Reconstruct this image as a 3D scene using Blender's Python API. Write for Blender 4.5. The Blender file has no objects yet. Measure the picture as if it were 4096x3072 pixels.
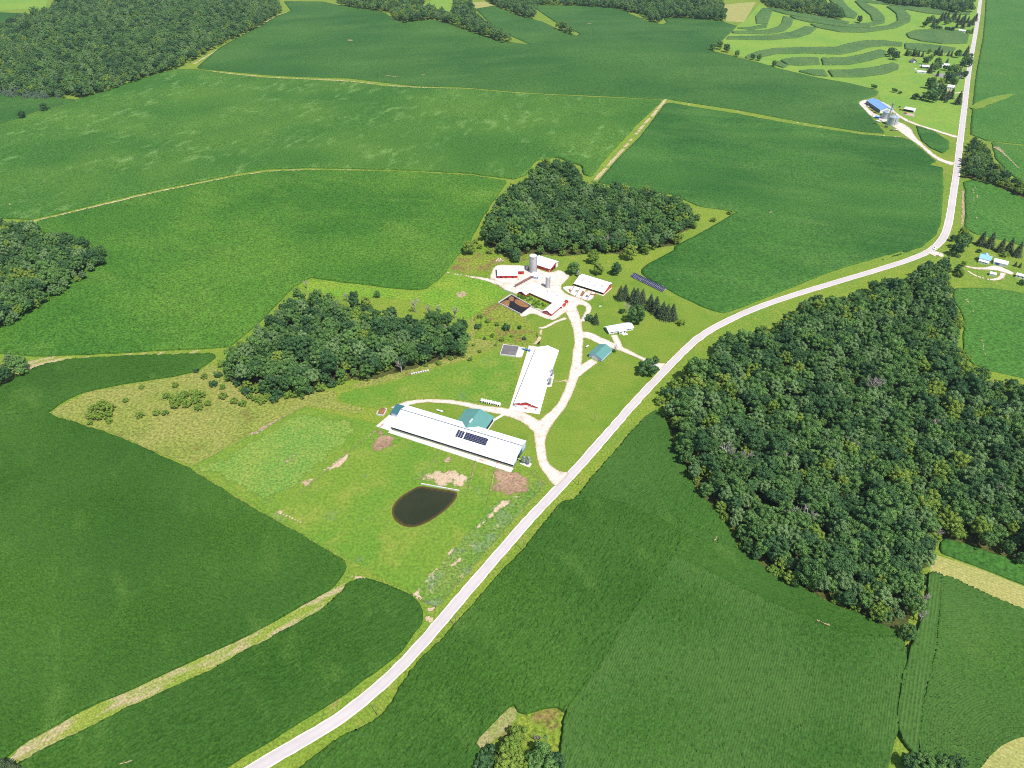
import bpy, math, random
import numpy as np
from mathutils import Vector, Matrix

sc = bpy.context.scene
col = sc.collection
random.seed(7)
rng = np.random.default_rng(11)
rad = math.radians

# ------------------------------------------------------------------ camera, sky, sun, exposure
TH = rad(38.0); F = 1500 / .54; HC = 330.0
cd = bpy.data.cameras.new('camera'); cam = bpy.data.objects.new('camera', cd); col.objects.link(cam)
cam.location = (0, 0, HC); cam.rotation_euler = (rad(90) - TH, 0, 0)
cd.sensor_width = 36; cd.lens = 36 * F / 4096; cd.clip_start = 1; cd.clip_end = 30000
sc.camera = cam

SUN_EL = rad(60); SV = Vector((.62, -.785, 0)).normalized()
sun_dir = Vector((SV.x * math.cos(SUN_EL), SV.y * math.cos(SUN_EL), math.sin(SUN_EL)))
w = bpy.data.worlds.new('World'); sc.world = w; w.use_nodes = True
nt = w.node_tree; nt.nodes.clear()
sky = nt.nodes.new('ShaderNodeTexSky'); sky.sky_type = 'NISHITA'; sky.sun_disc = False
sky.sun_elevation = SUN_EL; sky.sun_rotation = math.atan2(SV.x, SV.y); sky.altitude = 300; sky.dust_density = 1.2
bg = nt.nodes.new('ShaderNodeBackground'); bg.inputs['Strength'].default_value = .12
wo = nt.nodes.new('ShaderNodeOutputWorld')
nt.links.new(sky.outputs[0], bg.inputs[0]); nt.links.new(bg.outputs[0], wo.inputs[0])
sl = bpy.data.lights.new('sun', 'SUN'); sl.energy = 4.6; sl.angle = rad(.5); sl.color = (1, .965, .9)
so = bpy.data.objects.new('sun', sl); col.objects.link(so)
so.rotation_euler = (-sun_dir).to_track_quat('-Z', 'Y').to_euler(); so.location = (0, 0, 400)
sc.view_settings.view_transform = 'Standard'; sc.view_settings.look = 'None'
sc.view_settings.gamma = 1; sc.view_settings.use_curve_mapping = False
sc.view_settings.exposure = .26
sc.cycles.use_denoising = False
sc.cycles.pixel_filter_type = 'BLACKMAN_HARRIS'; sc.cycles.filter_width = 1.05
sc.cycles.max_bounces = 5; sc.cycles.diffuse_bounces = 2; sc.cycles.transparent_max_bounces = 12
sc.cycles.volume_bounces = 0; sc.cycles.caustics_reflective = False; sc.cycles.caustics_refractive = False

# ------------------------------------------------------------------ photo pixel -> place
CR = dict(D=(0, 0, .54), A1=(0, 0, 1.58), A2=(1350, 0, 1.58), A3=(2696, 0, 1.58), B1=(0, 1000, 1.58), B2=(1350, 1000, 1.58),
          B3=(2696, 1000, 1.58), C1=(0, 2022, 1.58), C2=(1350, 2022, 1.58), C3=(2696, 2022, 1.58), K=(1920, 1000, 5.53),
          S=(2220, 1050, 5.027), L1=(1500, 1590, 5.53), L2=(1800, 1590, 5.53), W=(1980, 1360, 5.53), G=(2320, 1240, 6.144),
          FB=(3400, 380, 6.9125), FH=(3600, 180, 6.9125), FT=(3656, 40, 5.027), RH=(3700, 850, 5.53), M4=(1750, 950, 2.212),
          M5=(1450, 1350, 2.765), M6=(1950, 1250, 2.765), M7=(3350, 150, 2.963), SA=(2440, 1060, 2.884))

def H(x, y):
    d = np.hypot(np.asarray(x) - 30, np.asarray(y) - 450)
    t = np.clip((d - 330) / 520, 0, 1); s = t * t * (3 - 2 * t)
    return s * (5.5 * np.sin(x / 190 + .7) * np.sin(y / 230 + 1.1) + 4.5 * np.sin((x * .6 + y) / 250 + 2.) + 2.5 * np.sin((x - y * .7) / 150))

def G(c, x, y, h=0.0):
    ox, oy, s = CR[c]
    u = (ox + x / s - 2048) / F; v = (oy + y / s - 1536) / F
    dx, dy, dz = u, math.cos(TH) - v * math.sin(TH), -math.sin(TH) - v * math.cos(TH)
    if dz > -.03: dz = -.03
    z = h
    for _ in range(30):
        t = (z - HC) / dz; px, py = dx * t, dy * t
        z = .5 * z + .5 * (float(H(px, py)) + h)
    return (px, py)

def pxang(c, a, b):
    p = G(c, *a); q = G(c, *b); return math.atan2(q[1] - p[1], q[0] - p[0])

def poly(*segs, h=0.0):
    """segs: crop name followed by its points, e.g. 'B1', (x,y), (x,y), 'B2', ..."""
    out = []; c = None
    for s in segs:
        if isinstance(s, str): c = s
        else: out.append(G(c, s[0], s[1], h))
    return np.array(out)

# ------------------------------------------------------------------ object helpers
def link(o, parent=None):
    col.objects.link(o)
    if parent is not None: o.parent = parent
    return o

def npmesh(name, V, Fc):
    """V (n,3) array; Fc (m,k) int array of equal-sided faces or list of tuples"""
    me = bpy.data.meshes.new(name)
    if isinstance(Fc, np.ndarray):
        n, k = Fc.shape
        me.vertices.add(len(V)); me.vertices.foreach_set('co', np.asarray(V, np.float32).ravel())
        me.loops.add(n * k); me.loops.foreach_set('vertex_index', Fc.astype(np.int32).ravel())
        me.polygons.add(n); me.polygons.foreach_set('loop_start', np.arange(0, n * k, k, dtype=np.int32))
        me.polygons.foreach_set('loop_total', np.full(n, k, np.int32))
        me.update(calc_edges=True)
    else:
        me.from_pydata([tuple(v) for v in V], [], Fc); me.update()
    return me

def mobj(name, me, mat=None, parent=None, smooth=False):
    o = bpy.data.objects.new(name, me)
    if mat is not None and len(me.materials) == 0: me.materials.append(mat)
    if smooth: me.polygons.foreach_set('use_smooth', np.ones(len(me.polygons), bool))
    return link(o, parent)

def tag(o, label=None, cat=None, group=None, kind=None):
    if label: o['label'] = label
    if cat: o['category'] = cat
    if group: o['group'] = group
    if kind: o['kind'] = kind
    return o

def thing(name, label, cat, loc=(0, 0, 0), rz=0, group=None):
    o = bpy.data.objects.new(name, None); o.empty_display_size = .5
    o.location = loc; o.rotation_euler = (0, 0, rz)
    return tag(link(o), label, cat, group)

class MB:
    def __init__(s): s.v = []; s.f = []
    def add(s, vs, fs):
        n = len(s.v); s.v += [tuple(v) for v in vs]; s.f += [tuple(i + n for i in f) for f in fs]; return s
    def box(s, x0, x1, y0, y1, z0, z1):
        return s.add([(x0, y0, z0), (x1, y0, z0), (x1, y1, z0), (x0, y1, z0), (x0, y0, z1), (x1, y0, z1), (x1, y1, z1), (x0, y1, z1)],
                     [(0, 3, 2, 1), (4, 5, 6, 7), (0, 1, 5, 4), (1, 2, 6, 5), (2, 3, 7, 6), (3, 0, 4, 7)])
    def lathe(s, prof, n=20, cx=0, cy=0, caps=True):
        vs = []; fs = []
        for r, z in prof:
            for k in range(n):
                a = 2 * math.pi * k / n; vs.append((cx + r * math.cos(a), cy + r * math.sin(a), z))
        for j in range(len(prof) - 1):
            for k in range(n):
                fs.append((j * n + k, j * n + (k + 1) % n, (j + 1) * n + (k + 1) % n, (j + 1) * n + k))
        if caps: fs += [tuple(range(n))[::-1], tuple(range((len(prof) - 1) * n, len(prof) * n))]
        return s.add(vs, fs)
    def tube(s, p, q, r0, r1=None, n=6):
        p = Vector(p); q = Vector(q); r1 = r0 if r1 is None else r1
        d = (q - p).normalized(); a = d.cross(Vector((0, 0, 1)))
        if a.length < .01: a = Vector((1, 0, 0))
        a.normalize(); b = d.cross(a)
        vs = []
        for c, r in ((p, r0), (q, r1)):
            for k in range(n):
                t = 2 * math.pi * k / n; vs.append(c + a * (r * math.cos(t)) + b * (r * math.sin(t)))
        fs = [(k, (k + 1) % n, n + (k + 1) % n, n + k) for k in range(n)] + [tuple(range(n))[::-1], tuple(range(n, 2 * n))]
        return s.add(vs, fs)
    def slab(s, quad, th):
        """four corners of the top face, thickness downward"""
        return s.add(list(quad) + [(x, y, z - th) for x, y, z in quad], [(0, 1, 2, 3), (7, 6, 5, 4), (0, 4, 5, 1), (1, 5, 6, 2), (2, 6, 7, 3), (3, 7, 4, 0)])
    def mesh(s, name): return npmesh(name, s.v, s.f)
    def build(s, name, mat, parent=None, smooth=False):
        return mobj(name, s.mesh(name), mat, parent, smooth)

# ------------------------------------------------------------------ materials
def nodes(name):
    m = bpy.data.materials.new(name); m.use_nodes = True; t = m.node_tree
    b = t.nodes['Principled BSDF']; b.inputs['Specular IOR Level'].default_value = .15
    return m, t, b

def N(t, kind, **kw):
    n = t.nodes.new(kind)
    for k, v in kw.items(): setattr(n, k, v)
    return n

def ramp(t, src, lo, hi):
    n = N(t, 'ShaderNodeMapRange'); n.clamp = True
    n.inputs[1].default_value = lo; n.inputs[2].default_value = hi
    t.links.new(src, n.inputs[0]); return n.outputs[0]

def mixc(t, f, a, b, mode='MIX'):
    n = N(t, 'ShaderNodeMix', data_type='RGBA', blend_type=mode)
    for i, s in ((6, a), (7, b)):
        if isinstance(s, tuple): n.inputs[i].default_value = s + (1,)
        else: t.links.new(s, n.inputs[i])
    if isinstance(f, float): n.inputs[0].default_value = f
    else: t.links.new(f, n.inputs[0])
    return n.outputs[2]

def noise(t, pos, scale, detail=3., rough=.55, stretch=None, rot=0):
    n = N(t, 'ShaderNodeTexNoise'); n.inputs['Scale'].default_value = scale
    n.inputs['Detail'].default_value = detail; n.inputs['Roughness'].default_value = rough
    if stretch or rot:
        m = N(t, 'ShaderNodeMapping'); m.vector_type = 'TEXTURE'; m.inputs['Rotation'].default_value = (0, 0, rot)
        m.inputs['Scale'].default_value = stretch or (1, 1, 1)
        t.links.new(pos, m.inputs[0]); pos = m.outputs[0]
    t.links.new(pos, n.inputs['Vector']); return n.outputs[0]

def gmat(name, c0, c1, c2, s1=.012, s2=.06, s3=.9, amt2=.6, lo2=.5, hi2=.72, fine=.35, rough=.95, bump=0., alpha=False,
         streak=None, c3=None, s4=.02, lo4=.6, hi4=.7, a4=.8, mow=None, rowc=None, m2=None, rim=None):
    m, t, b = nodes(name); b.inputs['Roughness'].default_value = rough
    pos = N(t, 'ShaderNodeNewGeometry').outputs['Position']
    c = mixc(t, ramp(t, noise(t, pos, s1, 2.), .38, .62), c0, c1)
    f2 = ramp(t, noise(t, pos, s2, 4., .6, *(streak or (None, 0))), lo2, hi2)
    mm = N(t, 'ShaderNodeMath', operation='MULTIPLY'); mm.inputs[1].default_value = amt2; t.links.new(f2, mm.inputs[0])
    f2o = mm.outputs[0]
    if m2:
        mk_ = N(t, 'ShaderNodeMath', operation='MULTIPLY'); t.links.new(f2o, mk_.inputs[0]); t.links.new(ramp(t, noise(t, pos, m2[0], 2.), m2[1], m2[2]), mk_.inputs[1]); f2o = mk_.outputs[0]
    c = mixc(t, f2o, c, c2)
    if rim:
        ea = N(t, 'ShaderNodeAttribute', attribute_name='edge').outputs['Fac']
        en = N(t, 'ShaderNodeMath', operation='MULTIPLY_ADD'); en.inputs[1].default_value = .9; t.links.new(noise(t, pos, .5, 5., .7), en.inputs[0]); t.links.new(ea, en.inputs[2])
        c = mixc(t, ramp(t, en.outputs[0], rim[1], rim[2]), rim[0], c)
    if c3:
        f4 = ramp(t, noise(t, pos, s4, 5., .65), lo4, hi4)
        m4 = N(t, 'ShaderNodeMath', operation='MULTIPLY'); m4.inputs[1].default_value = a4; t.links.new(f4, m4.inputs[0])
        c = mixc(t, m4.outputs[0], c, c3)
    n3 = noise(t, pos, s3, 3., .7)
    mr = N(t, 'ShaderNodeMapRange'); mr.inputs[1].default_value = .36; mr.inputs[2].default_value = .64
    mr.inputs[3].default_value = 1 - fine; mr.inputs[4].default_value = 1 + fine; t.links.new(n3, mr.inputs[0])
    g = N(t, 'ShaderNodeCombineXYZ')
    for i in range(3): t.links.new(mr.outputs[0], g.inputs[i])
    c = mixc(t, 1., c, g.outputs[0], 'MULTIPLY')
    if rowc:
        ra_ = N(t, 'ShaderNodeAttribute', attribute_name='furrow').outputs['Fac']
        c = mixc(t, ra_, c, rowc)
    if mow:
        wv = N(t, 'ShaderNodeTexWave'); wv.inputs['Scale'].default_value = mow[0]; wv.inputs['Distortion'].default_value = 1.5
        mp = N(t, 'ShaderNodeMapping'); mp.inputs['Rotation'].default_value = (0, 0, mow[1]); t.links.new(pos, mp.inputs[0]); t.links.new(mp.outputs[0], wv.inputs[0])
        mr2 = N(t, 'ShaderNodeMapRange'); mr2.inputs[3].default_value = 1 - mow[2]; mr2.inputs[4].default_value = 1 + mow[2]; t.links.new(wv.outputs['Fac'], mr2.inputs[0])
        g2 = N(t, 'ShaderNodeCombineXYZ')
        for i in range(3): t.links.new(mr2.outputs[0], g2.inputs[i])
        c = mixc(t, 1., c, g2.outputs[0], 'MULTIPLY')
    t.links.new(c, b.inputs['Base Color'])
    if bump:
        bp = N(t, 'ShaderNodeBump'); bp.inputs['Strength'].default_value = bump; bp.inputs['Distance'].default_value = .4
        t.links.new(n3, bp.inputs['Height']); t.links.new(bp.outputs[0], b.inputs['Normal'])
    if alpha:
        at = N(t, 'ShaderNodeAttribute', attribute_name='edge')
        al = alpha if isinstance(alpha, tuple) else (alpha, 1., .9)
        nn = noise(t, pos, al[0], 6., .72)
        e1 = N(t, 'ShaderNodeMath', operation='MULTIPLY'); e1.inputs[1].default_value = al[1]; t.links.new(at.outputs['Fac'], e1.inputs[0])
        ad = N(t, 'ShaderNodeMath', operation='MULTIPLY_ADD'); ad.inputs[1].default_value = 1.6; t.links.new(nn, ad.inputs[0]); t.links.new(e1.outputs[0], ad.inputs[2])
        t.links.new(ramp(t, ad.outputs[0], al[2], al[2] + .1), b.inputs['Alpha'])
    return m

def plain(name, c, rough=.6, metal=0., spec=.3, var=.12, vs=.6, bump=None, dirt=None):
    m, t, b = nodes(name); b.inputs['Roughness'].default_value = rough; b.inputs['Metallic'].default_value = metal
    b.inputs['Specular IOR Level'].default_value = spec
    tc = N(t, 'ShaderNodeTexCoord').outputs['Object']
    n = noise(t, tc, vs, 4.)
    mr = N(t, 'ShaderNodeMapRange'); mr.inputs[1].default_value = .3; mr.inputs[2].default_value = .7
    mr.inputs[3].default_value = 1 - var; mr.inputs[4].default_value = 1 + var; t.links.new(n, mr.inputs[0])
    g = N(t, 'ShaderNodeCombineXYZ')
    for i in range(3): t.links.new(mr.outputs[0], g.inputs[i])
    cc = mixc(t, 1., c, g.outputs[0], 'MULTIPLY')
    if dirt: cc = mixc(t, ramp(t, noise(t, tc, dirt[1], 5., .7), dirt[2], dirt[2] + .12), cc, dirt[0])
    t.links.new(cc, b.inputs['Base Color'])
    if bump:
        wv = N(t, 'ShaderNodeTexWave'); wv.bands_direction = bump[0]; wv.inputs['Scale'].default_value = bump[1]
        t.links.new(tc, wv.inputs[0])
        bp = N(t, 'ShaderNodeBump'); bp.inputs['Strength'].default_value = bump[2]; bp.inputs['Distance'].default_value = .05
        t.links.new(wv.outputs['Fac'], bp.inputs['Height']); t.links.new(bp.outputs[0], b.inputs['Normal'])
    return m

M = {}
M['verge'] = gmat('verge_grass', (.175, .245, .026), (.135, .225, .026), (.26, .265, .05), s2=.12, s3=.7, amt2=.7, fine=.32, bump=.3,
                  c3=(.26, .18, .085), s4=.05, lo4=.64, hi4=.76)
M['lawn'] = gmat('lawn_grass', (.140, .228, .024), (.168, .235, .028), (.23, .255, .042), s1=.02, s2=.05, s3=.8, amt2=.55, fine=.2, bump=.15, alpha=.2, mow=(.35, rad(35), .05),
                 c3=(.11, .20, .018), s4=.03, lo4=.5, hi4=.65)
M['pasture'] = gmat('pasture_grass', (.110, .222, .022), (.155, .238, .028), (.22, .262, .042), s1=.02, s2=.05, s3=.5, amt2=.8, fine=.24, bump=.2, alpha=.2,
                    c3=(.14, .20, .11), s4=.06, lo4=.62, hi4=.74, a4=.75)
M['pale_pasture'] = gmat('pale_pasture_grass', (.135, .25, .04), (.17, .26, .042), (.235, .28, .055), s1=.03, s2=.1, s3=.6, amt2=.7, fine=.36, bump=.3, alpha=(.06, .9, 1.1))
M['lush'] = gmat('lush_grass', (.135, .262, .022), (.18, .272, .028), (.10, .21, .02), s1=.03, s2=.07, s3=.5, amt2=.7, fine=.4, bump=.5, alpha=.2)
M['meadow'] = gmat('rough_meadow', (.205, .235, .045), (.24, .245, .06), (.11, .195, .025), s1=.025, s2=.045, s3=.5, amt2=.7, fine=.4, bump=.6, alpha=.2,
                   c3=(.22, .11, .045), s4=.045, lo4=.58, hi4=.74, a4=.7)
M['weeds'] = gmat('weedy_ground', (.14, .225, .02), (.19, .23, .03), (.20, .11, .055), s1=.03, s2=.07, s3=.5, amt2=.85, lo2=.5, hi2=.64, fine=.45, bump=.6, alpha=.2)
M['bluebloom'] = gmat('blooming_rough_grass', (.11, .21, .03), (.15, .22, .04), (.14, .21, .085), s1=.04, s2=.1, s3=.6, amt2=.85, lo2=.5, hi2=.62, fine=.4, bump=.5, alpha=.2, c3=(.52, .42, .28), s4=.08, lo4=.62, hi4=.7, a4=.85)
M['strip'] = gmat('dry_grass_strip', (.22, .27, .04), (.19, .26, .036), (.42, .33, .20), s1=.05, s2=.16, s3=.9, amt2=.9, lo2=.45, hi2=.6, fine=.35, bump=.6, alpha=.3, streak=((4., 1., 1.), pxang('C1', (600, 1360), (1350, 1000))))
M['hay'] = gmat('mown_hay', (.33, .31, .10), (.28, .295, .085), (.40, .365, .15), s1=.05, s2=.2, s3=.8, fine=.22, mow=(.16, -(pxang('C3', (1660, 312), (2212, 513)) + math.pi / 2), .07))
M['stripmeadow'] = gmat('contour_hay_meadow', (.155, .285, .04), (.19, .30, .04), (.235, .31, .05), s1=.008, s2=.03, s3=.3, fine=.14, mow=(.05, rad(70), .035))
M['stubble'] = gmat('mown_stubble', (.21, .25, .06), (.28, .26, .11), (.47, .36, .26), s1=.08, s2=.22, s3=.9, amt2=.85, fine=.35, alpha=.3)
M['soil'] = gmat('bare_soil', (.44, .33, .21), (.38, .28, .175), (.30, .21, .12), s1=.06, s2=.2, s3=.9, fine=.25, alpha=(.3, .5, 1.15), bump=.3)
M['palesoil'] = gmat('pale_sandy_soil', (.54, .41, .28), (.48, .355, .235), (.34, .25, .15), s1=.08, s2=.2, s3=.9, fine=.2, alpha=(.14, .52, 1.1))
M['mud'] = gmat('brown_mud', (.36, .235, .15), (.29, .185, .115), (.20, .14, .09), s1=.06, s2=.12, s3=.7, fine=.3, alpha=(.12, .55, 1.06), bump=.3)
M['gravel'] = gmat('white_gravel', (.61, .55, .48), (.66, .60, .53), (.42, .345, .26), s1=.08, s2=.2, s3=1.5, amt2=.65, lo2=.5, hi2=.7, fine=.18, alpha=(.6, .9, .95), rim=((.47, .37, .24), .75, 1.45))
M['track'] = gmat('field_track', (.50, .40, .25), (.44, .36, .20), (.34, .30, .11), s1=.1, s2=.3, s3=1., amt2=.8, lo2=.45, hi2=.6, fine=.3, alpha=(.4, .8, 1.))
M['concrete_ground'] = gmat('yard_concrete', (.74, .68, .62), (.68, .61, .54), (.48, .34, .26), s1=.1, s2=.2, s3=1.2, amt2=.65, lo2=.55, hi2=.7, fine=.12)
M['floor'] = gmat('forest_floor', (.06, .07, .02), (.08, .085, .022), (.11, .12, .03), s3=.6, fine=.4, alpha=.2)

def crop_mat(name, c0, c1, pale, s1=.008, s2=.035, s3=.8, fine=.35, amt=.55, lo=.6, hi=.75, rot=0., stretch=(1, 2.2, 1), rowc=None, m2=None):
    c0, c1, pale = [(a[0] * .84, a[1] * .95, a[2] * .82) for a in (c0, c1, pale)]; rowc = rowc and (rowc[0] * .76, rowc[1] * .92, rowc[2] * .8)
    return gmat(rowc=rowc, m2=m2, name=name, c0=c0, c1=c1, c2=pale, s1=s1, s2=s2, s3=s3, amt2=amt, lo2=lo, hi2=hi, fine=fine, rough=.75, streak=(stretch, rot))
M['corn'] = crop_mat('corn_leaves', (.029, .088, .008), (.050, .120, .013), (.12, .20, .04), s2=.06, s3=.9, fine=.42, lo=.54, hi=.76, rot=rad(30), rowc=(.072, .14, .03), m2=(.012, .36, .56))
M['corn2'] = crop_mat('corn_leaves_rows', (.034, .100, .012), (.048, .122, .016), (.095, .165, .032), s3=.9, fine=.42, rowc=(.105, .165, .045))
M['corn_mid'] = crop_mat('corn_canopy', (.046, .132, .015), (.088, .182, .022), (.17, .255, .045), s1=.006, s2=.035, s3=.6, fine=.5, rot=rad(70), amt=.5, lo=.5, hi=.75, m2=(.008, .35, .6))
M['corn_wind'] = crop_mat('wind_brushed_corn', (.050, .134, .018), (.084, .172, .024), (.21, .32, .095), s1=.006, s2=.06, s3=.5, fine=.45, lo=.52, hi=.74, amt=.75, rot=rad(75), stretch=(1.8, 1, 1), m2=(.009, .42, .58))
M['soy'] = crop_mat('soybean_canopy', (.030, .104, .015), (.054, .142, .022), (.105, .19, .04), s1=.006, s2=.02, s3=.5, fine=.42, amt=.55, lo=.48, hi=.75, rot=rad(-20), stretch=(3, 1, 1))
M['soy_far'] = crop_mat('far_soybean_canopy', (.035, .104, .017), (.058, .136, .023), (.10, .18, .04), s1=.004, s2=.012, s3=.4, fine=.38, amt=.5, lo=.48, hi=.75, rot=rad(10), stretch=(3, 1, 1))
M['soy_thin'] = crop_mat('thin_soybean_canopy', (.056, .155, .022), (.075, .172, .027), (.14, .22, .05), s1=.01, s2=.05, s3=.45, fine=.42, amt=.6, rot=rad(100), stretch=(6, 1, 1))
M['strip_corn'] = crop_mat('strip_corn_canopy', (.080, .15, .045), (.105, .17, .05), (.15, .195, .065), s1=.02, s2=.06, s3=.5, fine=.45, amt=.5)

# road surface with pale shoulders and wheel tracks, from the lane coordinate stored on the mesh
def road_mat():
    m, t, b = nodes('worn_pale_asphalt'); b.inputs['Roughness'].default_value = .9
    pos = N(t, 'ShaderNodeNewGeometry').outputs['Position']
    at = N(t, 'ShaderNodeAttribute', attribute_name='lane').outputs['Fac']
    c = mixc(t, ramp(t, noise(t, pos, .15, 5., .7), .35, .7), (.50, .455, .445), (.45, .405, .40))
    wv = N(t, 'ShaderNodeMath', operation='PINGPONG'); wv.inputs[1].default_value = .25
    ab = N(t, 'ShaderNodeMath', operation='ABSOLUTE'); t.links.new(at, ab.inputs[0])
    c = mixc(t, ramp(t, noise(t, pos, .05, 4., .6, (1., 1., 1.)), .3, .7), c, (.55, .50, .485))
    f = ramp(t, ab.outputs[0], .8, .92)
    c = mixc(t, f, c, (.72, .64, .58))
    tr = N(t, 'ShaderNodeMath', operation='SUBTRACT'); tr.inputs[1].default_value = .5; t.links.new(ab.outputs[0], tr.inputs[0])
    tr2 = N(t, 'ShaderNodeMath', operation='ABSOLUTE'); t.links.new(tr.outputs[0], tr2.inputs[0])
    f3 = N(t, 'ShaderNodeMapRange'); f3.inputs[1].default_value = .22; f3.inputs[2].default_value = .05; f3.inputs[4].default_value = .28; t.links.new(tr2.outputs[0], f3.inputs[0])
    c = mixc(t, f3.outputs[0], c, (.40, .36, .355))
    t.links.new(c, b.inputs['Base Color']); return m
M['road'] = road_mat()

def leaf_mat(name, dark, mid, light, trans=.25):
    m, t, b = nodes(name)
    oi = N(t, 'ShaderNodeObjectInfo').outputs['Random']
    at = N(t, 'ShaderNodeAttribute', attribute_name='tint').outputs['Fac']
    c = mixc(t, oi, dark, mid)
    c = mixc(t, ramp(t, at, .25, 1.), c, light)
    b.inputs['Roughness'].default_value = .6
    t.links.new(c, b.inputs['Base Color'])
    tl = N(t, 'ShaderNodeBsdfTranslucent'); t.links.new(mixc(t, 1., c, (1.2, 1.4, .5), 'MULTIPLY'), tl.inputs[0])
    mx = N(t, 'ShaderNodeMixShader'); mx.inputs[0].default_value = trans
    t.links.new(b.outputs[0], mx.inputs[1]); t.links.new(tl.outputs[0], mx.inputs[2])
    t.links.new(mx.outputs[0], t.nodes['Material Output'].inputs[0]); return m
M['leaf'] = leaf_mat('broadleaf_foliage', (.062, .150, .042), (.150, .290, .075), (.24, .37, .11), .22)
M['leaf_d'] = leaf_mat('deep_green_foliage', (.042, .108, .042), (.082, .180, .060), (.13, .24, .085), .22)
M['leaf_p'] = leaf_mat('sage_green_foliage', (.125, .225, .085), (.20, .32, .12), (.27, .38, .15), .22)
M['leaf_y'] = leaf_mat('yellow_green_foliage', (.17, .285, .045), (.25, .35, .06), (.32, .40, .08), .25)
M['leaf_s'] = leaf_mat('shrub_foliage', (.15, .27, .045), (.23, .335, .052), (.29, .375, .065), .25)
M['needle'] = leaf_mat('spruce_needles', (.05, .085, .036), (.08, .12, .05), (.13, .17, .075), .12)
M['needle_b'] = leaf_mat('blue_pine_needles', (.11, .185, .115), (.15, .22, .14), (.18, .25, .165), .12)
M['bark'] = plain('bark', (.11, .085, .065), .9, var=.3)
M['deadwood'] = plain('bleached_dead_wood', (.36, .31, .29), .9, var=.25)
M['white'] = plain('white_metal_roofing', (.86, .86, .86), .45, spec=.4, var=.03, vs=.1, bump=('X', 3.5, .3))
M['whitewall'] = plain('white_siding', (.80, .80, .80), .6, var=.04, bump=('X', 5., .2))
M['greyroof'] = plain('pale_grey_roofing', (.62, .63, .66), .55, var=.06)
M['teal'] = plain('teal_metal_roofing', (.105, .27, .24), .5, spec=.4, var=.05, vs=.15, bump=('X', 3.5, .3))
M['darkteal'] = plain('dark_teal_steel', (.045, .14, .165), .5, var=.08)
M['bluesiding'] = plain('pale_blue_siding_and_shade', (.50, .60, .78), .55, var=.05, bump=('X', 5., .2))  # on the ranch house end wall this colour paints its bluish shade
M['red'] = plain('red_barn_siding', (.50, .035, .03), .6, var=.12, bump=('X', 5., .3))
M['darkred'] = plain('dark_red_siding', (.20, .02, .03), .7, var=.12)
M['dark'] = plain('dark_interior', (.015, .014, .018), .9)  # near-black colour stands in for the unlit depth behind openings
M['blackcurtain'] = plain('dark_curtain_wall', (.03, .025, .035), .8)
M['concrete'] = plain('pale_concrete', (.62, .59, .57), .85, var=.12, vs=.3, dirt=((.38, .32, .27), .5, .58))
M['stave'] = plain('silo_stave_concrete', (.46, .44, .45), .8, var=.15, vs=.5, dirt=((.34, .32, .33), .6, .6))
M['galv'] = plain('galvanised_steel', (.52, .56, .60), .38, metal=.55, spec=.5, var=.08, vs=1.5)
M['galvdark'] = plain('galvanised_hopper', (.30, .33, .37), .45, metal=.5, var=.1)
M['steel'] = plain('dark_steel', (.10, .10, .12), .5, metal=.4)
M['panel'] = plain('solar_cells', (.016, .018, .06), .18, spec=.6, var=.1)
M['alu'] = plain('aluminium_frame', (.62, .63, .66), .35, metal=.6)
M['wood'] = plain('weathered_wood', (.26, .20, .16), .9, var=.25)
M['rust'] = plain('rusty_steel', (.26, .09, .06), .8, var=.25)
M['glass'] = plain('window_glass', (.03, .04, .08), .1, spec=.6)
M['blueroof'] = plain('blue_metal_roofing', (.20, .37, .66), .5, var=.05, bump=('X', 3.5, .3))
M['skyroof'] = plain('light_blue_roofing', (.26, .50, .72), .6, var=.06)
M['slate'] = plain('grey_metal_siding', (.16, .17, .23), .6, var=.08, bump=('X', 5., .3))
M['shingle'] = plain('brown_grey_shingles', (.25, .20, .21), .9, var=.15)
M['blue'] = plain('blue_machine_paint', (.03, .16, .50), .4, var=.1)
M['yellow'] = plain('yellow_machine_paint', (.55, .36, .03), .45, var=.1)
M['redpaint'] = plain('red_machine_paint', (.50, .05, .03), .45, var=.1)
M['tyre'] = plain('rubber', (.015, .015, .015), .8)
M['carwhite'] = plain('white_car_paint', (.82, .82, .82), .25, spec=.6, var=.01)
M['plasticwhite'] = plain('white_plastic', (.82, .82, .80), .5, var=.04)
M['manure'] = plain('brown_manure', (.26, .125, .05), .95, var=.3, vs=.5)
M['slurry'] = plain('black_slurry', (.02, .018, .02), .5, spec=.15)
M['greycover'] = plain('grey_dried_slurry', (.145, .135, .14), .85, var=.12, vs=.25, dirt=((.20, .185, .16), .12, .55))
M['stone'] = plain('pinkish_stone', (.45, .33, .28), .9, var=.2)
M['straw'] = plain('straw_bedding', (.50, .34, .12), .95, var=.2)

def water_mat():
    m, t, b = nodes('murky_pond_water'); b.inputs['Roughness'].default_value = .1; b.inputs['Specular IOR Level'].default_value = .2
    pos = N(t, 'ShaderNodeNewGeometry').outputs['Position']
    at = N(t, 'ShaderNodeAttribute', attribute_name='edge').outputs['Fac']
    c = mixc(t, ramp(t, noise(t, pos, .05, 3.), .4, .6), (.025, .031, .014), (.031, .036, .017))
    c = mixc(t, ramp(t, at, 0., .9), (.11, .075, .02), c)
    t.links.new(c, b.inputs['Base Color'])
    bp = N(t, 'ShaderNodeBump'); bp.inputs['Strength'].default_value = .08; bp.inputs['Distance'].default_value = .1
    t.links.new(noise(t, pos, 1.2, 3.), bp.inputs['Height']); t.links.new(bp.outputs[0], b.inputs['Normal'])
    return m
M['water'] = water_mat()

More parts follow.
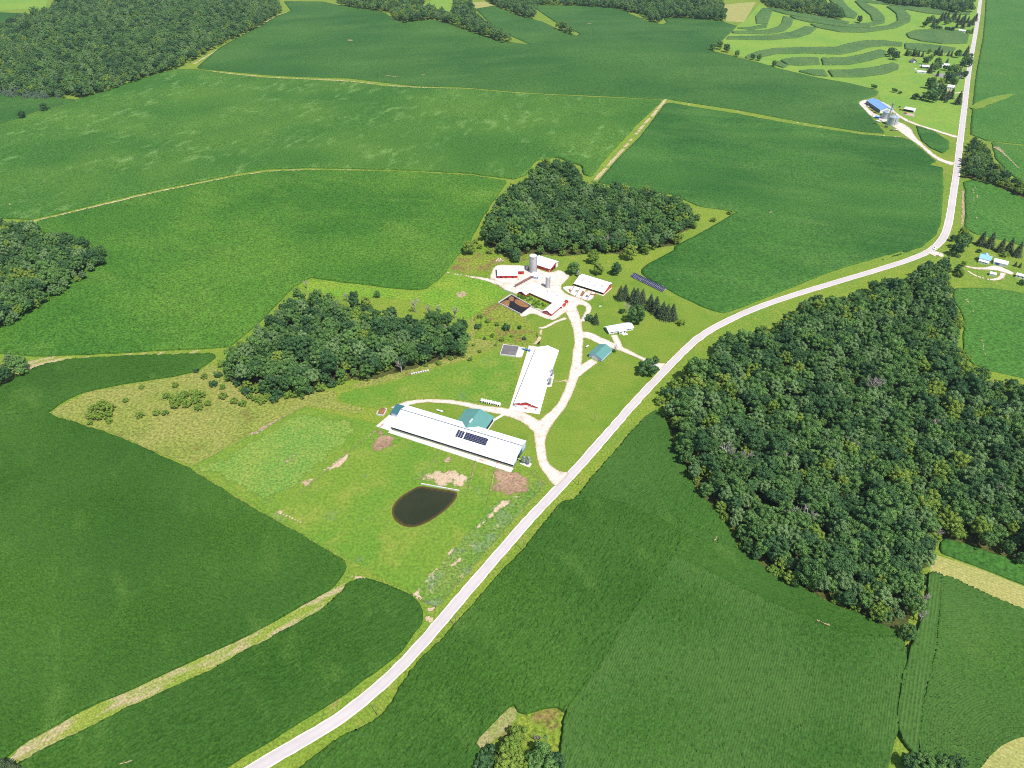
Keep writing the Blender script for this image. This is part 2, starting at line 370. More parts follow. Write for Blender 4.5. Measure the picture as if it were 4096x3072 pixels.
# ------------------------------------------------------------------ ground geometry
def smooth_poly(p, step=6.0, rounds=2, closed=True):
    p = np.asarray(p, float); o_ = []
    for a, b in zip(p, np.roll(p, -1, 0)):
        L = np.hypot(*(b - a)); o_.append(a); k_ = step
        if L > 3 * k_: o_ += [a + (b - a) * k_ / L, b - (b - a) * k_ / L]
    p = np.array(o_)
    for _ in range(rounds):
        q = np.roll(p, -1, 0); p = np.stack([.75 * p + .25 * q, .25 * p + .75 * q], 1).reshape(-1, 2)
    return p

def inside(P, X, Y):
    r = np.zeros(X.shape, bool); n = len(P)
    for i in range(n):
        x0, y0 = P[i]; x1, y1 = P[(i + 1) % n]
        if y0 == y1: continue
        c = ((y0 > Y) != (y1 > Y)) & (X < (x1 - x0) * (Y - y0) / (y1 - y0) + x0); r ^= c
    return r

def nearest(P, X, Y):
    bd = np.full(X.shape, 1e18); bx = X.copy(); by = Y.copy(); n = len(P)
    for i in range(n):
        a = P[i]; d = P[(i + 1) % n] - a; L = d @ d
        if L < 1e-9: continue
        t = np.clip(((X - a[0]) * d[0] + (Y - a[1]) * d[1]) / L, 0, 1)
        qx = a[0] + t * d[0]; qy = a[1] + t * d[1]; dd = (X - qx) ** 2 + (Y - qy) ** 2
        m = dd < bd; bd[m] = dd[m]; bx[m] = qx[m]; by[m] = qy[m]
    return np.sqrt(bd), bx, by

def grid_in(P, cu, cv, ang=0., polar=None):
    """cells of a (rotated or polar) grid whose centres lie inside P; border vertices are pulled onto P"""
    ca, sa = math.cos(ang), math.sin(ang)
    if polar is None:
        U = P[:, 0] * ca + P[:, 1] * sa; Vv = -P[:, 0] * sa + P[:, 1] * ca
        fw = lambda u, v: (u * ca - v * sa, u * sa + v * ca)
    else:
        cx, cy, rref = polar
        U = np.arctan2(P[:, 1] - cy, P[:, 0] - cx) * rref; Vv = np.hypot(P[:, 0] - cx, P[:, 1] - cy)
        fw = lambda u, v: (cx + v * np.cos(u / rref), cy + v * np.sin(u / rref))
    us = np.arange(U.min() - cu, U.max() + cu, cu); vs = np.arange(Vv.min() - cv, Vv.max() + cv, cv)
    nu, nv = len(us), len(vs)
    uu, vv = np.meshgrid((us[:-1] + us[1:]) / 2, (vs[:-1] + vs[1:]) / 2, indexing='ij')
    X, Y = fw(uu, vv); keep = inside(P, X, Y)
    gu, gv = np.meshgrid(us, vs, indexing='ij'); GX, GY = fw(gu, gv)
    I, J = np.nonzero(keep); idx = lambda i, j: i * nv + j
    faces = np.stack([idx(I, J), idx(I + 1, J), idx(I + 1, J + 1), idx(I, J + 1)], 1)
    cnt = np.zeros((nu, nv), int)
    for di in (0, 1):
        for dj in (0, 1): np.add.at(cnt, (I + di, J + dj), 1)
    used = cnt.ravel() > 0; bord = (cnt.ravel() < 4) & used
    GX = GX.ravel().copy(); GY = GY.ravel().copy()
    dist, bx, by = nearest(P, GX[bord], GY[bord]); GX[bord] = bx; GY[bord] = by
    remap = np.cumsum(used) - 1
    jj = np.tile(np.arange(nv), nu)
    # boundary edges (for skirts)
    K = np.zeros((nu + 1, nv + 1), bool); K[1:nu, 1:nv] = keep
    ed = []
    for (fi, a, b, di, dj) in ((0, (0, 0), (1, 0), 0, -1), (1, (1, 0), (1, 1), 1, 0), (2, (1, 1), (0, 1), 0, 1), (3, (0, 1), (0, 0), -1, 0)):
        m = ~K[I + 1 + di, J + 1 + dj]
        ed.append(np.stack([idx(I[m] + a[0], J[m] + a[1]), idx(I[m] + b[0], J[m] + b[1])], 1))
    ed = np.concatenate(ed) if ed else np.zeros((0, 2), int)
    return GX[used], GY[used], remap[faces], bord[used], remap[ed], jj[used]

LAYER = .03
def inside_any(Ps, X, Y):
    r = inside(Ps[0], X, Y)
    for P in Ps[1:]: r |= inside(P, X, Y)
    return r

def union_sheet(name, Ps, mat, layer, cell, fade, label):
    """one sheet over several overlapping outlines, with only the outer rim counted as edge"""
    A = np.vstack(Ps); us = np.arange(A[:, 0].min() - cell, A[:, 0].max() + cell, cell); vs = np.arange(A[:, 1].min() - cell, A[:, 1].max() + cell, cell)
    uu, vv = np.meshgrid((us[:-1] + us[1:]) / 2, (vs[:-1] + vs[1:]) / 2, indexing='ij'); nv = len(vs)
    keep = inside_any(Ps, uu, vv); I, J = np.nonzero(keep); GX, GY = np.meshgrid(us, vs, indexing='ij'); GX = GX.ravel().copy(); GY = GY.ravel().copy()
    fcs = np.stack([I * nv + J, (I + 1) * nv + J, (I + 1) * nv + J + 1, I * nv + J + 1], 1)
    cnt = np.bincount(fcs.ravel(), minlength=len(GX)); used = cnt > 0; b = (cnt < 4) & used
    X, Y = GX[b], GY[b]; bd = np.full(len(X), cell * .85); bx = X.copy(); by = Y.copy()
    for i, P in enumerate(Ps):
        d, qx, qy = nearest(P, X, Y)
        oth = [Q for j, Q in enumerate(Ps) if j != i]
        d = np.where(inside_any(oth, qx, qy), 1e9, d) if oth else d
        m = d < bd; bd[m] = d[m]; bx[m] = qx[m]; by[m] = qy[m]
    GX[b] = bx; GY[b] = by; X = GX[used]; Y = GY[used]; e = np.zeros(len(X))
    for P in Ps:
        d, _, _ = nearest(P, X, Y); e = np.maximum(e, np.where(inside(P, X, Y), d, 0.))
    me = npmesh(name, np.stack([X, Y, H(X, Y) + layer * LAYER], 1), (np.cumsum(used) - 1)[fcs])
    me.attributes.new('edge', 'FLOAT', 'POINT').data.foreach_set('value', np.clip(e / fade, 0, 1).astype(np.float32))
    return tag(mobj(name, me, M[mat], None, True), label, kind='structure')

def ragged(P, amp, step):
    """densify the outline and shake it a little so that no edge is ruler-straight"""
    out = []
    n = len(P)
    for i in range(n):
        a, b = P[i], P[(i + 1) % n]; k = max(1, int(np.hypot(*(b - a)) / step))
        for j in range(k): out.append(a + (b - a) * j / k)
    out = np.array(out); s = rng.normal(0, 1, out.shape)
    s = (s + np.roll(s, 1, 0) + np.roll(s, -1, 0)) / 1.7
    return out + s * amp

def sheet(name, P, mat, layer, cell=4., fade=3., label=None, amp=.0, cat=None, sm=1, z=None, kind='structure'):
    P = smooth_poly(P, rounds=sm) if sm else np.asarray(P)
    if amp: P = ragged(P, amp, 2.5)
    X, Y, Fc, B, E_, _ = grid_in(P, cell, cell, rad(17))
    d, _, _ = nearest(P, X, Y)
    Z = H(X, Y) + (layer * LAYER if z is None else z)
    me = npmesh(name, np.stack([X, Y, Z], 1), Fc)
    a = me.attributes.new('edge', 'FLOAT', 'POINT'); a.data.foreach_set('value', np.clip(d / fade, 0, 1).astype(np.float32))
    o = mobj(name, me, M[mat] if isinstance(mat, str) else mat, None, True)
    return tag(o, label, cat, kind=kind)

def ribbon_poly(pts, width=None):
    """pts: (x, y, width) world polyline -> outline polygon"""
    p = np.array([(q[0], q[1]) for q in pts], float); wd = np.array([q[2] for q in pts], float)
    for _ in range(2):
        q = np.stack([.75 * p[:-1] + .25 * p[1:], .25 * p[:-1] + .75 * p[1:]], 1).reshape(-1, 2)
        qw = np.stack([.75 * wd[:-1] + .25 * wd[1:], .25 * wd[:-1] + .75 * wd[1:]], 1).ravel()
        p = np.vstack([p[:1], q, p[-1:]]); wd = np.concatenate([wd[:1], qw, wd[-1:]])
    t = np.gradient(p, axis=0); t /= np.linalg.norm(t, axis=1)[:, None]
    n = np.stack([-t[:, 1], t[:, 0]], 1)
    return np.vstack([p + n * wd[:, None] / 2, (p - n * wd[:, None] / 2)[::-1]]), p, n, wd

def path(name, c, pts, mat, layer, fade=1.2, cell=1.6, label=None, amp=.25):
    k_ = 1.18 if name == 'drive' else 1.
    w_ = [G(c, q[0], q[1]) + (q[2] * k_,) for q in pts]
    P, *_ = ribbon_poly(w_)
    return sheet(name, P, mat, layer, cell, fade, label, amp, sm=0)

def field(name, label, cat, P, mat, height, cu, cv, ang=0., amp=0., jit=.1, xyj=0., polar=None, rag=.0, sm=1, group=None, grow=0., furrow=0.):
    P = smooth_poly(P, rounds=sm) if sm else np.asarray(P)
    if grow:
        t_ = np.roll(P, -1, 0) - np.roll(P, 1, 0); t_ /= np.linalg.norm(t_, axis=1)[:, None] + 1e-9; a_ = np.sign(np.sum(P[:, 0] * np.roll(P[:, 1], -1) - np.roll(P[:, 0], -1) * P[:, 1]))
        P = P + np.stack([t_[:, 1], -t_[:, 0]], 1) * grow * a_
    if rag: P = ragged(P, rag, 3.)
    X, Y, Fc, B, E_, jj = grid_in(P, cu, cv, ang, polar)
    n = len(X)
    if xyj:
        m = ~B; X[m] += rng.normal(0, xyj, m.sum()); Y[m] += rng.normal(0, xyj, m.sum())
    Z = H(X, Y) + height + np.where(jj % 2 == 0, -amp, amp) + rng.normal(0, jit, n)
    # foot of the crop edge
    be = np.unique(E_); low = np.full(n, -1); low[be] = n + np.arange(len(be))
    V = np.concatenate([np.stack([X, Y, Z], 1), np.stack([X[be], Y[be], H(X[be], Y[be]) - .15], 1)])
    sk = np.stack([E_[:, 0], low[E_[:, 0]], low[E_[:, 1]], E_[:, 1]], 1)
    me = npmesh(name, V, np.concatenate([Fc, sk]))
    fr_ = np.where(jj % 2 == 0, furrow, 0.) * np.clip(.75 + .6 * np.sin(X / 23 + Y / 31) * np.sin(X / 41 - Y / 17) + rng.normal(0, .25, n), 0, 1)
    me.attributes.new('furrow', 'FLOAT', 'POINT').data.foreach_set('value', np.concatenate([fr_, np.zeros(len(be))]).astype(np.float32))
    o = mobj(name, me, M[mat])
    return tag(o, label, cat, group, 'stuff')


# ------------------------------------------------------------------ the ground: one sheet to the horizon
def axis(lo, hi, step, far, k=1.35):
    a = list(np.arange(lo, hi + step, step)); s = step
    while a[0] > -far: s *= k; a.insert(0, a[0] - s)
    s = step
    while a[-1] < far: s *= k; a.append(a[-1] + s)
    return np.array(a)
gx = axis(-1500, 1500, 12, 9000); gy = axis(-50, 2400, 12, 9000)
XX, YY = np.meshgrid(gx, gy, indexing='ij')
ZZ = H(XX, YY)
# hollow for the pond
POND = smooth_poly(poly('D', (905, 1049), (990, 1062), (986, 1078), (968, 1098), (945, 1116), (920, 1131), (895, 1140), (872, 1138), (853, 1126), (845, 1108), (848, 1092), (862, 1075), (885, 1060)))
nx, ny = XX.shape
ii, jj_ = np.meshgrid(np.arange(nx - 1), np.arange(ny - 1), indexing='ij'); ii = ii.ravel(); jj_ = jj_.ravel()
fc = np.stack([ii * ny + jj_, (ii + 1) * ny + jj_, (ii + 1) * ny + jj_ + 1, ii * ny + jj_ + 1], 1)
tag(mobj('ground', npmesh('ground', np.stack([XX.ravel(), YY.ravel(), ZZ.ravel()], 1), fc), M['verge'], None, True), 'yellow green grass covering the land between fields', 'ground', kind='structure')

# ------------------------------------------------------------------ the county road
road_px = [('D', 440, 1730), ('D', 554, 1658), ('D', 640, 1608), ('D', 729, 1556), ('D', 797, 1503), ('D', 866, 1441), ('D', 934, 1365), ('D', 1002, 1284), ('D', 1071, 1205), ('D', 1139, 1125), ('D', 1228, 1033),
           ('D', 1310, 940), ('D', 1378, 861), ('D', 1447, 789), ('D', 1490, 745), ('D', 1522, 720), ('D', 1559, 699), ('D', 1627, 667), ('D', 1712, 638), ('D', 1798, 612), ('D', 1900, 582), ('D', 1969, 560), ('D', 2010, 542),
           ('D', 2037, 518), ('D', 2050, 482), ('D', 2058, 427), ('D', 2068, 359), ('D', 2076, 284), ('D', 2088, 188), ('D', 2102, 102), ('D', 2112, 44), ('D', 2117, 2), ('D', 2124, -40)]
rp = [G(*q) for q in road_px]
rw = [6.6] * 15 + [7.0] * 8 + [7.8] * 10
_, rc, rn, rwd = ribbon_poly([p + (w_,) for p, w_ in zip(rp, rw)])
ROAD = rc
# resample the centre line evenly
sl_ = np.concatenate([[0], np.cumsum(np.linalg.norm(np.diff(rc, axis=0), axis=1))])
ss = np.arange(0, sl_[-1], 4.); rcx = np.interp(ss, sl_, rc[:, 0]); rcy = np.interp(ss, sl_, rc[:, 1]); rwi = np.interp(ss, sl_, rwd)
tt = np.gradient(np.stack([rcx, rcy], 1), axis=0); tt /= np.linalg.norm(tt, axis=1)[:, None]; nn_ = np.stack([-tt[:, 1], tt[:, 0]], 1)
lanes = np.array([-1, -.75, -.5, -.25, 0, .25, .5, .75, 1])
RX = rcx[:, None] + nn_[:, :1] * lanes * rwi[:, None] / 2; RY = rcy[:, None] + nn_[:, 1:] * lanes * rwi[:, None] / 2
RX[:, 0] += rng.normal(0, .18, len(RX)); RX[:, -1] += rng.normal(0, .18, len(RX))
RZ = H(RX, RY) + .22 - .06 * np.abs(lanes)
m_, k_ = RX.shape
ii, jj_ = np.meshgrid(np.arange(m_ - 1), np.arange(k_ - 1), indexing='ij'); ii = ii.ravel(); jj_ = jj_.ravel()
fc = np.stack([ii * k_ + jj_, ii * k_ + jj_ + 1, (ii + 1) * k_ + jj_ + 1, (ii + 1) * k_ + jj_], 1)[:, ::-1]
me = npmesh('road', np.stack([RX.ravel(), RY.ravel(), RZ.ravel()], 1), fc)
me.attributes.new('lane', 'FLOAT', 'POINT').data.foreach_set('value', np.tile(lanes, m_).astype(np.float32))
tag(mobj('road', me, M['road'], None, True), 'pale two lane country road curving past the farm', 'road', kind='structure')

# ------------------------------------------------------------------ grass, meadow and bare ground sheets
sheet('lawn', poly('B2', (1180, 400), (1330, 330), (1420, 290), (1490, 170), (1600, 140), (1700, 170), (1850, 130), (1960, 200), (2070, 270), (2212, 330), 'B3', (0, 300), (170, 370), (270, 402), (330, 415), (230, 470), (100, 565), (0, 660),
      'B2', (2150, 640), (2080, 705), (1900, 905), (1700, 1130), (1440, 1425), (1330, 1530), (1170, 1660), (1150, 1655), (1330, 1490), (1240, 1400), (1180, 1300), (1000, 1250), (420, 1000), (420, 960), (900, 975), (1090, 985), (1180, 640), (1270, 600), (1250, 510)), 'lawn', 1, 4, 2., 'mown green lawn between the farm drives', .3)
sheet('meadow', poly('B1', (306, 1030), (520, 906), (750, 858), (1100, 803), (1250, 770), (1330, 700), (1480, 830), (1900, 900), (2212, 880), 'B2', (0, 880), (250, 790), (560, 700), (830, 600), (850, 400), (900, 380), (1060, 330), (1180, 420), (1260, 530), (1290, 600), (1040, 605), (830, 690), (520, 775), (300, 840), (0, 900), (0, 960), (230, 1010), (240, 1060), 'B1', (1940, 985), (1190, 1370), (950, 1270), (700, 1165), (400, 1070)),
      'meadow', 1, 4, 3., 'olive and rusty brown rough meadow with scattered bushes', .8)
sheet('pasture', poly('B1', (1195, 1378), (1930, 985), 'B2', (0, 1035), (240, 1095), (340, 1130), (1110, 1390), (1220, 1400), (1315, 1485), 'C2', (1185, 10), (1000, 230), (800, 470), (655, 635), (600, 645), (470, 562), (200, 430), (0, 310), 'C1', (1900, 190), (1600, 0)),
      'pasture', 1, 4, 2., 'green cow pasture around the pond', .3)
sheet('pasture', poly('B1', (1200, 1380), (1930, 990), 'B2', (0, 1035), (230, 1100), (130, 1190), (-50, 1330), 'B1', (1900, 1520), (1700, 1640), (1620, 1640)), 'pale_pasture', 2, 4, 16., 'pale green strip of pasture beside the corn', .5)
sheet('pasture', poly('B2', (0, 905), (300, 845), (520, 780), (830, 695), (1040, 612), (1160, 680), (1090, 985), (1000, 985), (860, 962), (600, 940), (400, 955), (330, 985), (240, 1000), (0, 962)), 'pasture', 2, 4, 3., 'grass paddock left of the long white barn', .6)
sheet('lush_grass', poly('B1', (1850, 240), (1955, 182), (2212, 212), 'B2', (480, 262), (560, 258), (700, 140), (960, 190), (1090, 270), (980, 330), (840, 440), (740, 420), (500, 330), (250, 300), (0, 300)), 'lush', 2, 4, 4., 'bright green lush grass above the dark wood', .6)
sheet('weeds', poly('B2', (705, 128), (790, 5), (990, -40), (1240, -60), (1240, 60), (1000, 95), (960, 170), (830, 160)), 'weeds', 2, 4, 3., 'weedy brown and green patch beside the corn corner', .6)
sheet('weeds', poly('B2', (870, 400), (1060, 300), (1180, 430), (1260, 530), (1240, 600), (1000, 590), (850, 560)), 'weeds', 3, 4, 5., 'reddish weedy slope left of the farm drive', .8)
sheet('grass_strip', poly('C1', (2210, 470), (2150, 500), (2095, 530), (1650, 782), (1000, 1082), (450, 1332), (120, 1522), (20, 1640), (-100, 1700), (-60, 1760), (70, 1650), (160, 1620), (370, 1502), (600, 1390), (1000, 1200), (1350, 1040), (1700, 850), (2050, 650), (2150, 560), (2240, 520)), 'strip', 2, 3, 1.5, 'tan and green grass waterway between two corn fields', .3)
sheet('grass_strip', poly('B1', (0, 900), (100, 815), (250, 740), (450, 695), (800, 672), (1290, 655), (1400, 630), (1200, 632), (700, 660), (200, 680), (0, 800)), 'strip', 2, 3, 1.5, 'straw coloured grass strip left of the middle wood', .3)
sheet('hay_field', poly('C3', (1660, 312), (1950, 408), (2212, 513), (2400, 590), (2400, 760), (2212, 676), (2000, 592), (1700, 445), (1615, 427), (1640, 350)), 'hay', 2, 4, 1., 'pale yellow mown hay strip right of the big wood', .3)
sheet('hay_field', poly('C3', (1915, 1665), (1990, 1572), (2080, 1495), (2212, 1452), (2400, 1430), (2450, 1800), (1950, 1800), (1890, 1720)), 'hay', 2, 4, 1., 'pale yellow mown hay corner at lower right', .3)
sheet('meadow', poly('A3', (300, 260), (400, 165), (470, 110), (540, 25), (650, 60), (800, 80), (1000, 112), (1080, 120), (960, 0), (930, -40), (1945, -40), (1910, 130), (1875, 330), (1840, 600), (1780, 870), (1640, 815), (1480, 770), (1400, 720), (1300, 620), (1295, 580), (1250, 558), (1100, 523), (900, 488), (650, 428), (400, 350)), 'stripmeadow', 1, 8, 4., 'bright green contour meadow striped with corn', .0)
sheet('meadow', poly('A2', (540, 30), (600, 0), (730, 0), (760, 50), (750, 90), (640, 60), (540, 50)), 'stripmeadow', 1, 8, 3., 'small bright green clearing among the far trees')
sheet('meadow', poly('A1', (-60, 0), (300, -10), (290, 50), (100, 60), (-60, 70)), 'stripmeadow', 1, 8, 3., 'yellow green clearing at the top left corner')
sheet('hay_field', poly('A3', (310, 30), (520, 10), (490, 60), (440, 140), (330, 135)), 'hay', 2, 8, 3., 'pale dry clearing beside the far wood')
sheet('hay_field', poly('A2', (840, 15), (930, 10), (990, 35), (870, 55)), 'hay', 2, 8, 3., 'small pale dry clearing between two far tree belts')
sheet('stubble', poly('C2', (850, 1500), (1110, 1243), (1165, 1325), (1060, 1430), (905, 1562)), 'stubble', 2, 3, 2., 'pinkish mown plot in the corn at the bottom', .3)
sheet('meadow', poly('C2', (905, 1562), (1060, 1420), (1165, 1322), (1290, 1280), (1380, 1265), (1440, 1320), (1420, 1500), (1405, 1665), (1400, 1800), (700, 1800), (840, 1655)), 'weeds', 1, 3, 2., 'weedy clearing around the trees at the bottom')
sheet('weeds', poly('C2', (470, 560), (735, 275), (790, 215), (930, 60), (1000, -30), 'B2', (1110, 1560), (1190, 1530), (1260, 1440), (1310, 1480), 'C2', (1180, 15), (930, 300), (640, 640), (590, 645)), 'bluebloom', 3, 2.5, 3., 'rough green strip with bluish blooms along the roadside fence', .4)
# forest floors
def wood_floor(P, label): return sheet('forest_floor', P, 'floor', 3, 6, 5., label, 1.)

# bare soil
SOIL = [('mud', 'B2', [(200, 1210), (255, 1140), (330, 1150), (400, 1175), (290, 1285), (215, 1275)], 'brown trampled mud at the left end of the long barn'),
        ('palesoil', 'B2', [(515, 1450), (630, 1370), (720, 1385), (835, 1425), (835, 1515), (770, 1515), (530, 1485)], 'pale bare soil above the pond'),
        ('soil', 'B2', [(645, 1345), (665, 1300), (745, 1295), (725, 1370)], 'small brown bare patch above the pond'),
        ('mud', 'B2', [(985, 1365), (1100, 1385), (1250, 1435), (1190, 1530), (1110, 1565), (975, 1520)], 'brown trampled mud below the feed bins'),
        ('palesoil', 'C2', [(930, 60), (1000, -30), (1110, -20), (1030, 50), (900, 150), (810, 240), (785, 220)], 'pale sandy cow track toward the road'),
        ('palesoil', 'C2', [(465, 562), (720, 275), (745, 280), (530, 530), (560, 600)], 'pale sandy lane along a paddock fence'),
        ('palesoil', 'C2', [(585, 605), (650, 600), (900, 310), (1170, 20), (1185, 25), (930, 305), (650, 635), (605, 650)], 'pale sandy lane along the roadside fence'),
        ('palesoil', 'C2', [(690, 390), (780, 320), (800, 350), (730, 390)], 'small pale scar in the roadside paddock'),
        ('soil', 'B1', [(1750, 1370), (1820, 1290), (1930, 1260), (1860, 1335)], 'tan worn patch in the pale pasture'),
        ('palesoil', 'B1', [(2005, 1405), (2190, 1285), (2215, 1310), (2130, 1395)], 'long pale scar in the pale pasture'),
        ('soil', 'B1', [(1560, 1168), (1760, 1058), (1785, 1068), (1630, 1165)], 'narrow tan scar along the meadow fence'),
        ('soil', 'B1', [(1890, 1465), (1990, 1435), (2000, 1450), (1930, 1505)], 'short tan scar in the pasture'),
        ('palesoil', 'C1', [(1745, 45), (1780, 28), (1915, 100), (1880, 118)], 'short pale scar at the pasture corner'),
        ('palesoil', 'B2', [(-20, 1350), (60, 1280), (80, 1300), (0, 1395)], 'pale soil by the pasture fence'),
        ('palesoil', 'C2', [(75, 435), (180, 440), (180, 470), (100, 490)], 'pale gravelly field entrance between two corn fields'),
        ('palesoil', 'C2', [(545, 700), (610, 690), (640, 760), (550, 745)], 'pale gravel field entrance at the roadside'),
        ('palesoil', 'C2', [(640, 880), (690, 865), (690, 895), (650, 900)], 'small pale spot beside the road'),
        ('soil', 'B1', [(310, 690), (375, 580), (385, 510), (440, 495), (440, 535), (400, 600), (350, 695)], 'tan washed out gully in the corn at left'),
        ('soil', 'B2', [(735, 272), (810, 258), (820, 285), (775, 312)], 'round pinkish bare spot in the lush grass'),
        ('soil', 'B1', [(1395, 625), (1415, 605), (1435, 620), (1410, 632)], 'tiny tan bare spot at the corn corner'),
        ('palesoil', 'C3', [(960, 640), (1050, 655), (1205, 715), (1195, 725), (1020, 680)], 'pale soil streak along the wood edge'),
        ('soil', 'B2', [(1000, 50), (1040, 60), (1030, 80), (995, 75)], 'small bare spot near the tall silo'),
        ('soil', 'C2', [(1380, 1265), (1445, 1325), (1415, 1650), (1390, 1560), (1420, 1340), (1340, 1280)], 'tan dry rim of the clearing at the bottom'),
        ('soil', 'C2', [(250, 1370), (430, 1120), (460, 1090), (420, 1180), (330, 1310)], 'brownish ditch strip beside the road'),
        ('soil', 'A3', [(1815, 1200), (1835, 1200), (1840, 1350), (1830, 1440), (1810, 1430)], 'tan bank beside the upper road')]
for i, (mt, c, pts, lb) in enumerate(SOIL):
    P_ = poly(c, *pts); P_ = P_ + (P_ - P_.mean(0)) * (.25 if i in (0, 1, 3) else .12)
    sheet('bare_soil', P_, mt, 5 + .12 * i, 1.6, {0: 8., 1: 9., 2: 4., 3: 9., 4: 4., 5: 1.5, 6: 1.5, 8: 4., 9: 2.5, 17: 3.}.get(i, 1.2), lb, .3)

for c, pts, lb in (('B2', [(285, 1108, 1.2), (170, 1200, 1.2), (60, 1290, 1.2), (-60, 1390, 1.2)], 'thin worn cow lane left of the pond paddock'), ('B2', [(660, 1255, 1.2), (600, 1345, 1.4), (512, 1455, 1.4)], 'thin worn cow lane down to the pond'), ('B2', [(875, 1330, 1.2), (850, 1430, 1.6), (815, 1560, 1.2)], 'thin worn cow lane right of the pond'),
                   ('B2', [(1000, 1370, 1.2), (965, 1520, 1.4), (935, 1655, 1.2)], 'thin worn cow lane below the barn mud'), ('B2', [(1225, 1408, 1.), (1313, 1486, 1.2), (1180, 1640, 1.2)], 'thin worn lane along the roadside fence corner'), ('B1', [(1200, 1378, 1.), (1560, 1188, 1.), (1930, 990, 1.)], 'thin worn line along the meadow fence')):
    path('track', c, pts, 'soil', 9.5, .5, .8, lb, .2)
# gravel drives and yards
FARM = [ragged(smooth_poly(poly('K', (200, 600), (270, 440), (370, 330), (650, 325), (1000, 350), (1090, 470), (1250, 400), (1480, 490), (1640, 470), (1720, 420), (1900, 500), (2000, 590), (1850, 720), (1800, 850), (1850, 930), (1990, 1010), (2212, 1050), (2300, 1120), (2150, 1260), (1900, 1390), (1700, 1520), (1590, 1560), (1440, 1520), (1150, 1400), (1040, 1470), (930, 1500), (830, 1380), (1120, 1230), (1600, 1400), (1900, 1150), (1300, 900), (840, 980), (700, 960), (510, 880), (320, 720)), rounds=1), .4, 2.5)]
FARM.append(ragged(ribbon_poly([G('B2', q[0], q[1]) + (q[2] * 1.15,) for q in [(1425, 1455, 14), (1375, 1430, 10), (1320, 1385, 7), (1285, 1300, 6), (1275, 1180, 8), (1310, 1090, 9.5), (1390, 1020, 7), (1450, 920, 6), (1490, 820, 7), (1510, 720, 8), (1525, 600, 7), (1525, 520, 7.5), (1500, 430, 9), (1470, 370, 12), (1430, 320, 10)]])[0], .25, 2.5))
FARM.append(ragged(ribbon_poly([G('B2', q[0], q[1]) + (q[2] * 1.15,) for q in [(1290, 1140, 10), (1200, 1065, 9), (1060, 1020, 8), (900, 998, 6), (750, 963, 4.2), (560, 950, 4.), (430, 968, 5), (350, 1010, 6)]])[0], .25, 2.5))
FARM.append(ragged(ribbon_poly([G('B2', q[0], q[1]) + (q[2] * 1.15,) for q in [(1500, 790, 8), (1560, 745, 7.5), (1625, 697, 7.5)]])[0], .25, 2.5))
FARM.append(ragged(ribbon_poly([G('B2', q[0], q[1]) + (q[2] * 1.15,) for q in [(1525, 540, 9), (1580, 535, 9), (1650, 568, 9), (1720, 600, 8), (1790, 622, 6), (1870, 660, 4.2), (1950, 696, 4.), (2010, 725, 5), (2060, 742, 12)]])[0], .25, 2.5))
FARM.append(ragged(ribbon_poly([G('B2', q[0], q[1]) + (q[2] * 1.15,) for q in [(1785, 620, 6), (1745, 535, 6)]])[0], .25, 2.5))
FARM.append(ragged(ribbon_poly([G('S', q[0], q[1]) + (q[2] * 1.15,) for q in [(540, 1200, 4), (600, 1080, 4), (700, 940, 5), (640, 850, 6), (480, 780, 9)]])[0], .25, 2.5))
FARM.append(ragged(ribbon_poly([G('B2', q[0], q[1]) + (q[2] * 1.15,) for q in [(1195, 415, 1.6), (1240, 475, 2), (1288, 503, 3.5), (1375, 455, 3), (1450, 430, 4)]])[0], .25, 2.5))
union_sheet('drive', FARM, 'gravel', 7, 1.5, 1.6, 'white gravel drives and yard linking the farm buildings to the road')
path('path', 'B2', [(1288, 500, 4), (1280, 560, 5), (1240, 600, 5)], 'palesoil', 5, label='pale dirt stub above the long white barn', cell=1.5)
path('path', 'B2', [(1360, 830, 4), (1420, 832, 3.6), (1475, 825, 6)], 'palesoil', 5, label='tan spur between barn pad and drive', cell=1.5)
path('path', 'B2', [(690, 143, 2.6), (850, 172, 4), (960, 190, 6), (1050, 225, 8)], 'gravel', 9, label='pale lane running left from the barn yard')
path('drive', 'A3', [(1795, 868, 12), (1760, 860, 8), (1640, 820, 6), (1490, 775, 7), (1400, 720, 5), (1350, 660, 5), (1270, 632, 5), (1205, 635, 7), (1182, 660, 10), (1240, 720, 10), (1330, 755, 16), (1440, 800, 20), (1490, 860, 12), (1560, 915, 6), (1660, 1003, 7), (1740, 1030, 9), (1775, 1038, 16)], 'gravel', 7, cell=2.5, label='white gravel loop around the blue roofed shed')
path('drive', 'RH', [(880, 1190, 4), (1100, 1235, 4), (1400, 1245, 5), (1600, 1230, 12), (1750, 1290, 8), (1960, 1370, 6)], 'gravel', 7, label='gravel drive before the light blue house')
path('drive', 'RH', [(930, 1290, 3), (1100, 1395, 3), (1300, 1470, 3), (1560, 1495, 3.5), (1700, 1440, 4), (1720, 1330, 5)], 'gravel', 8, label='narrow gravel loop around the small white shed')
path('drive', 'RH', [(120, 930, 10), (250, 900, 10), (330, 940, 7), (370, 985, 5)], 'gravel', 8, label='gravel mouth of a drive at the road bend')
path('drive', 'FH', [(1780, 1325, 8), (1640, 1320, 5), (1490, 1335, 4)], 'gravel', 7, label='short drive to the far grey roofed house', cell=2.)
path('drive', 'FH', [(1080, 880, 16), (1180, 800, 14), (960, 830, 10)], plain('asphalt_pad', (.30, .26, .29), .9), 8, label='grey paved yard among the far houses', cell=2.)
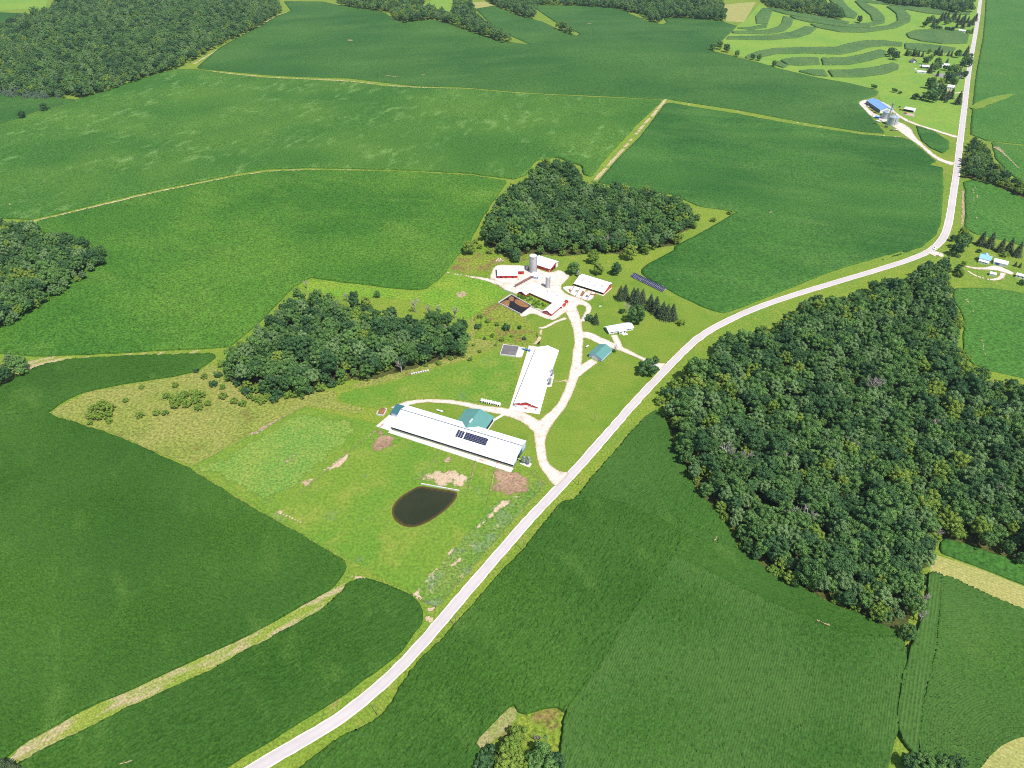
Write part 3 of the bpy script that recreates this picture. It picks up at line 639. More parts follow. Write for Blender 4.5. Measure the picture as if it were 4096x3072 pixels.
for c, pts, lb in (('A1', [(1225, 405, 6), (1380, 312, 6), (1550, 214, 7), (1640, 170, 6), (1740, 103, 8), (1820, 78, 10)], 'tan dirt track along the far left forest'),
                   ('A1', [(200, 1402, 5), (400, 1355, 6), (600, 1308, 7), (930, 1228, 7), (1200, 1172, 6), (1500, 1112, 5), (1700, 1083, 5), (1950, 1074, 5), (2212, 1076, 5), (2520, 1092, 5), (2980, 1110, 5), (3230, 1140, 4)], 'long curved tan track between two big corn fields'),
                   ('A2', [(2085, 615, 6), (2060, 648, 7), (1900, 830, 6), (1750, 1005, 6.5), (1625, 1140, 7)], 'straight pale farm track above the central wood'),
                   ('A2', [(2070, 636, 4), (2212, 658, 4), (2500, 697, 4), (2530, 703, 4), (2930, 780, 4), (3330, 845, 4), (3570, 868, 5)], 'pale farm track leading to the blue roofed shed'),
                   ('A1', [(1250, 440, 5), (1500, 470, 6), (1700, 488, 6), (1900, 497, 6), (2212, 510, 6), (2500, 548, 6), (2900, 560, 5), (3230, 585, 4)], 'yellow grassy strip across the upper fields'),
                   ('B1', [(200, 682, 2), (700, 662, 2.5), (1200, 640, 2), (1390, 630, 2)], 'thin tan edge of the middle corn field')):
    path('track', c, pts, 'track', 4, 1.5, 3., lb, .4)
# pond
sheet('pond', POND, 'water', 4, 2., 2.2, 'dark oval farm pond in the pasture', sm=1)

# ------------------------------------------------------------------ crop fields (standing crops with real height)
ROADANG = pxang('D', (1002, 1284), (1139, 1125))
CF = 'corn field'; SF = 'soybean field'
field('corn_field', 'dark green corn field filling the lower left', CF,
      poly('B1', (-350, 1090), (0, 1062), (300, 1036), (400, 1082), (700, 1178), (950, 1285), (1180, 1385), (1600, 1648), 'C1', (1900, 200), (2190, 375), (2160, 440), (2090, 528), (1650, 778), (1000, 1078), (450, 1328), (110, 1520), (0, 1620), (-200, 1720), (-500, 1500), (-500, 300)),
      'corn', 2.3, 1.3, .55, pxang('C1', (1300, 250), (1800, 480)), .3, .26, .15, rag=.25, grow=.6, furrow=.55)
field('corn_field', 'curved corn strip tapering toward the middle wood', CF,
      poly('B1', (-200, 1000), (0, 885), (100, 822), (250, 748), (450, 703), (800, 682), (1340, 668), (1368, 680), (1245, 765), (1100, 798), (750, 853), (520, 902), (400, 957), (308, 1028), (0, 1056), (-250, 1080)),
      'corn', 2.3, 1.5, .6, pxang('B1', (300, 800), (1100, 730)), .3, .26, .15, rag=.25, grow=.6, furrow=.5)
field('corn_field', 'corn field wedge between the grass waterway and the road', CF,
      poly('C1', (2170, 545), (2140, 572), (2050, 655), (1700, 856), (1350, 1045), (1000, 1206), (600, 1395), (370, 1508), (160, 1625), (60, 1700), (0, 1800), (1100, 1800), (1440, 1655), 'C2', (-360, 1450), (0, 1232), (400, 932), (536, 745), (540, 650), (465, 572), (180, 470), (60, 500)),
      'corn', 2.3, 1.3, .55, pxang('C1', (700, 1450), (1500, 1060)), .3, .26, .15, rag=.25, furrow=.5)
field('corn_field', 'large lower corn field beside the road', CF,
      poly('C2', (-250, 1700), (0, 1497), (200, 1400), (330, 1295), (440, 1115), (560, 962), (700, 832), (840, 672), (1000, 482), (1180, 292), (1350, 75), (1420, -10), (1640, -40), (1850, 16), (2000, 86), (2180, 172), (2128, 320), (1960, 560), (1800, 770), (1660, 1030), (1560, 1150), (1440, 1310), (1380, 1258), (1270, 1280), (1168, 1320), (1112, 1240), (1000, 1340), (845, 1502), (903, 1566), (835, 1655), (700, 1800), (-200, 1800)),
      'corn', 2.3, 1.2, .55, ROADANG, .25, .28, .15, rag=.25, grow=.8, furrow=.5)
field('corn_field', 'pale rowed corn field at lower right', CF,
      poly('C2', (2128, 322), (1962, 560), (1802, 770), (1662, 1030), (1562, 1152), (1446, 1316), (1428, 1500), (1412, 1655), (1410, 1800), 'C3', (1300, 1800), (1340, 1655), (1395, 1400), (1418, 1200), (1453, 1000), (1448, 900), (1415, 840), (1300, 850), (1000, 800), (880, 745), (500, 572), (300, 472)),
      'corn2', 2.3, 1.2, .62, pxang('C3', (880, 760), (690, 1600)), .42, .22, .1, rag=.25, grow=.8, furrow=.9)
field('corn_field', 'corn wedge between road and the big wood', CF,
      poly('C2', (1425, -12), 'B2', (1490, 1610), (1560, 1520), (1750, 1300), (1900, 1120), (2010, 1020), (2062, 1085), (2100, 1200), (2212, 1420), 'B3', (75, 1420), (150, 1560), (260, 1650), 'C3', (270, 60), (390, 250), (400, 290), (0, 182), 'C2', (2180, 172), (2002, 86), (1852, 16), (1640, -40)),
      'corn2', 2.3, 1.2, .6, pxang('B2', (1650, 1600), (2150, 1250)), .36, .24, .1, rag=.25, grow=.8, furrow=.6)
field('corn_field', 'band of corn along the lower edge of the big wood', CF,
      poly('C2', (2180, 172), 'C3', (0, 182), (400, 290), (490, 340), (560, 410), (700, 492), (830, 552), (960, 625), (1190, 722), (1330, 772), (1415, 835), (1300, 846), (1000, 796), (880, 741), (500, 568), (300, 468), 'C2', (2130, 318)),
      'corn', 2.3, 1.2, .6, pxang('C3', (100, 230), (900, 590)), .36, .24, .1, rag=.25, grow=.8, furrow=.7)
field('corn_field', 'narrow corn strip with long straight rows at lower right', CF,
      poly('C3', (1612, 435), (1688, 452), (1662, 900), (1602, 1150), (1562, 1350), (1542, 1478), (1556, 1600), (1500, 1560), (1425, 1460), (1412, 1350), (1452, 1080), (1502, 900), (1545, 800), (1604, 600)),
      'corn2', 2.3, 1.2, .85, pxang('C3', (1660, 560), (1560, 1350)), .5, .2, .08, rag=.15, furrow=1., grow=.9)
pc = G('C3', 2330, 1750)
field('corn_field', 'corn field with curved rows at lower right', CF,
      poly('C3', (1692, 454), (1800, 500), (2000, 596), (2212, 682), (2400, 770), (2400, 1420), (2212, 1446), (2080, 1488), (1985, 1566), (1910, 1655), (1840, 1760), (1700, 1760), (1560, 1602), (1546, 1478), (1566, 1350), (1606, 1150), (1666, 900)),
      'corn2', 2.3, 1.2, .6, polar=(pc[0], pc[1], 100.), amp=.45, jit=.2, xyj=.08, rag=.15, furrow=.8, grow=.9)
field('soybean_field', 'dark green strip between the big wood and the hay', SF,
      poly('C3', (1675, 300), (1690, 205), (1800, 235), (2000, 300), (2212, 372), (2400, 440), (2400, 580), (2212, 508), (1950, 402)), 'soy', 1., 1.2, .8, pxang('C3', (1700, 290), (2200, 500)), .12, .2, .1, rag=.2)
field('corn_field', 'broad mid green corn field left of centre', CF,
      poly('A1', (232, 1408), (600, 1322), (930, 1240), (1200, 1184), (1500, 1124), (1700, 1094), (1950, 1084), (2212, 1086), 'A2', (500, 1098), (850, 1118), (1070, 1152), (980, 1280), (905, 1400), (842, 1520), (735, 1650), 'B2', (700, 120), (640, 190), (560, 248), (480, 258), (0, 202), 'B1', (1960, 176), (1850, 245), (1600, 498), (1450, 616), (1400, 622), (1000, 640), (500, 668), (200, 675), (0, 655), (-150, 600), (0, 480), (120, 400), (270, 285), (420, 200), (550, 100), (620, 40), 'A1', (640, 1620), (560, 1540), (380, 1500), (260, 1470)),
      'corn_mid', 2.3, 1.8, 1.0, pxang('B1', (300, 620), (1300, 600)), .16, .2, .15, rag=.3)
field('corn_field', 'wind brushed corn field across the upper left', CF,
      poly('A1', (-200, 880), (0, 805), (150, 745), (310, 695), (500, 634), (720, 565), (860, 515), (1000, 474), (1110, 446), (1240, 444), (1300, 454), (1500, 482), (1700, 501), (1900, 509), (2212, 524), 'A2', (300, 552), (500, 562), (800, 569), (1100, 594), (1350, 609), (1700, 624), (2050, 642), (2030, 662), (1890, 790), (1690, 1010), (1605, 1120), (1560, 1108), (1540, 1050), (1380, 995), (1250, 1020), (1190, 1110), (1110, 1136), (850, 1101), (500, 1081), (0, 1066), 'A1', (1950, 1064), (1700, 1071), (1500, 1100), (1200, 1160), (930, 1215), (600, 1295), (400, 1345), (200, 1390), (0, 1385), (-250, 1390)),
      'corn_wind', 2.3, 3.2, 1.6, pxang('A1', (600, 1300), (1500, 1110)), .1, .16, .2, rag=.4)
field('soybean_field', 'dark blue green soybean field across the top', SF,
      poly('A1', (1245, 428), (1390, 302), (1560, 210), (1650, 165), (1750, 102), (1840, 72), (1795, 10), (2040, 12), (2130, 32), (2212, 40), 'A2', (100, 44), (300, 82), (350, 122), (430, 141), (600, 125), (720, 153), (900, 218), (1050, 262), (1225, 286), (1130, 244), (1000, 184), (930, 114), (872, 58), (990, 38), (1100, 82), (1300, 142), (1430, 202), (1510, 230), (1533, 214), (1392, 150), (1262, 62), (1242, 42), (1270, 33), (1500, 33), (1750, 43), (1950, 132), (2050, 157), (2082, 145), (2062, 118), (2212, 113), 'A3', (250, 123), (398, 166), (300, 262), (230, 322), (550, 402), (650, 432), (900, 492), (1100, 527), (1250, 562), (1293, 581), (1278, 608), (1220, 622), (1155, 645), (1245, 742), (1335, 846), (1200, 836), (800, 771), (400, 696), (0, 636), 'A2', (2090, 626), (2060, 630), (1700, 610), (1350, 595), (1100, 580), (800, 554), (500, 546), 'A1', (2212, 497), (1900, 487), (1700, 477), (1500, 459), (1260, 436)),
      'soy_far', .9, 5., 5., 0, 0, .12, rag=.0)
field('soybean_field', 'smooth green soybean field inside the road bend', SF,
      poly('A2', (2096, 652), (2212, 671), 'A3', (400, 721), (800, 795), (1200, 854), (1440, 872), (1495, 890), (1655, 1022), (1612, 1046), (1698, 1062), (1702, 1200), (1687, 1400), (1657, 1488), (1557, 1566), (1300, 1652), 'B3', (1500, -4), (1300, 46), (1000, 136), (700, 256), (400, 376), (330, 399), (285, 397), (170, 357), (0, 277), 'B2', (2072, 240), (1960, 180), (1910, 138), (1960, 92), (2060, 40), (2130, 0), 'A3', (0, 1562), (220, 1447), (398, 1342), (150, 1304), (0, 1235), 'A2', (1900, 1195), (1645, 1156), (1660, 1136), (1765, 1010), (1905, 872), (2065, 662)),
      'soy', .9, 2.8, 2.2, pxang('A2', (1500, 600), (2000, 640)), .04, .12, .2, rag=.25)
field('soybean_field', 'small soybean island between two gravel drives', SF,
      poly('A3', (1530, 797), (1640, 832), (1738, 897), (1738, 940), (1700, 973), (1622, 938), (1562, 888), (1542, 840)), 'soy', .9, 2.5, 2.5, 0, 0, .12, rag=.2)
field('soybean_field', 'long green field right of the upper road', SF,
      poly('A3', (1972, -30), (2500, -40), (2500, 950), (2212, 914), (1978, 892), (1872, 850), (1884, 690), (1908, 480), (1953, 240)), 'soy_thin', .9, 4., 3., 0, 0, .12, rag=.3)
field('soybean_field', 'green field behind the roadside thicket', SF,
      poly('A3', (2005, 902), (2212, 926), (2500, 960), (2500, 1300), (2212, 1170), (2100, 1080), (2030, 1000)), 'soy_thin', .7, 3., 3., 0, 0, .1, rag=.3)
field('soybean_field', 'streaked green field above the light blue house', SF,
      poly('A3', (1828, 1150), (1900, 1135), (2000, 1162), (2200, 1250), (2500, 1390), (2500, 1640), (2250, 1570), (2080, 1520), (1900, 1480), (1838, 1440), (1842, 1350), (1836, 1200)), 'soy_thin', .7, 2.5, 2.5, 0, 0, .1, rag=.3)
field('soybean_field', 'streaked green field right of the big wood', SF,
      poly('B3', (1775, 245), (2000, 243), (2212, 278), (2450, 310), (2450, 860), (2180, 806), (2000, 766), (1880, 716), (1824, 620), (1834, 450), (1804, 370), (1758, 300)), 'soy_thin', .7, 1.8, 1.4, pxang('B3', (1850, 320), (1950, 720)), .1, .12, .15, rag=.3)
field('soybean_field', 'small green field below the upper left forest', SF,
      poly('A1', (-150, 585), (0, 592), (180, 603), (480, 632), (300, 686), (150, 732), (0, 790), (-150, 860)), 'soy_far', .9, 3.5, 3.5, 0, 0, .12, rag=.3)
field('soybean_field', 'small pale green field at the left edge by the forest', SF,
      poly('A1', (-100, 78), (0, 80), (150, 86), (120, 125), (0, 148), (-100, 150)), 'soy_far', .9, 5, 5, 0, 0, .12)
STR = [[(520, 153), (515, 105), (560, 55), (625, 62), (592, 150)],
       [(395, 180), (480, 176), (590, 155), (585, 175), (490, 190)],
       [(690, 105), (755, 125), (740, 165), (695, 198), (600, 218), (370, 212), (365, 203), (580, 195), (660, 172), (682, 140)],
       [(830, 170), (900, 180), (860, 215), (780, 240), (600, 255), (330, 250), (340, 236), (600, 230), (750, 205)],
       [(615, 55), (760, 75), (950, 110), (1112, 145), (1095, 153), (900, 130), (700, 92), (612, 66)],
       [(730, 105), (900, 125), (1100, 160), (1210, 150), (1320, 133), (1332, 146), (1200, 178), (1090, 176), (850, 142), (760, 122)],
       [(1340, 45), (1400, 45), (1460, 70), (1495, 110), (1490, 140), (1400, 180), (1200, 208), (1050, 205), (900, 176), (855, 153), (1000, 172), (1200, 183), (1350, 166), (1412, 135), (1402, 90), (1370, 62)],
       [(1140, 10), (1200, 20), (1280, 60), (1330, 110), (1330, 133), (1252, 133), (1240, 100), (1180, 50)],
       [(965, -15), (1050, -10), (1100, 50), (1160, 92), (1142, 120), (1082, 110), (1062, 62), (992, 15)],
       [(1155, 2), (1400, 20), (1600, 45), (1750, 75), (1872, 84), (1868, 96), (1740, 92), (1500, 52), (1300, 27), (1150, 13)],
       [(1360, 42), (1500, 50), (1640, 78), (1725, 88), (1700, 96), (1600, 87), (1480, 64), (1360, 56)],
       [(1465, 215), (1530, 195), (1650, 188), (1800, 200), (1862, 228), (1852, 276), (1700, 280), (1560, 262), (1480, 240)],
       [(450, 362), (520, 332), (640, 310), (850, 303), (1020, 303), (1100, 280), (1200, 262), (1320, 260), (1442, 275), (1440, 296), (1330, 292), (1220, 302), (1150, 327), (1050, 347), (850, 338), (650, 343), (540, 366), (455, 372)],
       [(1455, 278), (1600, 283), (1780, 308), (1765, 332), (1600, 332), (1460, 312)],
       [(670, 385), (760, 370), (910, 369), (920, 411), (800, 416), (715, 412)],
       [(930, 371), (1080, 369), (1180, 350), (1300, 318), (1342, 328), (1335, 357), (1230, 387), (1100, 412), (940, 413)],
       [(650, 390), (718, 420), (690, 432), (636, 415)],
       [(785, 455), (850, 445), (945, 449), (972, 486), (880, 479)],
       [(970, 449), (1120, 447), (1270, 428), (1380, 403), (1418, 414), (1416, 440), (1330, 471), (1180, 490), (1000, 489)]]
SLB = ['short upright corn strip at the left of the contour meadow', 'thin curved corn strip under the upright strip', 'hooked corn strip second from the left of the contour meadow', 'long hooked corn strip nearest the big soybean field', 'thin corn strip along the far trees of the contour meadow', 'thin long corn strip just below the thin one along the trees', 'long corn strip ending in a rounded loop', 'bean shaped corn strip right of the lone meadow tree', 'tilted corn strip behind the lone meadow tree', 'thin topmost corn strip running to the road', 'thin short corn strip under the topmost one', 'oval corn plot beside the upper road', 'longest wavy corn strip across the contour meadow', 'straight corn strip behind the far farmhouse trees', 'short blunt corn strip left of the meadow path', 'wavy corn strip right of the meadow path', 'tiny corn wedge at the edge of the soybean field', 'small pointed corn strip at the lower edge of the meadow', 'lowest wide corn strip of the contour meadow']
for pts, lb in zip(STR, SLB):
    field('corn_strip', lb, 'corn strip', poly('A3', *pts), 'strip_corn', 2.4, 3.5, 2., pxang('A3', (600, 230), (1000, 200)), .15, .2, .2, rag=.3, group='contour corn strips')
# soil streaks in the two thin fields at right, lying on the ground between the rows
for c, pts, lb in (('A3', [(1880, 1170, 3), (1895, 1230, 3), (1890, 1300, 3), (1915, 1400, 2)], 'tan wheel streak in the field above the blue house'), ('A3', [(1905, 1180, 4), (1915, 1240, 3), (1912, 1310, 3), (1930, 1400, 2)], 'second tan wheel streak in the field above the blue house'),
                   ('B3', [(1840, 310, 5), (1890, 380, 2.5), (1905, 470, 2), (1945, 560, 2.5), (1960, 670, 3), (2010, 730, 2)], 'tan streak curving through the field right of the wood'), ('A3', [(2030, 930, 12), (2080, 970, 5), (2150, 1040, 4), (2200, 1090, 3)], 'tan fan of bare soil behind the roadside thicket')):
    w_ = [G(c, q[0], q[1]) + (q[2],) for q in pts]; P_, *_ = ribbon_poly(w_)
    sheet('bare_soil', P_, 'soil', 0, 1.6, 1.6, lb, .3, sm=0, z=.95)
for c, pts, hz_, lb in (('C3', [(885, 738, 1.6), (930, 755, 1.8), (980, 778, 1.5)], 2.75, 'short straw coloured streak in the lower right corn'), ('C2', [(1395, 288, .9), (1450, 215, 1.), (1508, 142, .9)], 2.75, 'thin tan line in the corn beside the road'),
                   ('C1', [(760, 1655, 1.2), (810, 1638, 1.8), (850, 1628, 1.)], 2.75, 'short tan streak in the corn at the bottom'), ('C3', [(245, 250, 1.4), (262, 225, 1.6), (282, 205, 1.4)], 2.75, 'small tan streak in the corn near the wood corner'),
                   ('A2', [(300, 478, 3), (350, 486, 4), (405, 490, 2)], 1.1, 'long pale streak in the top soybean field'), ('A2', [(530, 475, 4), (560, 477, 4)], 1.1, 'pale dash right of the long streak in the top soybean field'), ('A2', [(1575, 152, 6), (1605, 154, 6)], 1.1, 'pale dash high in the top soybean field'),
                   ('A2', [(65, 256, 8), (98, 258, 8)], 1.1, 'pale spot near the left of the top soybean field'), ('A3', [(600, 1350, 2), (620, 1338, 2.4)], 1.1, 'pale dash in the soybean field inside the road bend'), ('SA', [(768, 190, 1.6), (790, 175, 1.8), (820, 152, .9)], 1.1, 'tan dash in the soybean field behind the solar array'),
                   ('A1', [(62, 1300, 2.5), (75, 1308, 2.5)], 2.7, 'tiny pale spot in the corn at the left edge'), ('B1', [(1330, 422, 1.5), (1365, 414, 2)], 2.75, 'small pale dash in the broad corn field')):
    Q_, *_ = ribbon_poly([G(c, q[0], q[1]) + (q[2],) for q in pts]); sheet('soil_streak', Q_, 'soil', 0, .8, .5, lb, .2, sm=0, z=hz_)  # bare soil of gaps in the crop, laid on top of the canopy
P_, *_ = ribbon_poly([G('A3', *q[:2]) + (q[2],) for q in [(1888, 692, 12), (1960, 655, 22), (2040, 625, 22), (2140, 600, 8)]])
sheet('grass_strip', P_, 'pasture', 0, 4, 3., 'pale green grass waterway in the field right of the road', .5, sm=0, z=1.25)

# ------------------------------------------------------------------ trees
ORD = 'first second third fourth fifth sixth seventh eighth ninth tenth eleventh twelfth thirteenth fourteenth fifteenth sixteenth seventeenth eighteenth nineteenth twentieth twenty-first twenty-second twenty-third twenty-fourth twenty-fifth twenty-sixth twenty-seventh twenty-eighth twenty-ninth thirtieth thirty-first thirty-second thirty-third thirty-fourth thirty-fifth thirty-sixth thirty-seventh thirty-eighth thirty-ninth fortieth'.split()
def quads_mesh(name, C, Nn, S, tint, mat, asp=1.):
    n = len(C); Nn = Nn / np.linalg.norm(Nn, axis=1)[:, None]
    r = rng.normal(0, 1, (n, 3)); a = np.cross(Nn, r); a /= np.linalg.norm(a, axis=1)[:, None]; b = np.cross(Nn, a)
    a = a * (S / 2)[:, None]; b = b * (S / 2 * asp)[:, None]
    V = np.stack([C - a - b * .6, C + a * .5 - b, C + a + b * .5, C - a * .4 + b], 1).reshape(-1, 3)
    me = npmesh(name, V, np.arange(4 * n).reshape(n, 4))
    me.attributes.new('tint', 'FLOAT', 'POINT').data.foreach_set('value', np.repeat(tint, 4).astype(np.float32))
    me.materials.append(mat); return me

def crown_mesh(name, mat, R=5., cz=9.2, V=5.6, nl=40, per=110, leaf=.5, low=-.55, seed=0):
    g = np.random.default_rng(seed); Cs = []; Ns = []; Ts = []
    k = np.arange(nl) + .5; zz = 1 - (1 - low) * k / nl; ph = k * 2.39996 + g.uniform(0, 6)
    rr = np.sqrt(1 - zz ** 2)
    D = np.stack([rr * np.cos(ph), rr * np.sin(ph), zz], 1) + g.normal(0, .16, (nl, 3))
    for d in D:
        c = d * np.array([R, R, V]) * g.uniform(.45, .95); r = R * g.uniform(.14, .36)
        q = g.normal(0, 1, (int(per * 2.2), 3)); q /= np.linalg.norm(q, axis=1)[:, None]
        dn = d / np.linalg.norm(d); q = q[(q @ dn > -.35) | (q[:, 2] > .3)][:per]
        p = c + q * r * g.uniform(.72, 1.08, len(q))[:, None] * np.array([1, 1, .8])
        Cs.append(p); Ns.append(q + g.normal(0, .33, q.shape)); Ts.append(np.clip(g.uniform(0, .55) + g.normal(0, .2, len(q)), 0, 1))
    C = np.concatenate(Cs); C[:, 2] += cz
    return quads_mesh(name, C, np.concatenate(Ns), leaf * g.uniform(.65, 1.35, len(C)), np.concatenate(Ts), mat)

def trunk_mesh(name, h=9., r=.28, seed=0, spread=3.2, limbs=5):
    g = random.Random(seed); m = MB()
    top = (g.uniform(-.4, .4), g.uniform(-.4, .4), h * .6)
    m.tube((0, 0, -.2), top, r, r * .6, 7); m.tube(top, (top[0] * 1.5, top[1] * 1.5, h), r * .6, r * .15, 5)
    for k in range(limbs):
        a = k * 2.4 + g.uniform(-.4, .4); z0 = h * g.uniform(.35, .65)
        m.tube((top[0] * .6, top[1] * .6, z0), (spread * math.cos(a), spread * math.sin(a), z0 + h * .35), r * .45, r * .1, 5)
    me = m.mesh(name); me.materials.append(M['bark']); return me

def spruce_mesh(name, mat, Ht=16., R=4., seed=0, tiers=17):
    g = np.random.default_rng(seed); Cs = []; Ns = []; S = []; T = []
    for i in range(tiers):
        t = i / tiers; z = Ht * (.06 + .92 * t); r = R * (1 - t) ** .85 * g.uniform(.85, 1.1) + .25
        nb = max(6, int(20 * (1 - t) + 6)); a0 = g.uniform(0, 6)
        for k in range(nb):
            a = a0 + k * 6.283 / nb + g.uniform(-.15, .15); rk = r * g.uniform(.75, 1.12)
            for s in np.arange(.25, 1.01, .17 if r > 1.5 else .3):
                d = np.array([math.cos(a), math.sin(a), 0])
                Cs.append(d * rk * s + np.array([0, 0, z - .34 * rk * s + g.uniform(-.12, .12)]) + g.normal(0, .1, 3)); Ns.append(np.array([d[0] * .5, d[1] * .5, .9]) + g.normal(0, .35, 3))
                S.append((.55 + .35 * (1 - s)) * g.uniform(.8, 1.35) * (1.15 if r > 1.5 else .8)); T.append(g.uniform(0, .7) * s)
    return quads_mesh(name, np.array(Cs), np.array(Ns), np.array(S), np.array(T), mat)

def dead_mesh(name, Ht=12., seed=0, r=.42):
    g = random.Random(seed); m = MB()
    def br(p, d, L, r_, lv):
        q = p + d * L; m.tube(p, q, r_, r_ * .6, 5 if lv < 2 else 4)
        if lv >= 3: return
        for k in range(4 if lv else 6):
            a = g.uniform(0, 6.28); s = g.uniform(.45, .95); e = (d + Vector((math.cos(a) * s, math.sin(a) * s, g.uniform(.0, .4)))).normalized()
            br(p + d * L * g.uniform(.45, 1.), e, L * g.uniform(.45, .68), r_ * .52, lv + 1)
    br(Vector((0, 0, -.2)), Vector((g.uniform(-.08, .08), g.uniform(-.08, .08), 1)).normalized(), Ht * .5, r, 0)
    me = m.mesh(name); me.materials.append(M['deadwood']); return me

NV = 11
CROWN = [crown_mesh('crown', M[('leaf', 'leaf', 'leaf_d', 'leaf', 'leaf_p', 'leaf', 'leaf_d', 'leaf', 'leaf', 'leaf_p', 'leaf_d')[i]], R=4.0 + .45 * (i % 4), cz=8.6 + .5 * (i % 3), V=4.8 + .6 * (i % 4), nl=36 + 5 * (i % 5), seed=i) for i in range(NV)]
CROWN_L = [crown_mesh('crown', M['leaf_d' if i % 2 else 'leaf'], R=4.8, cz=6.4, V=5.6, nl=48, low=-.85, seed=140 + i) for i in range(5)]
CROWN_LY = [crown_mesh('crown', M['leaf_y'], R=4.6, cz=6., V=5.2, nl=48, low=-.85, seed=150 + i) for i in range(3)]
CROWN_Y = [crown_mesh('crown', M['leaf_y'], R=4.4, cz=7.6, V=4.9, nl=40, seed=40 + i) for i in range(3)]
TRUNK = [trunk_mesh('trunk', 10, .28, i) for i in range(4)]
SHRUB = [crown_mesh('crown', M['leaf_s'], R=2.6, cz=1.8, V=2., nl=24, per=70, leaf=.42, low=-.3, seed=60 + i) for i in range(4)]
SHRUB_D = [crown_mesh('crown', M['leaf_d'], R=2.6, cz=1.8, V=2., nl=24, per=70, leaf=.42, low=-.3, seed=66 + i) for i in range(2)]
STEM = [trunk_mesh('trunk', 2.4, .08, 20 + i, 1.2, 6) for i in range(2)]
SPRUCE = [spruce_mesh('crown', M['needle'], 16, 5.8, 80 + i, 20) for i in range(4)]
SPRUCE_B = [spruce_mesh('crown', M['needle_b'], 13.5, 4.8, 90 + i, 19) for i in range(2)]
STRUNK = [trunk_mesh('trunk', 15, .24, 30, .3, 2)]
DEAD = [dead_mesh('trunk', 12, 100 + i) for i in range(5)]

def tree(name, label, crown, trunk, x, y, s, group=None, sz=None, rz=None, cat='tree'):
    o = thing(name, label, cat, (x, y, float(H(x, y))), random.uniform(0, 6.28) if rz is None else rz, group)
    o.scale = (s, s, sz or s)
    if trunk is not None: link(bpy.data.objects.new('trunk', trunk), o)
    if crown is not None: link(bpy.data.objects.new('crown', crown), o)
    return o

# woods: outline of the crowns in the photo, taken at crown height
WOODS = []
def wood(key, desc, spacing, yfrac, *segs, h=9., smin=.6, smax=1.45, mix='mix', place='right'):
    P = poly(*segs, h=h); WOODS.append((key, desc, P, spacing, yfrac, smin, smax, mix))
wood('right', 'dense wood right of the road', 7.2, .12,
     'B2', (2212, 850), 'B3', (60, 800), (120, 720), (280, 585), (400, 555), (520, 510), (640, 490), (690, 440), (850, 335), (1000, 315), (1130, 315), (1190, 240), (1300, 205), (1420, 185), (1480, 170), (1570, 115), (1650, 85), (1765, 105), (1765, 200), (1745, 300), (1795, 400), (1795, 560), (1780, 640), (1850, 735), (1950, 795), (2212, 865), (2500, 930), 'C3', (2500, 410), (2212, 310), (2000, 240), (1850, 175), (1690, 165), (1630, 320), (1590, 440), (1560, 600), (1490, 710), (1400, 730), (1250, 660), (1100, 580), (900, 510), (750, 440), (510, 280), (420, 180), (340, 50), (300, -20), 'B3', (300, 1600), (170, 1470), (90, 1350), (40, 1240), (0, 1100), 'B2', (2140, 1130), (2080, 1020), (2130, 920))
wood('central', 'wood behind the red barns', 7.6, .1, 'A2', (1225, 1085), (1300, 1020), (1400, 1035), (1525, 1070), (1545, 1130), (1620, 1190), (1800, 1185), (1950, 1205), (2030, 1250), (2212, 1265), 'A3', (60, 1275), (130, 1330), (130, 1380), (60, 1440), (20, 1500), 'A2', (2120, 1510), (1950, 1530), (1800, 1560), (1600, 1550), (1400, 1570), (1200, 1550), (1110, 1590), (1000, 1540), (920, 1480), (930, 1400), (985, 1300), (1075, 1195), (1190, 1150))
wood('middle', 'dark wood left of the long barns', 7.6, .05, 'B1', (1880, 290), (2050, 300), (2212, 360), 'B2', (110, 290), (190, 330), (270, 390), (360, 430), (470, 420), (560, 430), (690, 400), (705, 480), (790, 500), (820, 570), (790, 630), (690, 620), (540, 680), (380, 715), (200, 770), (60, 760), 'B1', (2000, 830), (1900, 870), (1700, 850), (1600, 830), (1480, 800), (1380, 750), (1420, 660), (1580, 580), (1620, 500), (1780, 370))
wood('left', 'wood at the left edge', 7.6, .05, 'A1', (-400, 1400), (0, 1405), (150, 1415), (270, 1455), (390, 1480), (520, 1525), (620, 1560), (640, 1640), 'B1', (560, 110), (420, 215), (270, 285), (120, 400), (0, 460), (-150, 560), (-400, 500))
wood('left', 'wood at the left edge', 7.6, .05, 'B1', (-300, 690), (0, 690), (100, 670), (190, 700), (110, 770), (50, 810), (-50, 830), (-300, 850))
wood('forest', 'large forest at upper left', 9., .1, 'A1', (-300, 190), (0, 155), (150, 100), (300, 70), (340, 15), (500, -60), (1700, -60), (1780, 50), (1640, 145), (1400, 255), (1250, 335), (1100, 410), (850, 490), (700, 540), (540, 590), (480, 585), (150, 575), (0, 560), (-300, 520))
wood('belt', 'far tree belt at the top', 9., .15, 'A2', (0, -40), (560, -40), (540, 20), (440, 25), (600, 55), (720, 85), (745, -40), (830, -40), (860, 55), (930, 135), (1000, 185), (1110, 240), (1050, 245), (900, 195), (720, 130), (600, 100), (430, 120), (350, 100), (330, 55), (120, 30), (0, 10))
wood('belt', 'far tree belt at the top', 9., .08, 'A2', (880, -60), (2212, -60), 'A3', (300, 0), (330, 55), (315, 115), (250, 105), (0, 88), 'A2', (2060, 92), (2040, 125), (1965, 110), (1940, 78), (1750, 30), (1500, 14), (1270, 10), (1250, 50), (1255, 95), (1180, 88), (1040, 30), (980, 5))
wood('belt', 'far tree belt at the top', 9., .1, 'A2', (1370, 145), (1450, 160), (1500, 195), (1450, 188))
wood('belt', 'far tree belt at the top', 9., .15, 'A3', (530, -60), (900, -60), (960, 15), (1065, 65), (1065, 105), (980, 95), (850, 70), (790, 60), (600, 25))
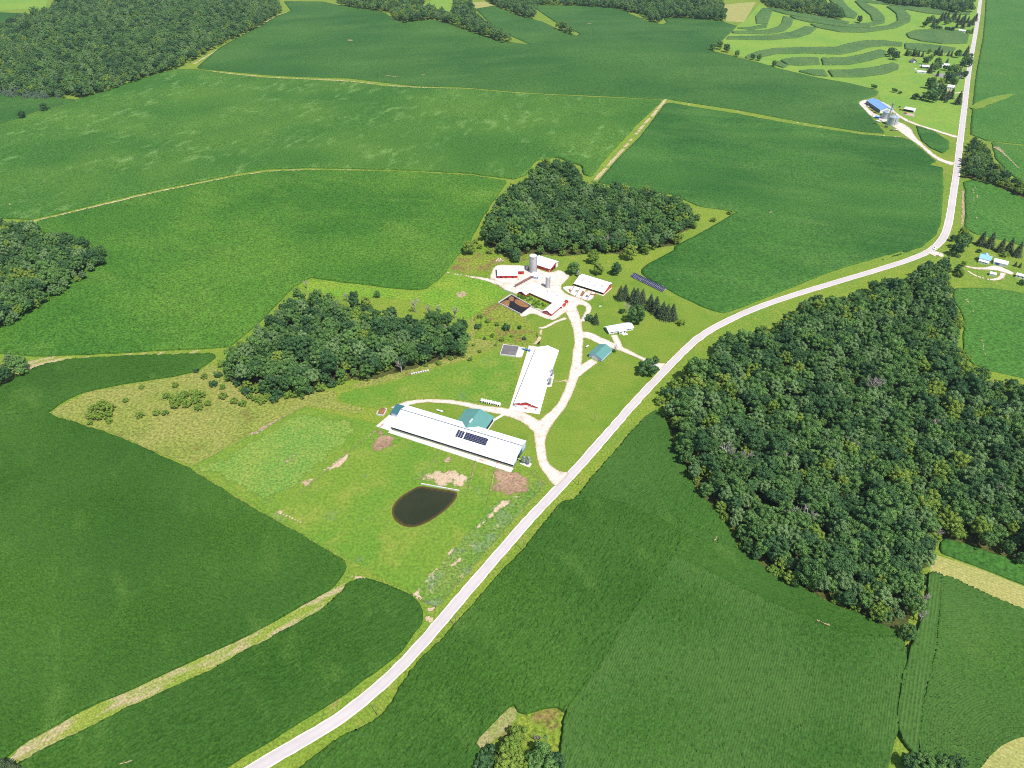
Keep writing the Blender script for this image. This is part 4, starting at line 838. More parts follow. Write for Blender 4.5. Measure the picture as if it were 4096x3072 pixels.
wood('belt', 'far tree belt at the top', 9., .05, 'A3', (1200, -60), (1880, -60), (1900, 50), (1800, 65), (1650, 35), (1350, 5))
wood('thicket', 'roadside thicket right of the upper road', 7., .35, 'A3', (1885, 880), (1980, 925), (2025, 1020), (2115, 1095), (2212, 1165), (2400, 1250), (2400, 1320), (2212, 1220), (2000, 1135), (1830, 1090), (1825, 1000), h=6., smin=.55, smax=1.)

allt = []
for wi, (key, desc, P, sp, yf, smin, smax, mix) in enumerate(WOODS):
    lo = P.min(0); hi = P.max(0)
    us = np.arange(lo[0], hi[0], sp); vs = np.arange(lo[1], hi[1], sp * .87)
    U, V_ = np.meshgrid(us, vs, indexing='ij'); U = U + (np.arange(V_.shape[1]) % 2) * sp / 2
    U = U + rng.uniform(-.36, .36, U.shape) * sp; V_ = V_ + rng.uniform(-.36, .36, U.shape) * sp
    k = inside(P, U, V_); X = U[k]; Y = V_[k]
    d, _, _ = nearest(P, X, Y)
    patch = np.sin(X / 31 + wi) * np.sin(Y / 37 + 2 * wi) + .5 * np.sin(X / 11 + Y / 13)
    for x, y, dd, pa in zip(X, Y, d, patch):
        yel = random.random() < yf * (2.2 if pa > .6 else .6) * (2. if dd < 6 else 1.)
        s = (smin + (smax - smin) * random.betavariate(1.6, 2.)) * (.82 if dd < 5 else 1.) * (1.05 + .08 * pa)
        allt.append((math.hypot(math.hypot(x, y), HC) / s, wi, x, y, s, yel))
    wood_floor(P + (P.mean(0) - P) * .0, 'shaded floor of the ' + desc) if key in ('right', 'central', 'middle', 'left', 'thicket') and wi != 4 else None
# the trees that show largest stand singly; a tree must also be inside the picture
def inpic(x, y, z=9.):
    dy = y * math.cos(TH) - (z - HC) * math.sin(TH); v = (-y * math.sin(TH) - (z - HC) * math.cos(TH)) / dy; u = x / dy
    return abs(u) * F < 2060 and abs(v) * F < 1545
vis = sorted([t for t in allt if inpic(t[2], t[3])])
single = set(id(t) for t in vis[:290])
SRC = {}; seen = {}
LM = {'right': [('the hay strip', 'C3', 1600, 380), ('its lower tip', 'C3', 1440, 700), ('the light blue house', 'B3', 1760, 150), ('the road bend', 'B3', 1560, 130), ('the farm drive mouth', 'B2', 2180, 900), ('the corn wedge', 'B3', 60, 1300), ('the bleached tree', 'B3', 1250, 850), ('the streaked field', 'B3', 1780, 520), ('the roadside notch', 'B3', 700, 470), ('the soybean strip', 'C3', 1900, 170), ('the right picture edge', 'B3', 2150, 1200), ('its middle', 'B3', 950, 1200), ('the band of corn', 'C3', 700, 430), ('two dead trees', 'C3', 800, 60), ('its yellow green corner', 'B3', 1900, 900), ('its left side', 'B3', 330, 1000)],
      'middle': [('its right tip', 'B2', 790, 560), ('its top corner', 'B1', 1900, 300), ('its lower left end', 'B1', 1450, 750), ('the pinkish blocks', 'B2', 350, 700), ('its middle', 'B2', 50, 520), ('the lush grass', 'B2', 500, 430)],
      'left': [('the corn at its lower side', 'B1', 200, 330), ('its right tip', 'A1', 640, 1600)], 'central': [('the tall silo', 'A2', 1250, 1560), ('its top', 'A2', 1380, 1050), ('the solar array', 'A2', 2050, 1500), ('its middle', 'A2', 1600, 1350)]}
LM = {k: [(n_,) + G(c_, x_, y_, 9.) for n_, c_, x_, y_ in v] for k, v in LM.items()}
SHORT = {'right': 'right wood', 'middle': 'middle wood', 'left': 'left edge wood', 'central': 'barn wood'}
for t in vis[:290]:
    _, wi, x, y, s, yel = t; key, desc = WOODS[wi][:2]
    vi = random.randrange(3) if yel else random.randrange(NV)
    nm = SHORT.get(key, desc); lmk = min(LM.get(key, [('its edge', x, y)]), key=lambda q: math.hypot(q[1] - x, q[2] - y))[0]
    size = 'small ' if s < .82 else 'large ' if s > 1.12 else 'medium '
    tone = 'yellow green' if yel else {'leaf': 'green', 'leaf_d': 'deep green', 'leaf_p': 'sage green'}[('leaf', 'leaf', 'leaf_d', 'leaf', 'leaf_p', 'leaf', 'leaf_d', 'leaf', 'leaf', 'leaf_p', 'leaf_d')[vi]]
    lab = (size + tone + ' ' + nm + ' tree', lmk)
    desc = nm + ', ' + size + tone + ' near ' + lmk
    o = tree('broadleaf_tree', 'leafy tree', (CROWN_Y if yel else CROWN)[vi], TRUNK[vi % 4], x, y, s, 'trees of the ' + desc, sz=s * random.uniform(.9, 1.12))
    seen.setdefault(lab, []).append(o)
    SRC.setdefault((yel, vi), [c for c in o.children if c.name.startswith('crown')][0])

for (a_, b_), os_ in seen.items():
    os_.sort(key=lambda o: o.location.x / (o.location.y * math.cos(TH) + HC * math.sin(TH)))
    for k, o in enumerate(os_): o['label'] = a_ + (', %s from the left' % ORD[k] if len(os_) > 1 else '') + ' near ' + b_
def instancer(name, pts, srcs, label, cat):
    """pts: x, y, scale, source index -> one 'stuff' object scattering the crowns"""
    V = np.array([(p[0], p[1], float(H(p[0], p[1])) - .3) for p in pts])
    me = bpy.data.meshes.new(name); me.from_pydata(V.tolist(), [], [])
    me.attributes.new('vi', 'INT', 'POINT').data.foreach_set('value', np.array([p[3] for p in pts], np.int32))
    me.attributes.new('rz', 'FLOAT', 'POINT').data.foreach_set('value', rng.uniform(0, 6.28, len(pts)).astype(np.float32))
    s3 = np.array([(p[2], p[2], p[2] * random.uniform(.9, 1.15)) for p in pts], np.float32)
    me.attributes.new('sc', 'FLOAT_VECTOR', 'POINT').data.foreach_set('vector', s3.ravel())
    o = link(bpy.data.objects.new(name, me)); tag(o, label, cat, kind='stuff')
    ng = bpy.data.node_groups.new(name, 'GeometryNodeTree')
    ng.interface.new_socket('Geometry', in_out='INPUT', socket_type='NodeSocketGeometry'); ng.interface.new_socket('Geometry', in_out='OUTPUT', socket_type='NodeSocketGeometry')
    gi = ng.nodes.new('NodeGroupInput'); go = ng.nodes.new('NodeGroupOutput'); ip = ng.nodes.new('GeometryNodeInstanceOnPoints'); jn = ng.nodes.new('GeometryNodeJoinGeometry')
    ip.inputs['Pick Instance'].default_value = True
    for sob in reversed(srcs):
        on = ng.nodes.new('GeometryNodeObjectInfo'); on.inputs['Object'].default_value = sob; on.inputs['As Instance'].default_value = True
        ng.links.new(on.outputs['Geometry'], jn.inputs[0])
    def at(nm, tp):
        a = ng.nodes.new('GeometryNodeInputNamedAttribute'); a.data_type = tp; a.inputs['Name'].default_value = nm; return a.outputs['Attribute']
    cx = ng.nodes.new('ShaderNodeCombineXYZ'); ng.links.new(at('rz', 'FLOAT'), cx.inputs[2])
    ng.links.new(gi.outputs[0], ip.inputs['Points']); ng.links.new(jn.outputs[0], ip.inputs['Instance']); ng.links.new(at('vi', 'INT'), ip.inputs['Instance Index'])
    ng.links.new(cx.outputs[0], ip.inputs['Rotation']); ng.links.new(at('sc', 'FLOAT_VECTOR'), ip.inputs['Scale']); ng.links.new(ip.outputs[0], go.inputs[0])
    md = o.modifiers.new('scatter', 'NODES'); md.node_group = ng
    return o
keys = sorted(SRC); dark_i = [i for i, k in enumerate(keys) if not k[0]]; yel_i = [i for i, k in enumerate(keys) if k[0]] or dark_i
for key, lab in (('right', 'rest of the dense green wood right of the road'), ('central', 'rest of the green wood behind the red barns'), ('middle', 'rest of the dark wood left of the long barns'), ('left', 'rest of the wood at the left edge'), ('forest', 'large hazy green forest at upper left'), ('belt', 'distant belts of trees along the top'), ('thicket', 'green roadside thicket right of the upper road')):
    pts = [(t[2], t[3], t[4], random.choice(yel_i if t[5] else dark_i)) for t in allt if WOODS[t[1]][0] == key and id(t) not in single]
    if pts: instancer('woodland', pts, [SRC[k] for k in keys], lab, 'woodland')

def row(items, text, group):
    """lone plants of one group, named by their order from the left of the picture"""
    items = sorted(items, key=lambda q: CR[q[0]][0] + q[1] / CR[q[0]][2]); n = len(items)
    for k, (c, x, y, kind, s, *h) in enumerate(items):
        lone(c, x, y, kind, s, (ORD[k] + ' ' if n > 1 else '') + text + (' from the left' if n > 1 else ''), group, *h)
# ---- lone trees, hedge trees, shrubs: (crop, crown x, crown y, kind, scale, label)
def lone(c, x, y, kind, s, label, group=None, h=None):
    hh = {'b': 6.6, 'y': 6.2, 's': 1.6, 'd': 1.6, 'p': 6.5, 'pb': 6., 'x': 6.}[kind] * s if h is None else h
    X, Y = G(c, x, y, hh)
    i = random.randrange(20)
    if kind == 'b': return tree('broadleaf_tree', label, CROWN_L[i % 5], TRUNK[i % 4], X, Y, s, group)
    if kind == 'y': return tree('broadleaf_tree', label, CROWN_LY[i % 3], TRUNK[i % 4], X, Y, s, group)
    if kind == 's': return tree('shrub', label, SHRUB[i % 4], STEM[i % 2], X, Y, s, group, cat='shrub')
    if kind == 'd': return tree('shrub', label, SHRUB_D[i % 2], STEM[i % 2], X, Y, s, group, cat='shrub')
    if kind == 'p': return tree('spruce_tree', label, SPRUCE[i % 4], STRUNK[0], X, Y, s, group)
    if kind == 'pb': return tree('pine_tree', label, SPRUCE_B[i % 2], STRUNK[0], X, Y, s, group)
    if kind == 'x': return tree('dead_tree', label, None, DEAD[i % 5], X, Y, s, group)

lone('S', 1640, 1030, 'b', 1.5, 'full green tree behind the white ranch house')
lone('S', 1450, 900, 'x', 1.05, 'bare pale tree left of the full green tree by the house')
lone('S', 1350, 980, 'd', 1.1, 'small dark bush under the bare pale tree')
SPR = ([(120, 330, .95), (175, 320, 1.), (270, 360, 1.05), (310, 370, 1.1), (375, 365, .95), (470, 440, 1.), (535, 470, 1.12), (610, 530, 1.1), (665, 550, 1.05), (725, 550, 1.05)])
row([('SA', a, b, 'p', s_) for a, b, s_ in SPR[:5]], 'dark spruce left of the ground solar array', 'dark spruces left of the solar array')
row([('SA', a, b, 'p', s_) for a, b, s_ in SPR[5:]], 'dark spruce in the clump above the ranch house', 'dark spruces above the ranch house')
lone('SA', 475, 395, 'pb', .9, 'bluish spruce poking out of the dark spruce clump')
lone('S', 820, 1140, 'p', .72, 'single dark spruce on the lawn beside the gravel drive')
lone('S', 700, 1115, 'd', 1.3, 'dark bush left of the single lawn spruce')
lone('SA', 820, 668, 's', 1.35, 'round yellow green bush on the lawn near the road bend')
lone('G', 1640, 1450, 'd', 2.9, 'big round dark bush beside the road at the drive mouth')
lone('G', 1860, 1220, 'b', .6, 'thin grey green tree above the big round roadside bush')
lone('G', 880, 920, 'x', .72, 'small bare reddish tree at the corner of the green garage')
lone('G', 850, 1010, 'd', .55, 'tiny dark bush at the corner of the green garage')
lone('S', 370, 90, 'b', 1.15, 'dark tree above the feed bin of the open cattle shed')
lone('S', 880, 110, 'y', 1.1, 'yellow green tree behind the open cattle shed')
lone('S', 1240, 110, 'b', 1.1, 'grey green tree left of the ground solar array')
lone('S', 1190, 200, 's', 1.2, 'low bush under the grey green tree by the solar array')
lone('K', 790, 130, 'b', 1., 'dark tree at the wood edge left of the tall silo')
DM = []
for i, (x, y, k, s) in enumerate([(100, 290, 'b', .9), (250, 275, 'b', .6), (790, 470, 'b', 1.), (790, 580, 'b', 1.05), (890, 485, 'd', 1.1), (1070, 490, 'd', 1.3), (60, 290, 'x', .7), (490, 345, 'x', 1.), (570, 375, 'x', .8), (635, 380, 'x', .8), (740, 390, 'x', .9), (690, 520, 'x', .9), (490, 495, 'x', .8), (60, 560, 'x', .9), (110, 590, 'x', 1.), (380, 590, 'x', 1.1), (398, 730, 'x', .9), (60, 400, 'x', .8), (200, 520, 'x', .8)]):
    lb = {'b': ['dark tree standing off the top corner of the middle wood', 'small tree in the lush grass above the middle wood', 'dark tree at the right tip of the middle wood', 'second dark tree at the right tip of the middle wood'], 'd': ['small dark bush right of the middle wood', 'dark bush on the weedy slope left of the drive']}
    if k == 'b': lone('B2', x, y, k, s, lb['b'][i])
    elif k == 'd': lone('B2', x, y, k, s, lb['d'][i - 4])
    else: DM.append(('B2', x, y, 'x', s * 1.35))
row(DM, 'bare grey dead tree in the middle wood', 'dead trees of the middle wood')
DR = []
for x, y, s in [(345, 690, 1.), (530, 655, .8), (1250, 855, 1.35), (900, 655, .9), (1125, 1225, 1.1), (350, 1275, 1.2), (470, 1280, .9), (680, 1295, 1.15), (1680, 1095, 1.), (2010, 1485, 1.1), (1580, 1600, 1.1), (1470, 1465, .9), (1680, 545, .8), (610, 580, .9), (280, 810, .8), (1740, 745, .8), (1590, 720, .8), (1060, 1330, .8), (1320, 1320, .7), (1550, 1480, .8), (460, 890, .8), (1000, 960, .7)]:
    DR.append(('B3', x, y, 'x', s * 1.5, 13.))
for x, y, s in [(735, 40, 1.1), (860, 35, 1.), (1670, 125, .9), (815, 165, .9), (930, 180, .7)]:
    DR.append(('C3', x, y, 'x', s * 1.5, 13.))
row(DR, 'bare grey dead tree in the right wood', 'dead trees of the right wood')
lone('C3', 1565, 610, 'x', 1.3, 'large bleached dead tree leaning from the lower tip of the wood')
lone('C3', 1575, 700, 'x', .9, 'smaller bleached dead tree at the lower tip of the wood')
lone('C3', 1480, 800, 'b', .85, 'dark rounded tree at the very tip of the right wood')
row([('A2', x, y, 'x', s_ * 1.5, 13.) for x, y, s_ in [(1800, 1310, 1.), (1640, 1250, .9), (1645, 1325, .8), (1700, 1500, 1.), (1240, 1155, .9), (1500, 1350, .7), (1900, 1330, .7)]], 'bare grey dead tree in the wood behind the red barns', 'dead trees of the central wood')
lone('B1', 1935, 215, 'x', .9, 'bare pale dead tree at the top corner of the middle wood')
lone('B1', 1875, 265, 'b', .75, 'small dark tree below the bare tree at the top corner of the middle wood')
lone('B1', 1790, 360, 'd', 1.3, 'dark bush on the left side of the middle wood')
# meadow bushes
row([('B1', x, y, k, s_) for x, y, s_, k in ([(590, 1010, 1.5, 's'), (640, 980, 1.6, 's'), (690, 1000, 1.5, 's'), (620, 1050, 1.5, 's'), (680, 1045, 1.3, 's'), (570, 1050, 1.2, 's')])], 'bush in the round thicket of the meadow', 'bushes of the round meadow thicket')
row([('B1', x, y, 's', s_) for x, y, s_ in ([(1100, 945, 1.5), (1160, 920, 1.5), (1230, 910, 1.4), (1270, 915, 1.2), (1110, 980, 1.3), (1180, 970, 1.4), (1240, 950, 1.3), (1140, 950, 1.3)])], 'bush in the long thicket of the meadow', 'bushes of the long meadow thicket')
BUSH = [(1110, 855, .9, 's'), (893, 868, .75, 's'), (795, 950, .8, 's'), (880, 1045, 1.15, 's'), (990, 1030, 1., 's'), (1045, 1028, .95, 's'), (1255, 995, 1.2, 's'), (1315, 970, 1., 's'), (1410, 925, 1.2, 's'), (1480, 955, 1.1, 's'), (1535, 970, 1.1, 's'), (1350, 845, 1.1, 'd'), (1405, 865, .9, 's'), (1525, 880, .8, 's'), (1740, 940, 1.35, 'd'), (1655, 955, 1.2, 's'), (1240, 765, .8, 'd'), (1290, 800, 1., 's'), (1050, 925, 1., 's'), (570, 1092, .8, 's'), (690, 1080, .9, 's'), (1620, 940, 1.2, 's'), (1580, 925, 1., 's'), (1690, 925, 1.1, 's')]
row([('B1', x, y, k, s_) for x, y, s_, k in BUSH], 'single bush scattered in the rough meadow', 'bushes scattered in the rough meadow')
row([('B2', x, y, random.choice('sds'), random.uniform(.5, .95)) for x, y in [(860, 600), (900, 640), (930, 560), (980, 540), (1010, 470), (950, 450), (900, 420), (1040, 565), (1100, 545), (1150, 490), (840, 690), (720, 685), (640, 715), (560, 728), (1000, 600), (1180, 560)]], 'low weedy bush right of the middle wood', 'weedy bushes right of the middle wood')
row([('B1', x, y, random.choice('ssd'), s_) for x, y, s_ in [(1560, 890, 1.4), (1620, 880, 1.5), (1690, 890, 1.5), (1760, 900, 1.6), (1820, 915, 1.4), (1880, 905, 1.5), (1950, 890, 1.4), (2030, 870, 1.5), (2100, 850, 1.4), (1440, 810, 1.2), (1380, 790, 1.2), (1500, 840, 1.4)]], 'brushy shrub below the middle wood', 'brush below the middle wood')
# shrubs that soften wood edges
EDGE = [('B1', 1480, 640), ('B1', 1520, 600), ('B1', 1450, 680), ('B1', 1400, 720), ('B1', 1700, 850), ('B1', 1800, 880), ('B1', 1900, 890), ('B1', 2000, 850), ('B1', 1560, 850), ('B1', 1960, 420), ('B2', 40, 800), ('B2', 140, 790), ('B2', 240, 760), ('B2', 310, 740), ('B2', 500, 700), ('B2', 740, 640), ('B2', 20, 830)]
row([(c, x, y, 's', random.uniform(1., 1.6)) for c, x, y in EDGE], 'light green shrub edging the middle wood', 'edge shrubs of the middle wood')
EDGE2 = [(870, 1530), (900, 1560), (860, 1580), (930, 1500), (960, 1590), (1560, 1590), (1620, 1620), (1850, 1590), (1950, 1570), (2000, 1560), (2100, 1470), (2180, 1420), (2150, 1500), (1420, 1600), (830, 1560), (1750, 1560)]
row([('A2', x, y, 's' if random.random() < .8 else 'y', random.uniform(1.1, 1.8) * .8) for x, y in EDGE2], 'light green shrub edging the wood behind the barns', 'edge shrubs of the central wood')
row([(c, x, y, 'y', .7) for c, x, y in [('A3', 100, 1380), ('A3', 150, 1370), ('A3', 60, 1420), ('A3', 130, 1420)]], 'yellow green tree at the tip of the wood behind the barns', 'yellow green trees at the tip of the central wood')
lone('A3', 355, 1345, 's', 1.2, 'lone bush in the grass wedge right of the central wood'); lone('A3', 250, 1390, 's', 1.2, 'bush at the edge of the grass wedge near the central wood')
row([('B3', x, y, 's', s_ * 1.4) for x, y, s_ in [(1790, 400, 1.), (1800, 470, 1.2), (1770, 560, 1.), (1800, 650, 1.3), (1830, 690, 1.3), (1900, 760, 1.3), (1740, 800, 1.2), (1960, 790, 1.3), (60, 830, 1.3), (20, 850, 1.4)]], 'yellow green shrub fringing the right wood', 'edge shrubs of the right wood')
row([('B2', x, y, random.choice('sd'), s_ * 1.3) for x, y, s_ in [(2040, 950, 1.2), (2090, 900, 1.6), (2120, 950, 1.6), (2160, 900, 1.6), (2180, 960, 1.6), (2150, 1020, 1.5), (2070, 1040, 1.1)]], 'leafy shrub at the farm side corner of the right wood', 'corner shrubs of the right wood')
row([('C3', x, y, 's', s_ * 1.1) for x, y, s_ in [(320, 90, 1.), (420, 260, 1.), (620, 410, 1.2), (680, 440, 1.2), (860, 500, 1.3), (1020, 600, 1.), (1150, 640, 1.1), (1290, 700, 1.), (300, 30, 1.2)]], 'low green shrub along the lower edge of the right wood', 'lower edge shrubs of the right wood')
# bottom clump
for x, y, k, s, lb in [(1140, 1450, 'y', .9, 'tall yellow green tree at the top of the bottom clump'), (1090, 1540, 'y', 1.05, 'yellow green tree in the middle of the bottom clump'), (1050, 1620, 'y', 1.05, 'yellow green tree at the lower left of the bottom clump'), (1130, 1620, 'y', 1., 'yellow green tree low in the bottom clump'), (1290, 1560, 'b', 1., 'green tree right of the gap in the bottom clump'), (1240, 1630, 'b', .95, 'green tree at the bottom edge right of the gap'), (1370, 1620, 'b', .95, 'green tree at the right of the bottom clump'), (970, 1600, 'd', 1.8, 'green bush left of the bottom clump'), (930, 1640, 'd', 1.6, 'low bush at the lower left of the bottom clump'), (1330, 1650, 'b', 1., 'green tree cut by the bottom edge of the picture')]:
    lone('C2', x, y, k, s, lb)
lone('C2', 1255, 1470, 'x', .6, 'thin bare tree in the gap of the bottom clump')
for x, y, s, lb in [(1500, 1630, .8, 'dark tree at the bottom edge left of the hay corner'), (1580, 1635, .9, 'second dark tree at the bottom edge left of the hay corner'), (1680, 1640, .95, 'third dark tree at the bottom edge left of the hay corner'), (1790, 1640, .8, 'rightmost dark tree at the bottom edge beside the hay corner')]: lone('C3', x, y, 'b', s, lb)
lone('C1', 20, 1645, 'p', .8, 'dark conifer cut off at the bottom left corner'); lone('C1', 90, 1668, 'p', .6, 'small dark conifer at the bottom edge near the left corner')
lone('A1', 135, 722, 'b', 1.1, 'lone dark tree at the left edge below the forest'); lone('A1', 272, 675, 'b', 1.15, 'lone dark tree right of the other one below the forest')
lone('A1', 310, 690, 'd', 1.2, 'small bush beside the lone tree below the forest')
row([('A1', x + random.uniform(-6, 6), 575 + 25 * math.sin(x / 140) + random.uniform(-22, 8), 'pb', random.uniform(.85, 1.15)) for x in range(0, 660, 24)], 'bluish pine in the front row of the upper left forest', 'front row of pines at the forest edge')
row([('A1', x + random.uniform(-9, 9), 520 + random.uniform(-18, 8), 'pb', random.uniform(.9, 1.2)) for x in range(10, 520, 40)], 'bluish pine in the second row of the upper left forest', 'second row of pines at the forest edge')
# contour meadow trees
for x, y, k, s, lb in [(250, 290, 'b', 1.3, 'left tree of the dark clump at the meadow corner'), (290, 280, 'b', 1.4, 'tallest tree of the dark clump at the meadow corner'), (335, 300, 'b', 1.3, 'right tree of the dark clump at the meadow corner'), (400, 335, 'b', .95, 'single small tree right of the clump on the meadow edge'), (500, 355, 'b', .95, 'left one of two small trees on the meadow edge'), (540, 360, 'b', 1., 'right one of two small trees on the meadow edge'), (633, 398, 'b', .9, 'lone small tree lowest along the meadow edge'), (1175, 118, 'b', 1.35, 'lone round tree in the far contour meadow'), (1370, 325, 'b', 1.5, 'left half of the large tree clump above the corn strip'), (1405, 345, 'b', 1.5, 'right half of the large tree clump above the corn strip'), (1265, 550, 'd', 1.9, 'dark bush at the corner of the top soybean field'), (1395, 573, 'd', 1.7, 'dark bush in the meadow above the blue roofed shed'), (1430, 586, 'd', 1.1, 'small dark bush beside a larger one in the meadow'), (1525, 608, 'd', 1.5, 'dark bush left of the far farmyard trees')]:
    lone('A3', x, y, k, s, lb)
FHT = [(190, 200, 'p', .9), (270, 220, 'b', .9), (390, 200, 'p', 1.), (440, 230, 'b', .9), (520, 240, 'p', .8), (630, 260, 'p', .75), (830, 160, 'y', .9), (1000, 210, 'b', .95), (1070, 160, 'p', 1.1), (1150, 215, 'p', .9), (1250, 210, 'x', 1.), (1345, 240, 'p', .7), (1430, 250, 'p', .65), (1610, 220, 'b', 1.3), (1860, 160, 'p', 1.2), (1820, 210, 'p', 1.), (1900, 340, 'b', 1.5), (1840, 420, 'b', 1.5), (1760, 500, 'b', 1.3), (1930, 480, 'b', 1.2), (730, 410, 'b', 1.3), (860, 340, 'b', 1.), (1050, 430, 'b', 1.2), (990, 590, 'b', 1.35), (1080, 540, 'b', 1.2), (850, 650, 'p', 1.2), (1310, 450, 'pb', .95), (1270, 640, 'd', 2.4), (1390, 670, 'b', .85), (1480, 610, 'b', 1.), (1540, 700, 'b', 1.), (1600, 620, 'y', .75), (1660, 740, 'pb', 1.2), (1690, 870, 'x', 1.1), (1790, 800, 'b', 1.2), (1340, 850, 'b', 1.5), (1450, 900, 'b', 1.5), (1500, 1000, 'b', 1.3), (840, 1030, 'b', 1.5), (930, 960, 'y', 1.1), (900, 1180, 'b', 1.5), (1150, 1010, 'y', 1.3), (1100, 1150, 'x', 1.4), (1000, 1330, 'b', 1.5), (850, 1360, 'b', 1.6), (950, 1430, 'b', 1.3), (1160, 1200, 'b', 1.3), (1220, 1370, 'p', 1.3), (1330, 1390, 'p', 1.), (1440, 1350, 'p', 1.15), (1640, 1480, 'p', 1.35), (1050, 790, 'p', .7), (430, 1435, 'd', 2.2), (610, 1440, 'x', .6), (640, 1455, 'd', 1.6), (1260, 1560, 'd', 1.1)]
KN = {'b': 'leafy green tree', 'y': 'yellow green tree', 'p': 'dark conifer', 'pb': 'bluish conifer', 'x': 'bare grey tree', 'd': 'dark bush', 's': 'light green bush'}
for kk in KN: row([('FH', x, y, k, s_) for x, y, k, s_ in FHT if k == kk], KN[kk] + ' around the far farmhouses', KN[kk] + 's around the far farmhouses')
FTT = ([(230, 270, 'b', 1.2), (300, 200, 'b', 1.3), (380, 170, 'b', 1.3), (400, 260, 'p', 1.2), (480, 230, 'b', 1.1), (560, 140, 'p', 1.3), (620, 130, 'p', 1.3), (690, 110, 'p', 1.1), (650, 230, 'b', 1.), (720, 200, 'b', 1.2), (780, 150, 'p', 1.2), (830, 120, 'p', 1.3), (900, 170, 'p', 1.3), (960, 220, 'p', 1.2), (1020, 170, 'p', 1.2), (1000, 290, 'p', 1.2), (1090, 200, 'p', 1.), (1120, 270, 'p', 1.), (1190, 220, 'p', 1.3), (1250, 150, 'p', 1.2), (420, 355, 'd', 2.4), (510, 365, 'd', 2.4), (660, 380, 'd', 2.2), (760, 390, 'd', 2.4), (870, 300, 'p', .9), (1090, 450, 's', 2.2), (1170, 420, 'p', .8)])
for kk in KN: row([('FT', x, y, k, s_) for x, y, k, s_ in FTT if k == kk], KN[kk] + ' in the far grove by the white shed', KN[kk] + 's in the far grove')
RHT = [(840, 640, 'b', 1.3, 'large tree at the road bend'), (870, 460, 'y', 1.2, 'yellow green tree at the road bend'), (730, 800, 'b', 1.2, 'dark tree nearest the road bend'), (960, 560, 'b', 1., 'green tree behind the large one at the road bend'), (620, 560, 'b', .6, 'small dark tree leaning over the road bend'), (1270, 590, 'p', 1.05, 'leftmost tall spruce above the light blue house'), (1470, 620, 'p', 1.15, 'tall spruce behind the light blue house'), (1700, 740, 'p', 1., 'spruce above the white garage'), (1890, 740, 'p', 1.05, 'spruce right of the white garage roof'), (2080, 830, 'p', 1.05, 'rightmost tall spruce above the houses'), (1780, 930, 's', 1.5, 'round green bush above the white garage'), (1190, 855, 'd', .9, 'small dark bush above the light blue house'), (800, 1330, 'y', .75, 'yellowish tree left of the narrow gravel loop'), (730, 1240, 'b', .7, 'dark tree at the wood edge by the narrow gravel loop'), (860, 1120, 'y', .5, 'sparse yellowish sapling left of the light blue house'), (2010, 1140, 'p', .35, 'small young conifer right of the white garage'), (2110, 1170, 'p', .35, 'rightmost small young conifer by the white garage'), (2170, 1560, 'd', 1.2, 'dark bush at the right edge below the trailer')]
for x, y, k, s, lb in RHT: lone('RH', x, y, k, s, lb)

# ------------------------------------------------------------------ buildings
def win(parent, face, u, z, w_, h_, L, D, name='window', fm='whitewall', pm='glass', t=.06):
    """a framed opening proud of a wall; the pane is a sub-part"""
    def bx(u0, u1, z0, z1, p0, p1):
        m = MB()
        if face == 'f': m.box(u0, u1, -p1, -p0, z0, z1)
        elif face == 'b': m.box(u0, u1, D + p0, D + p1, z0, z1)
        elif face == 'l': m.box(-p1, -p0, u0, u1, z0, z1)
        else: m.box(L + p0, L + p1, u0, u1, z0, z1)
        return m
    f = bx(u, u + w_, z, z + h_, -.02, t).build(name, M[fm], parent)
    b = .09 if w_ > .8 else .05
    bx(u + b, u + w_ - b, z + b, z + h_ - b, t - .01, t + .03).build('pane' if name == 'window' else 'door_infill', M[pm], f)  # in the dark material this infill paints the unlit depth of an open doorway
    return f

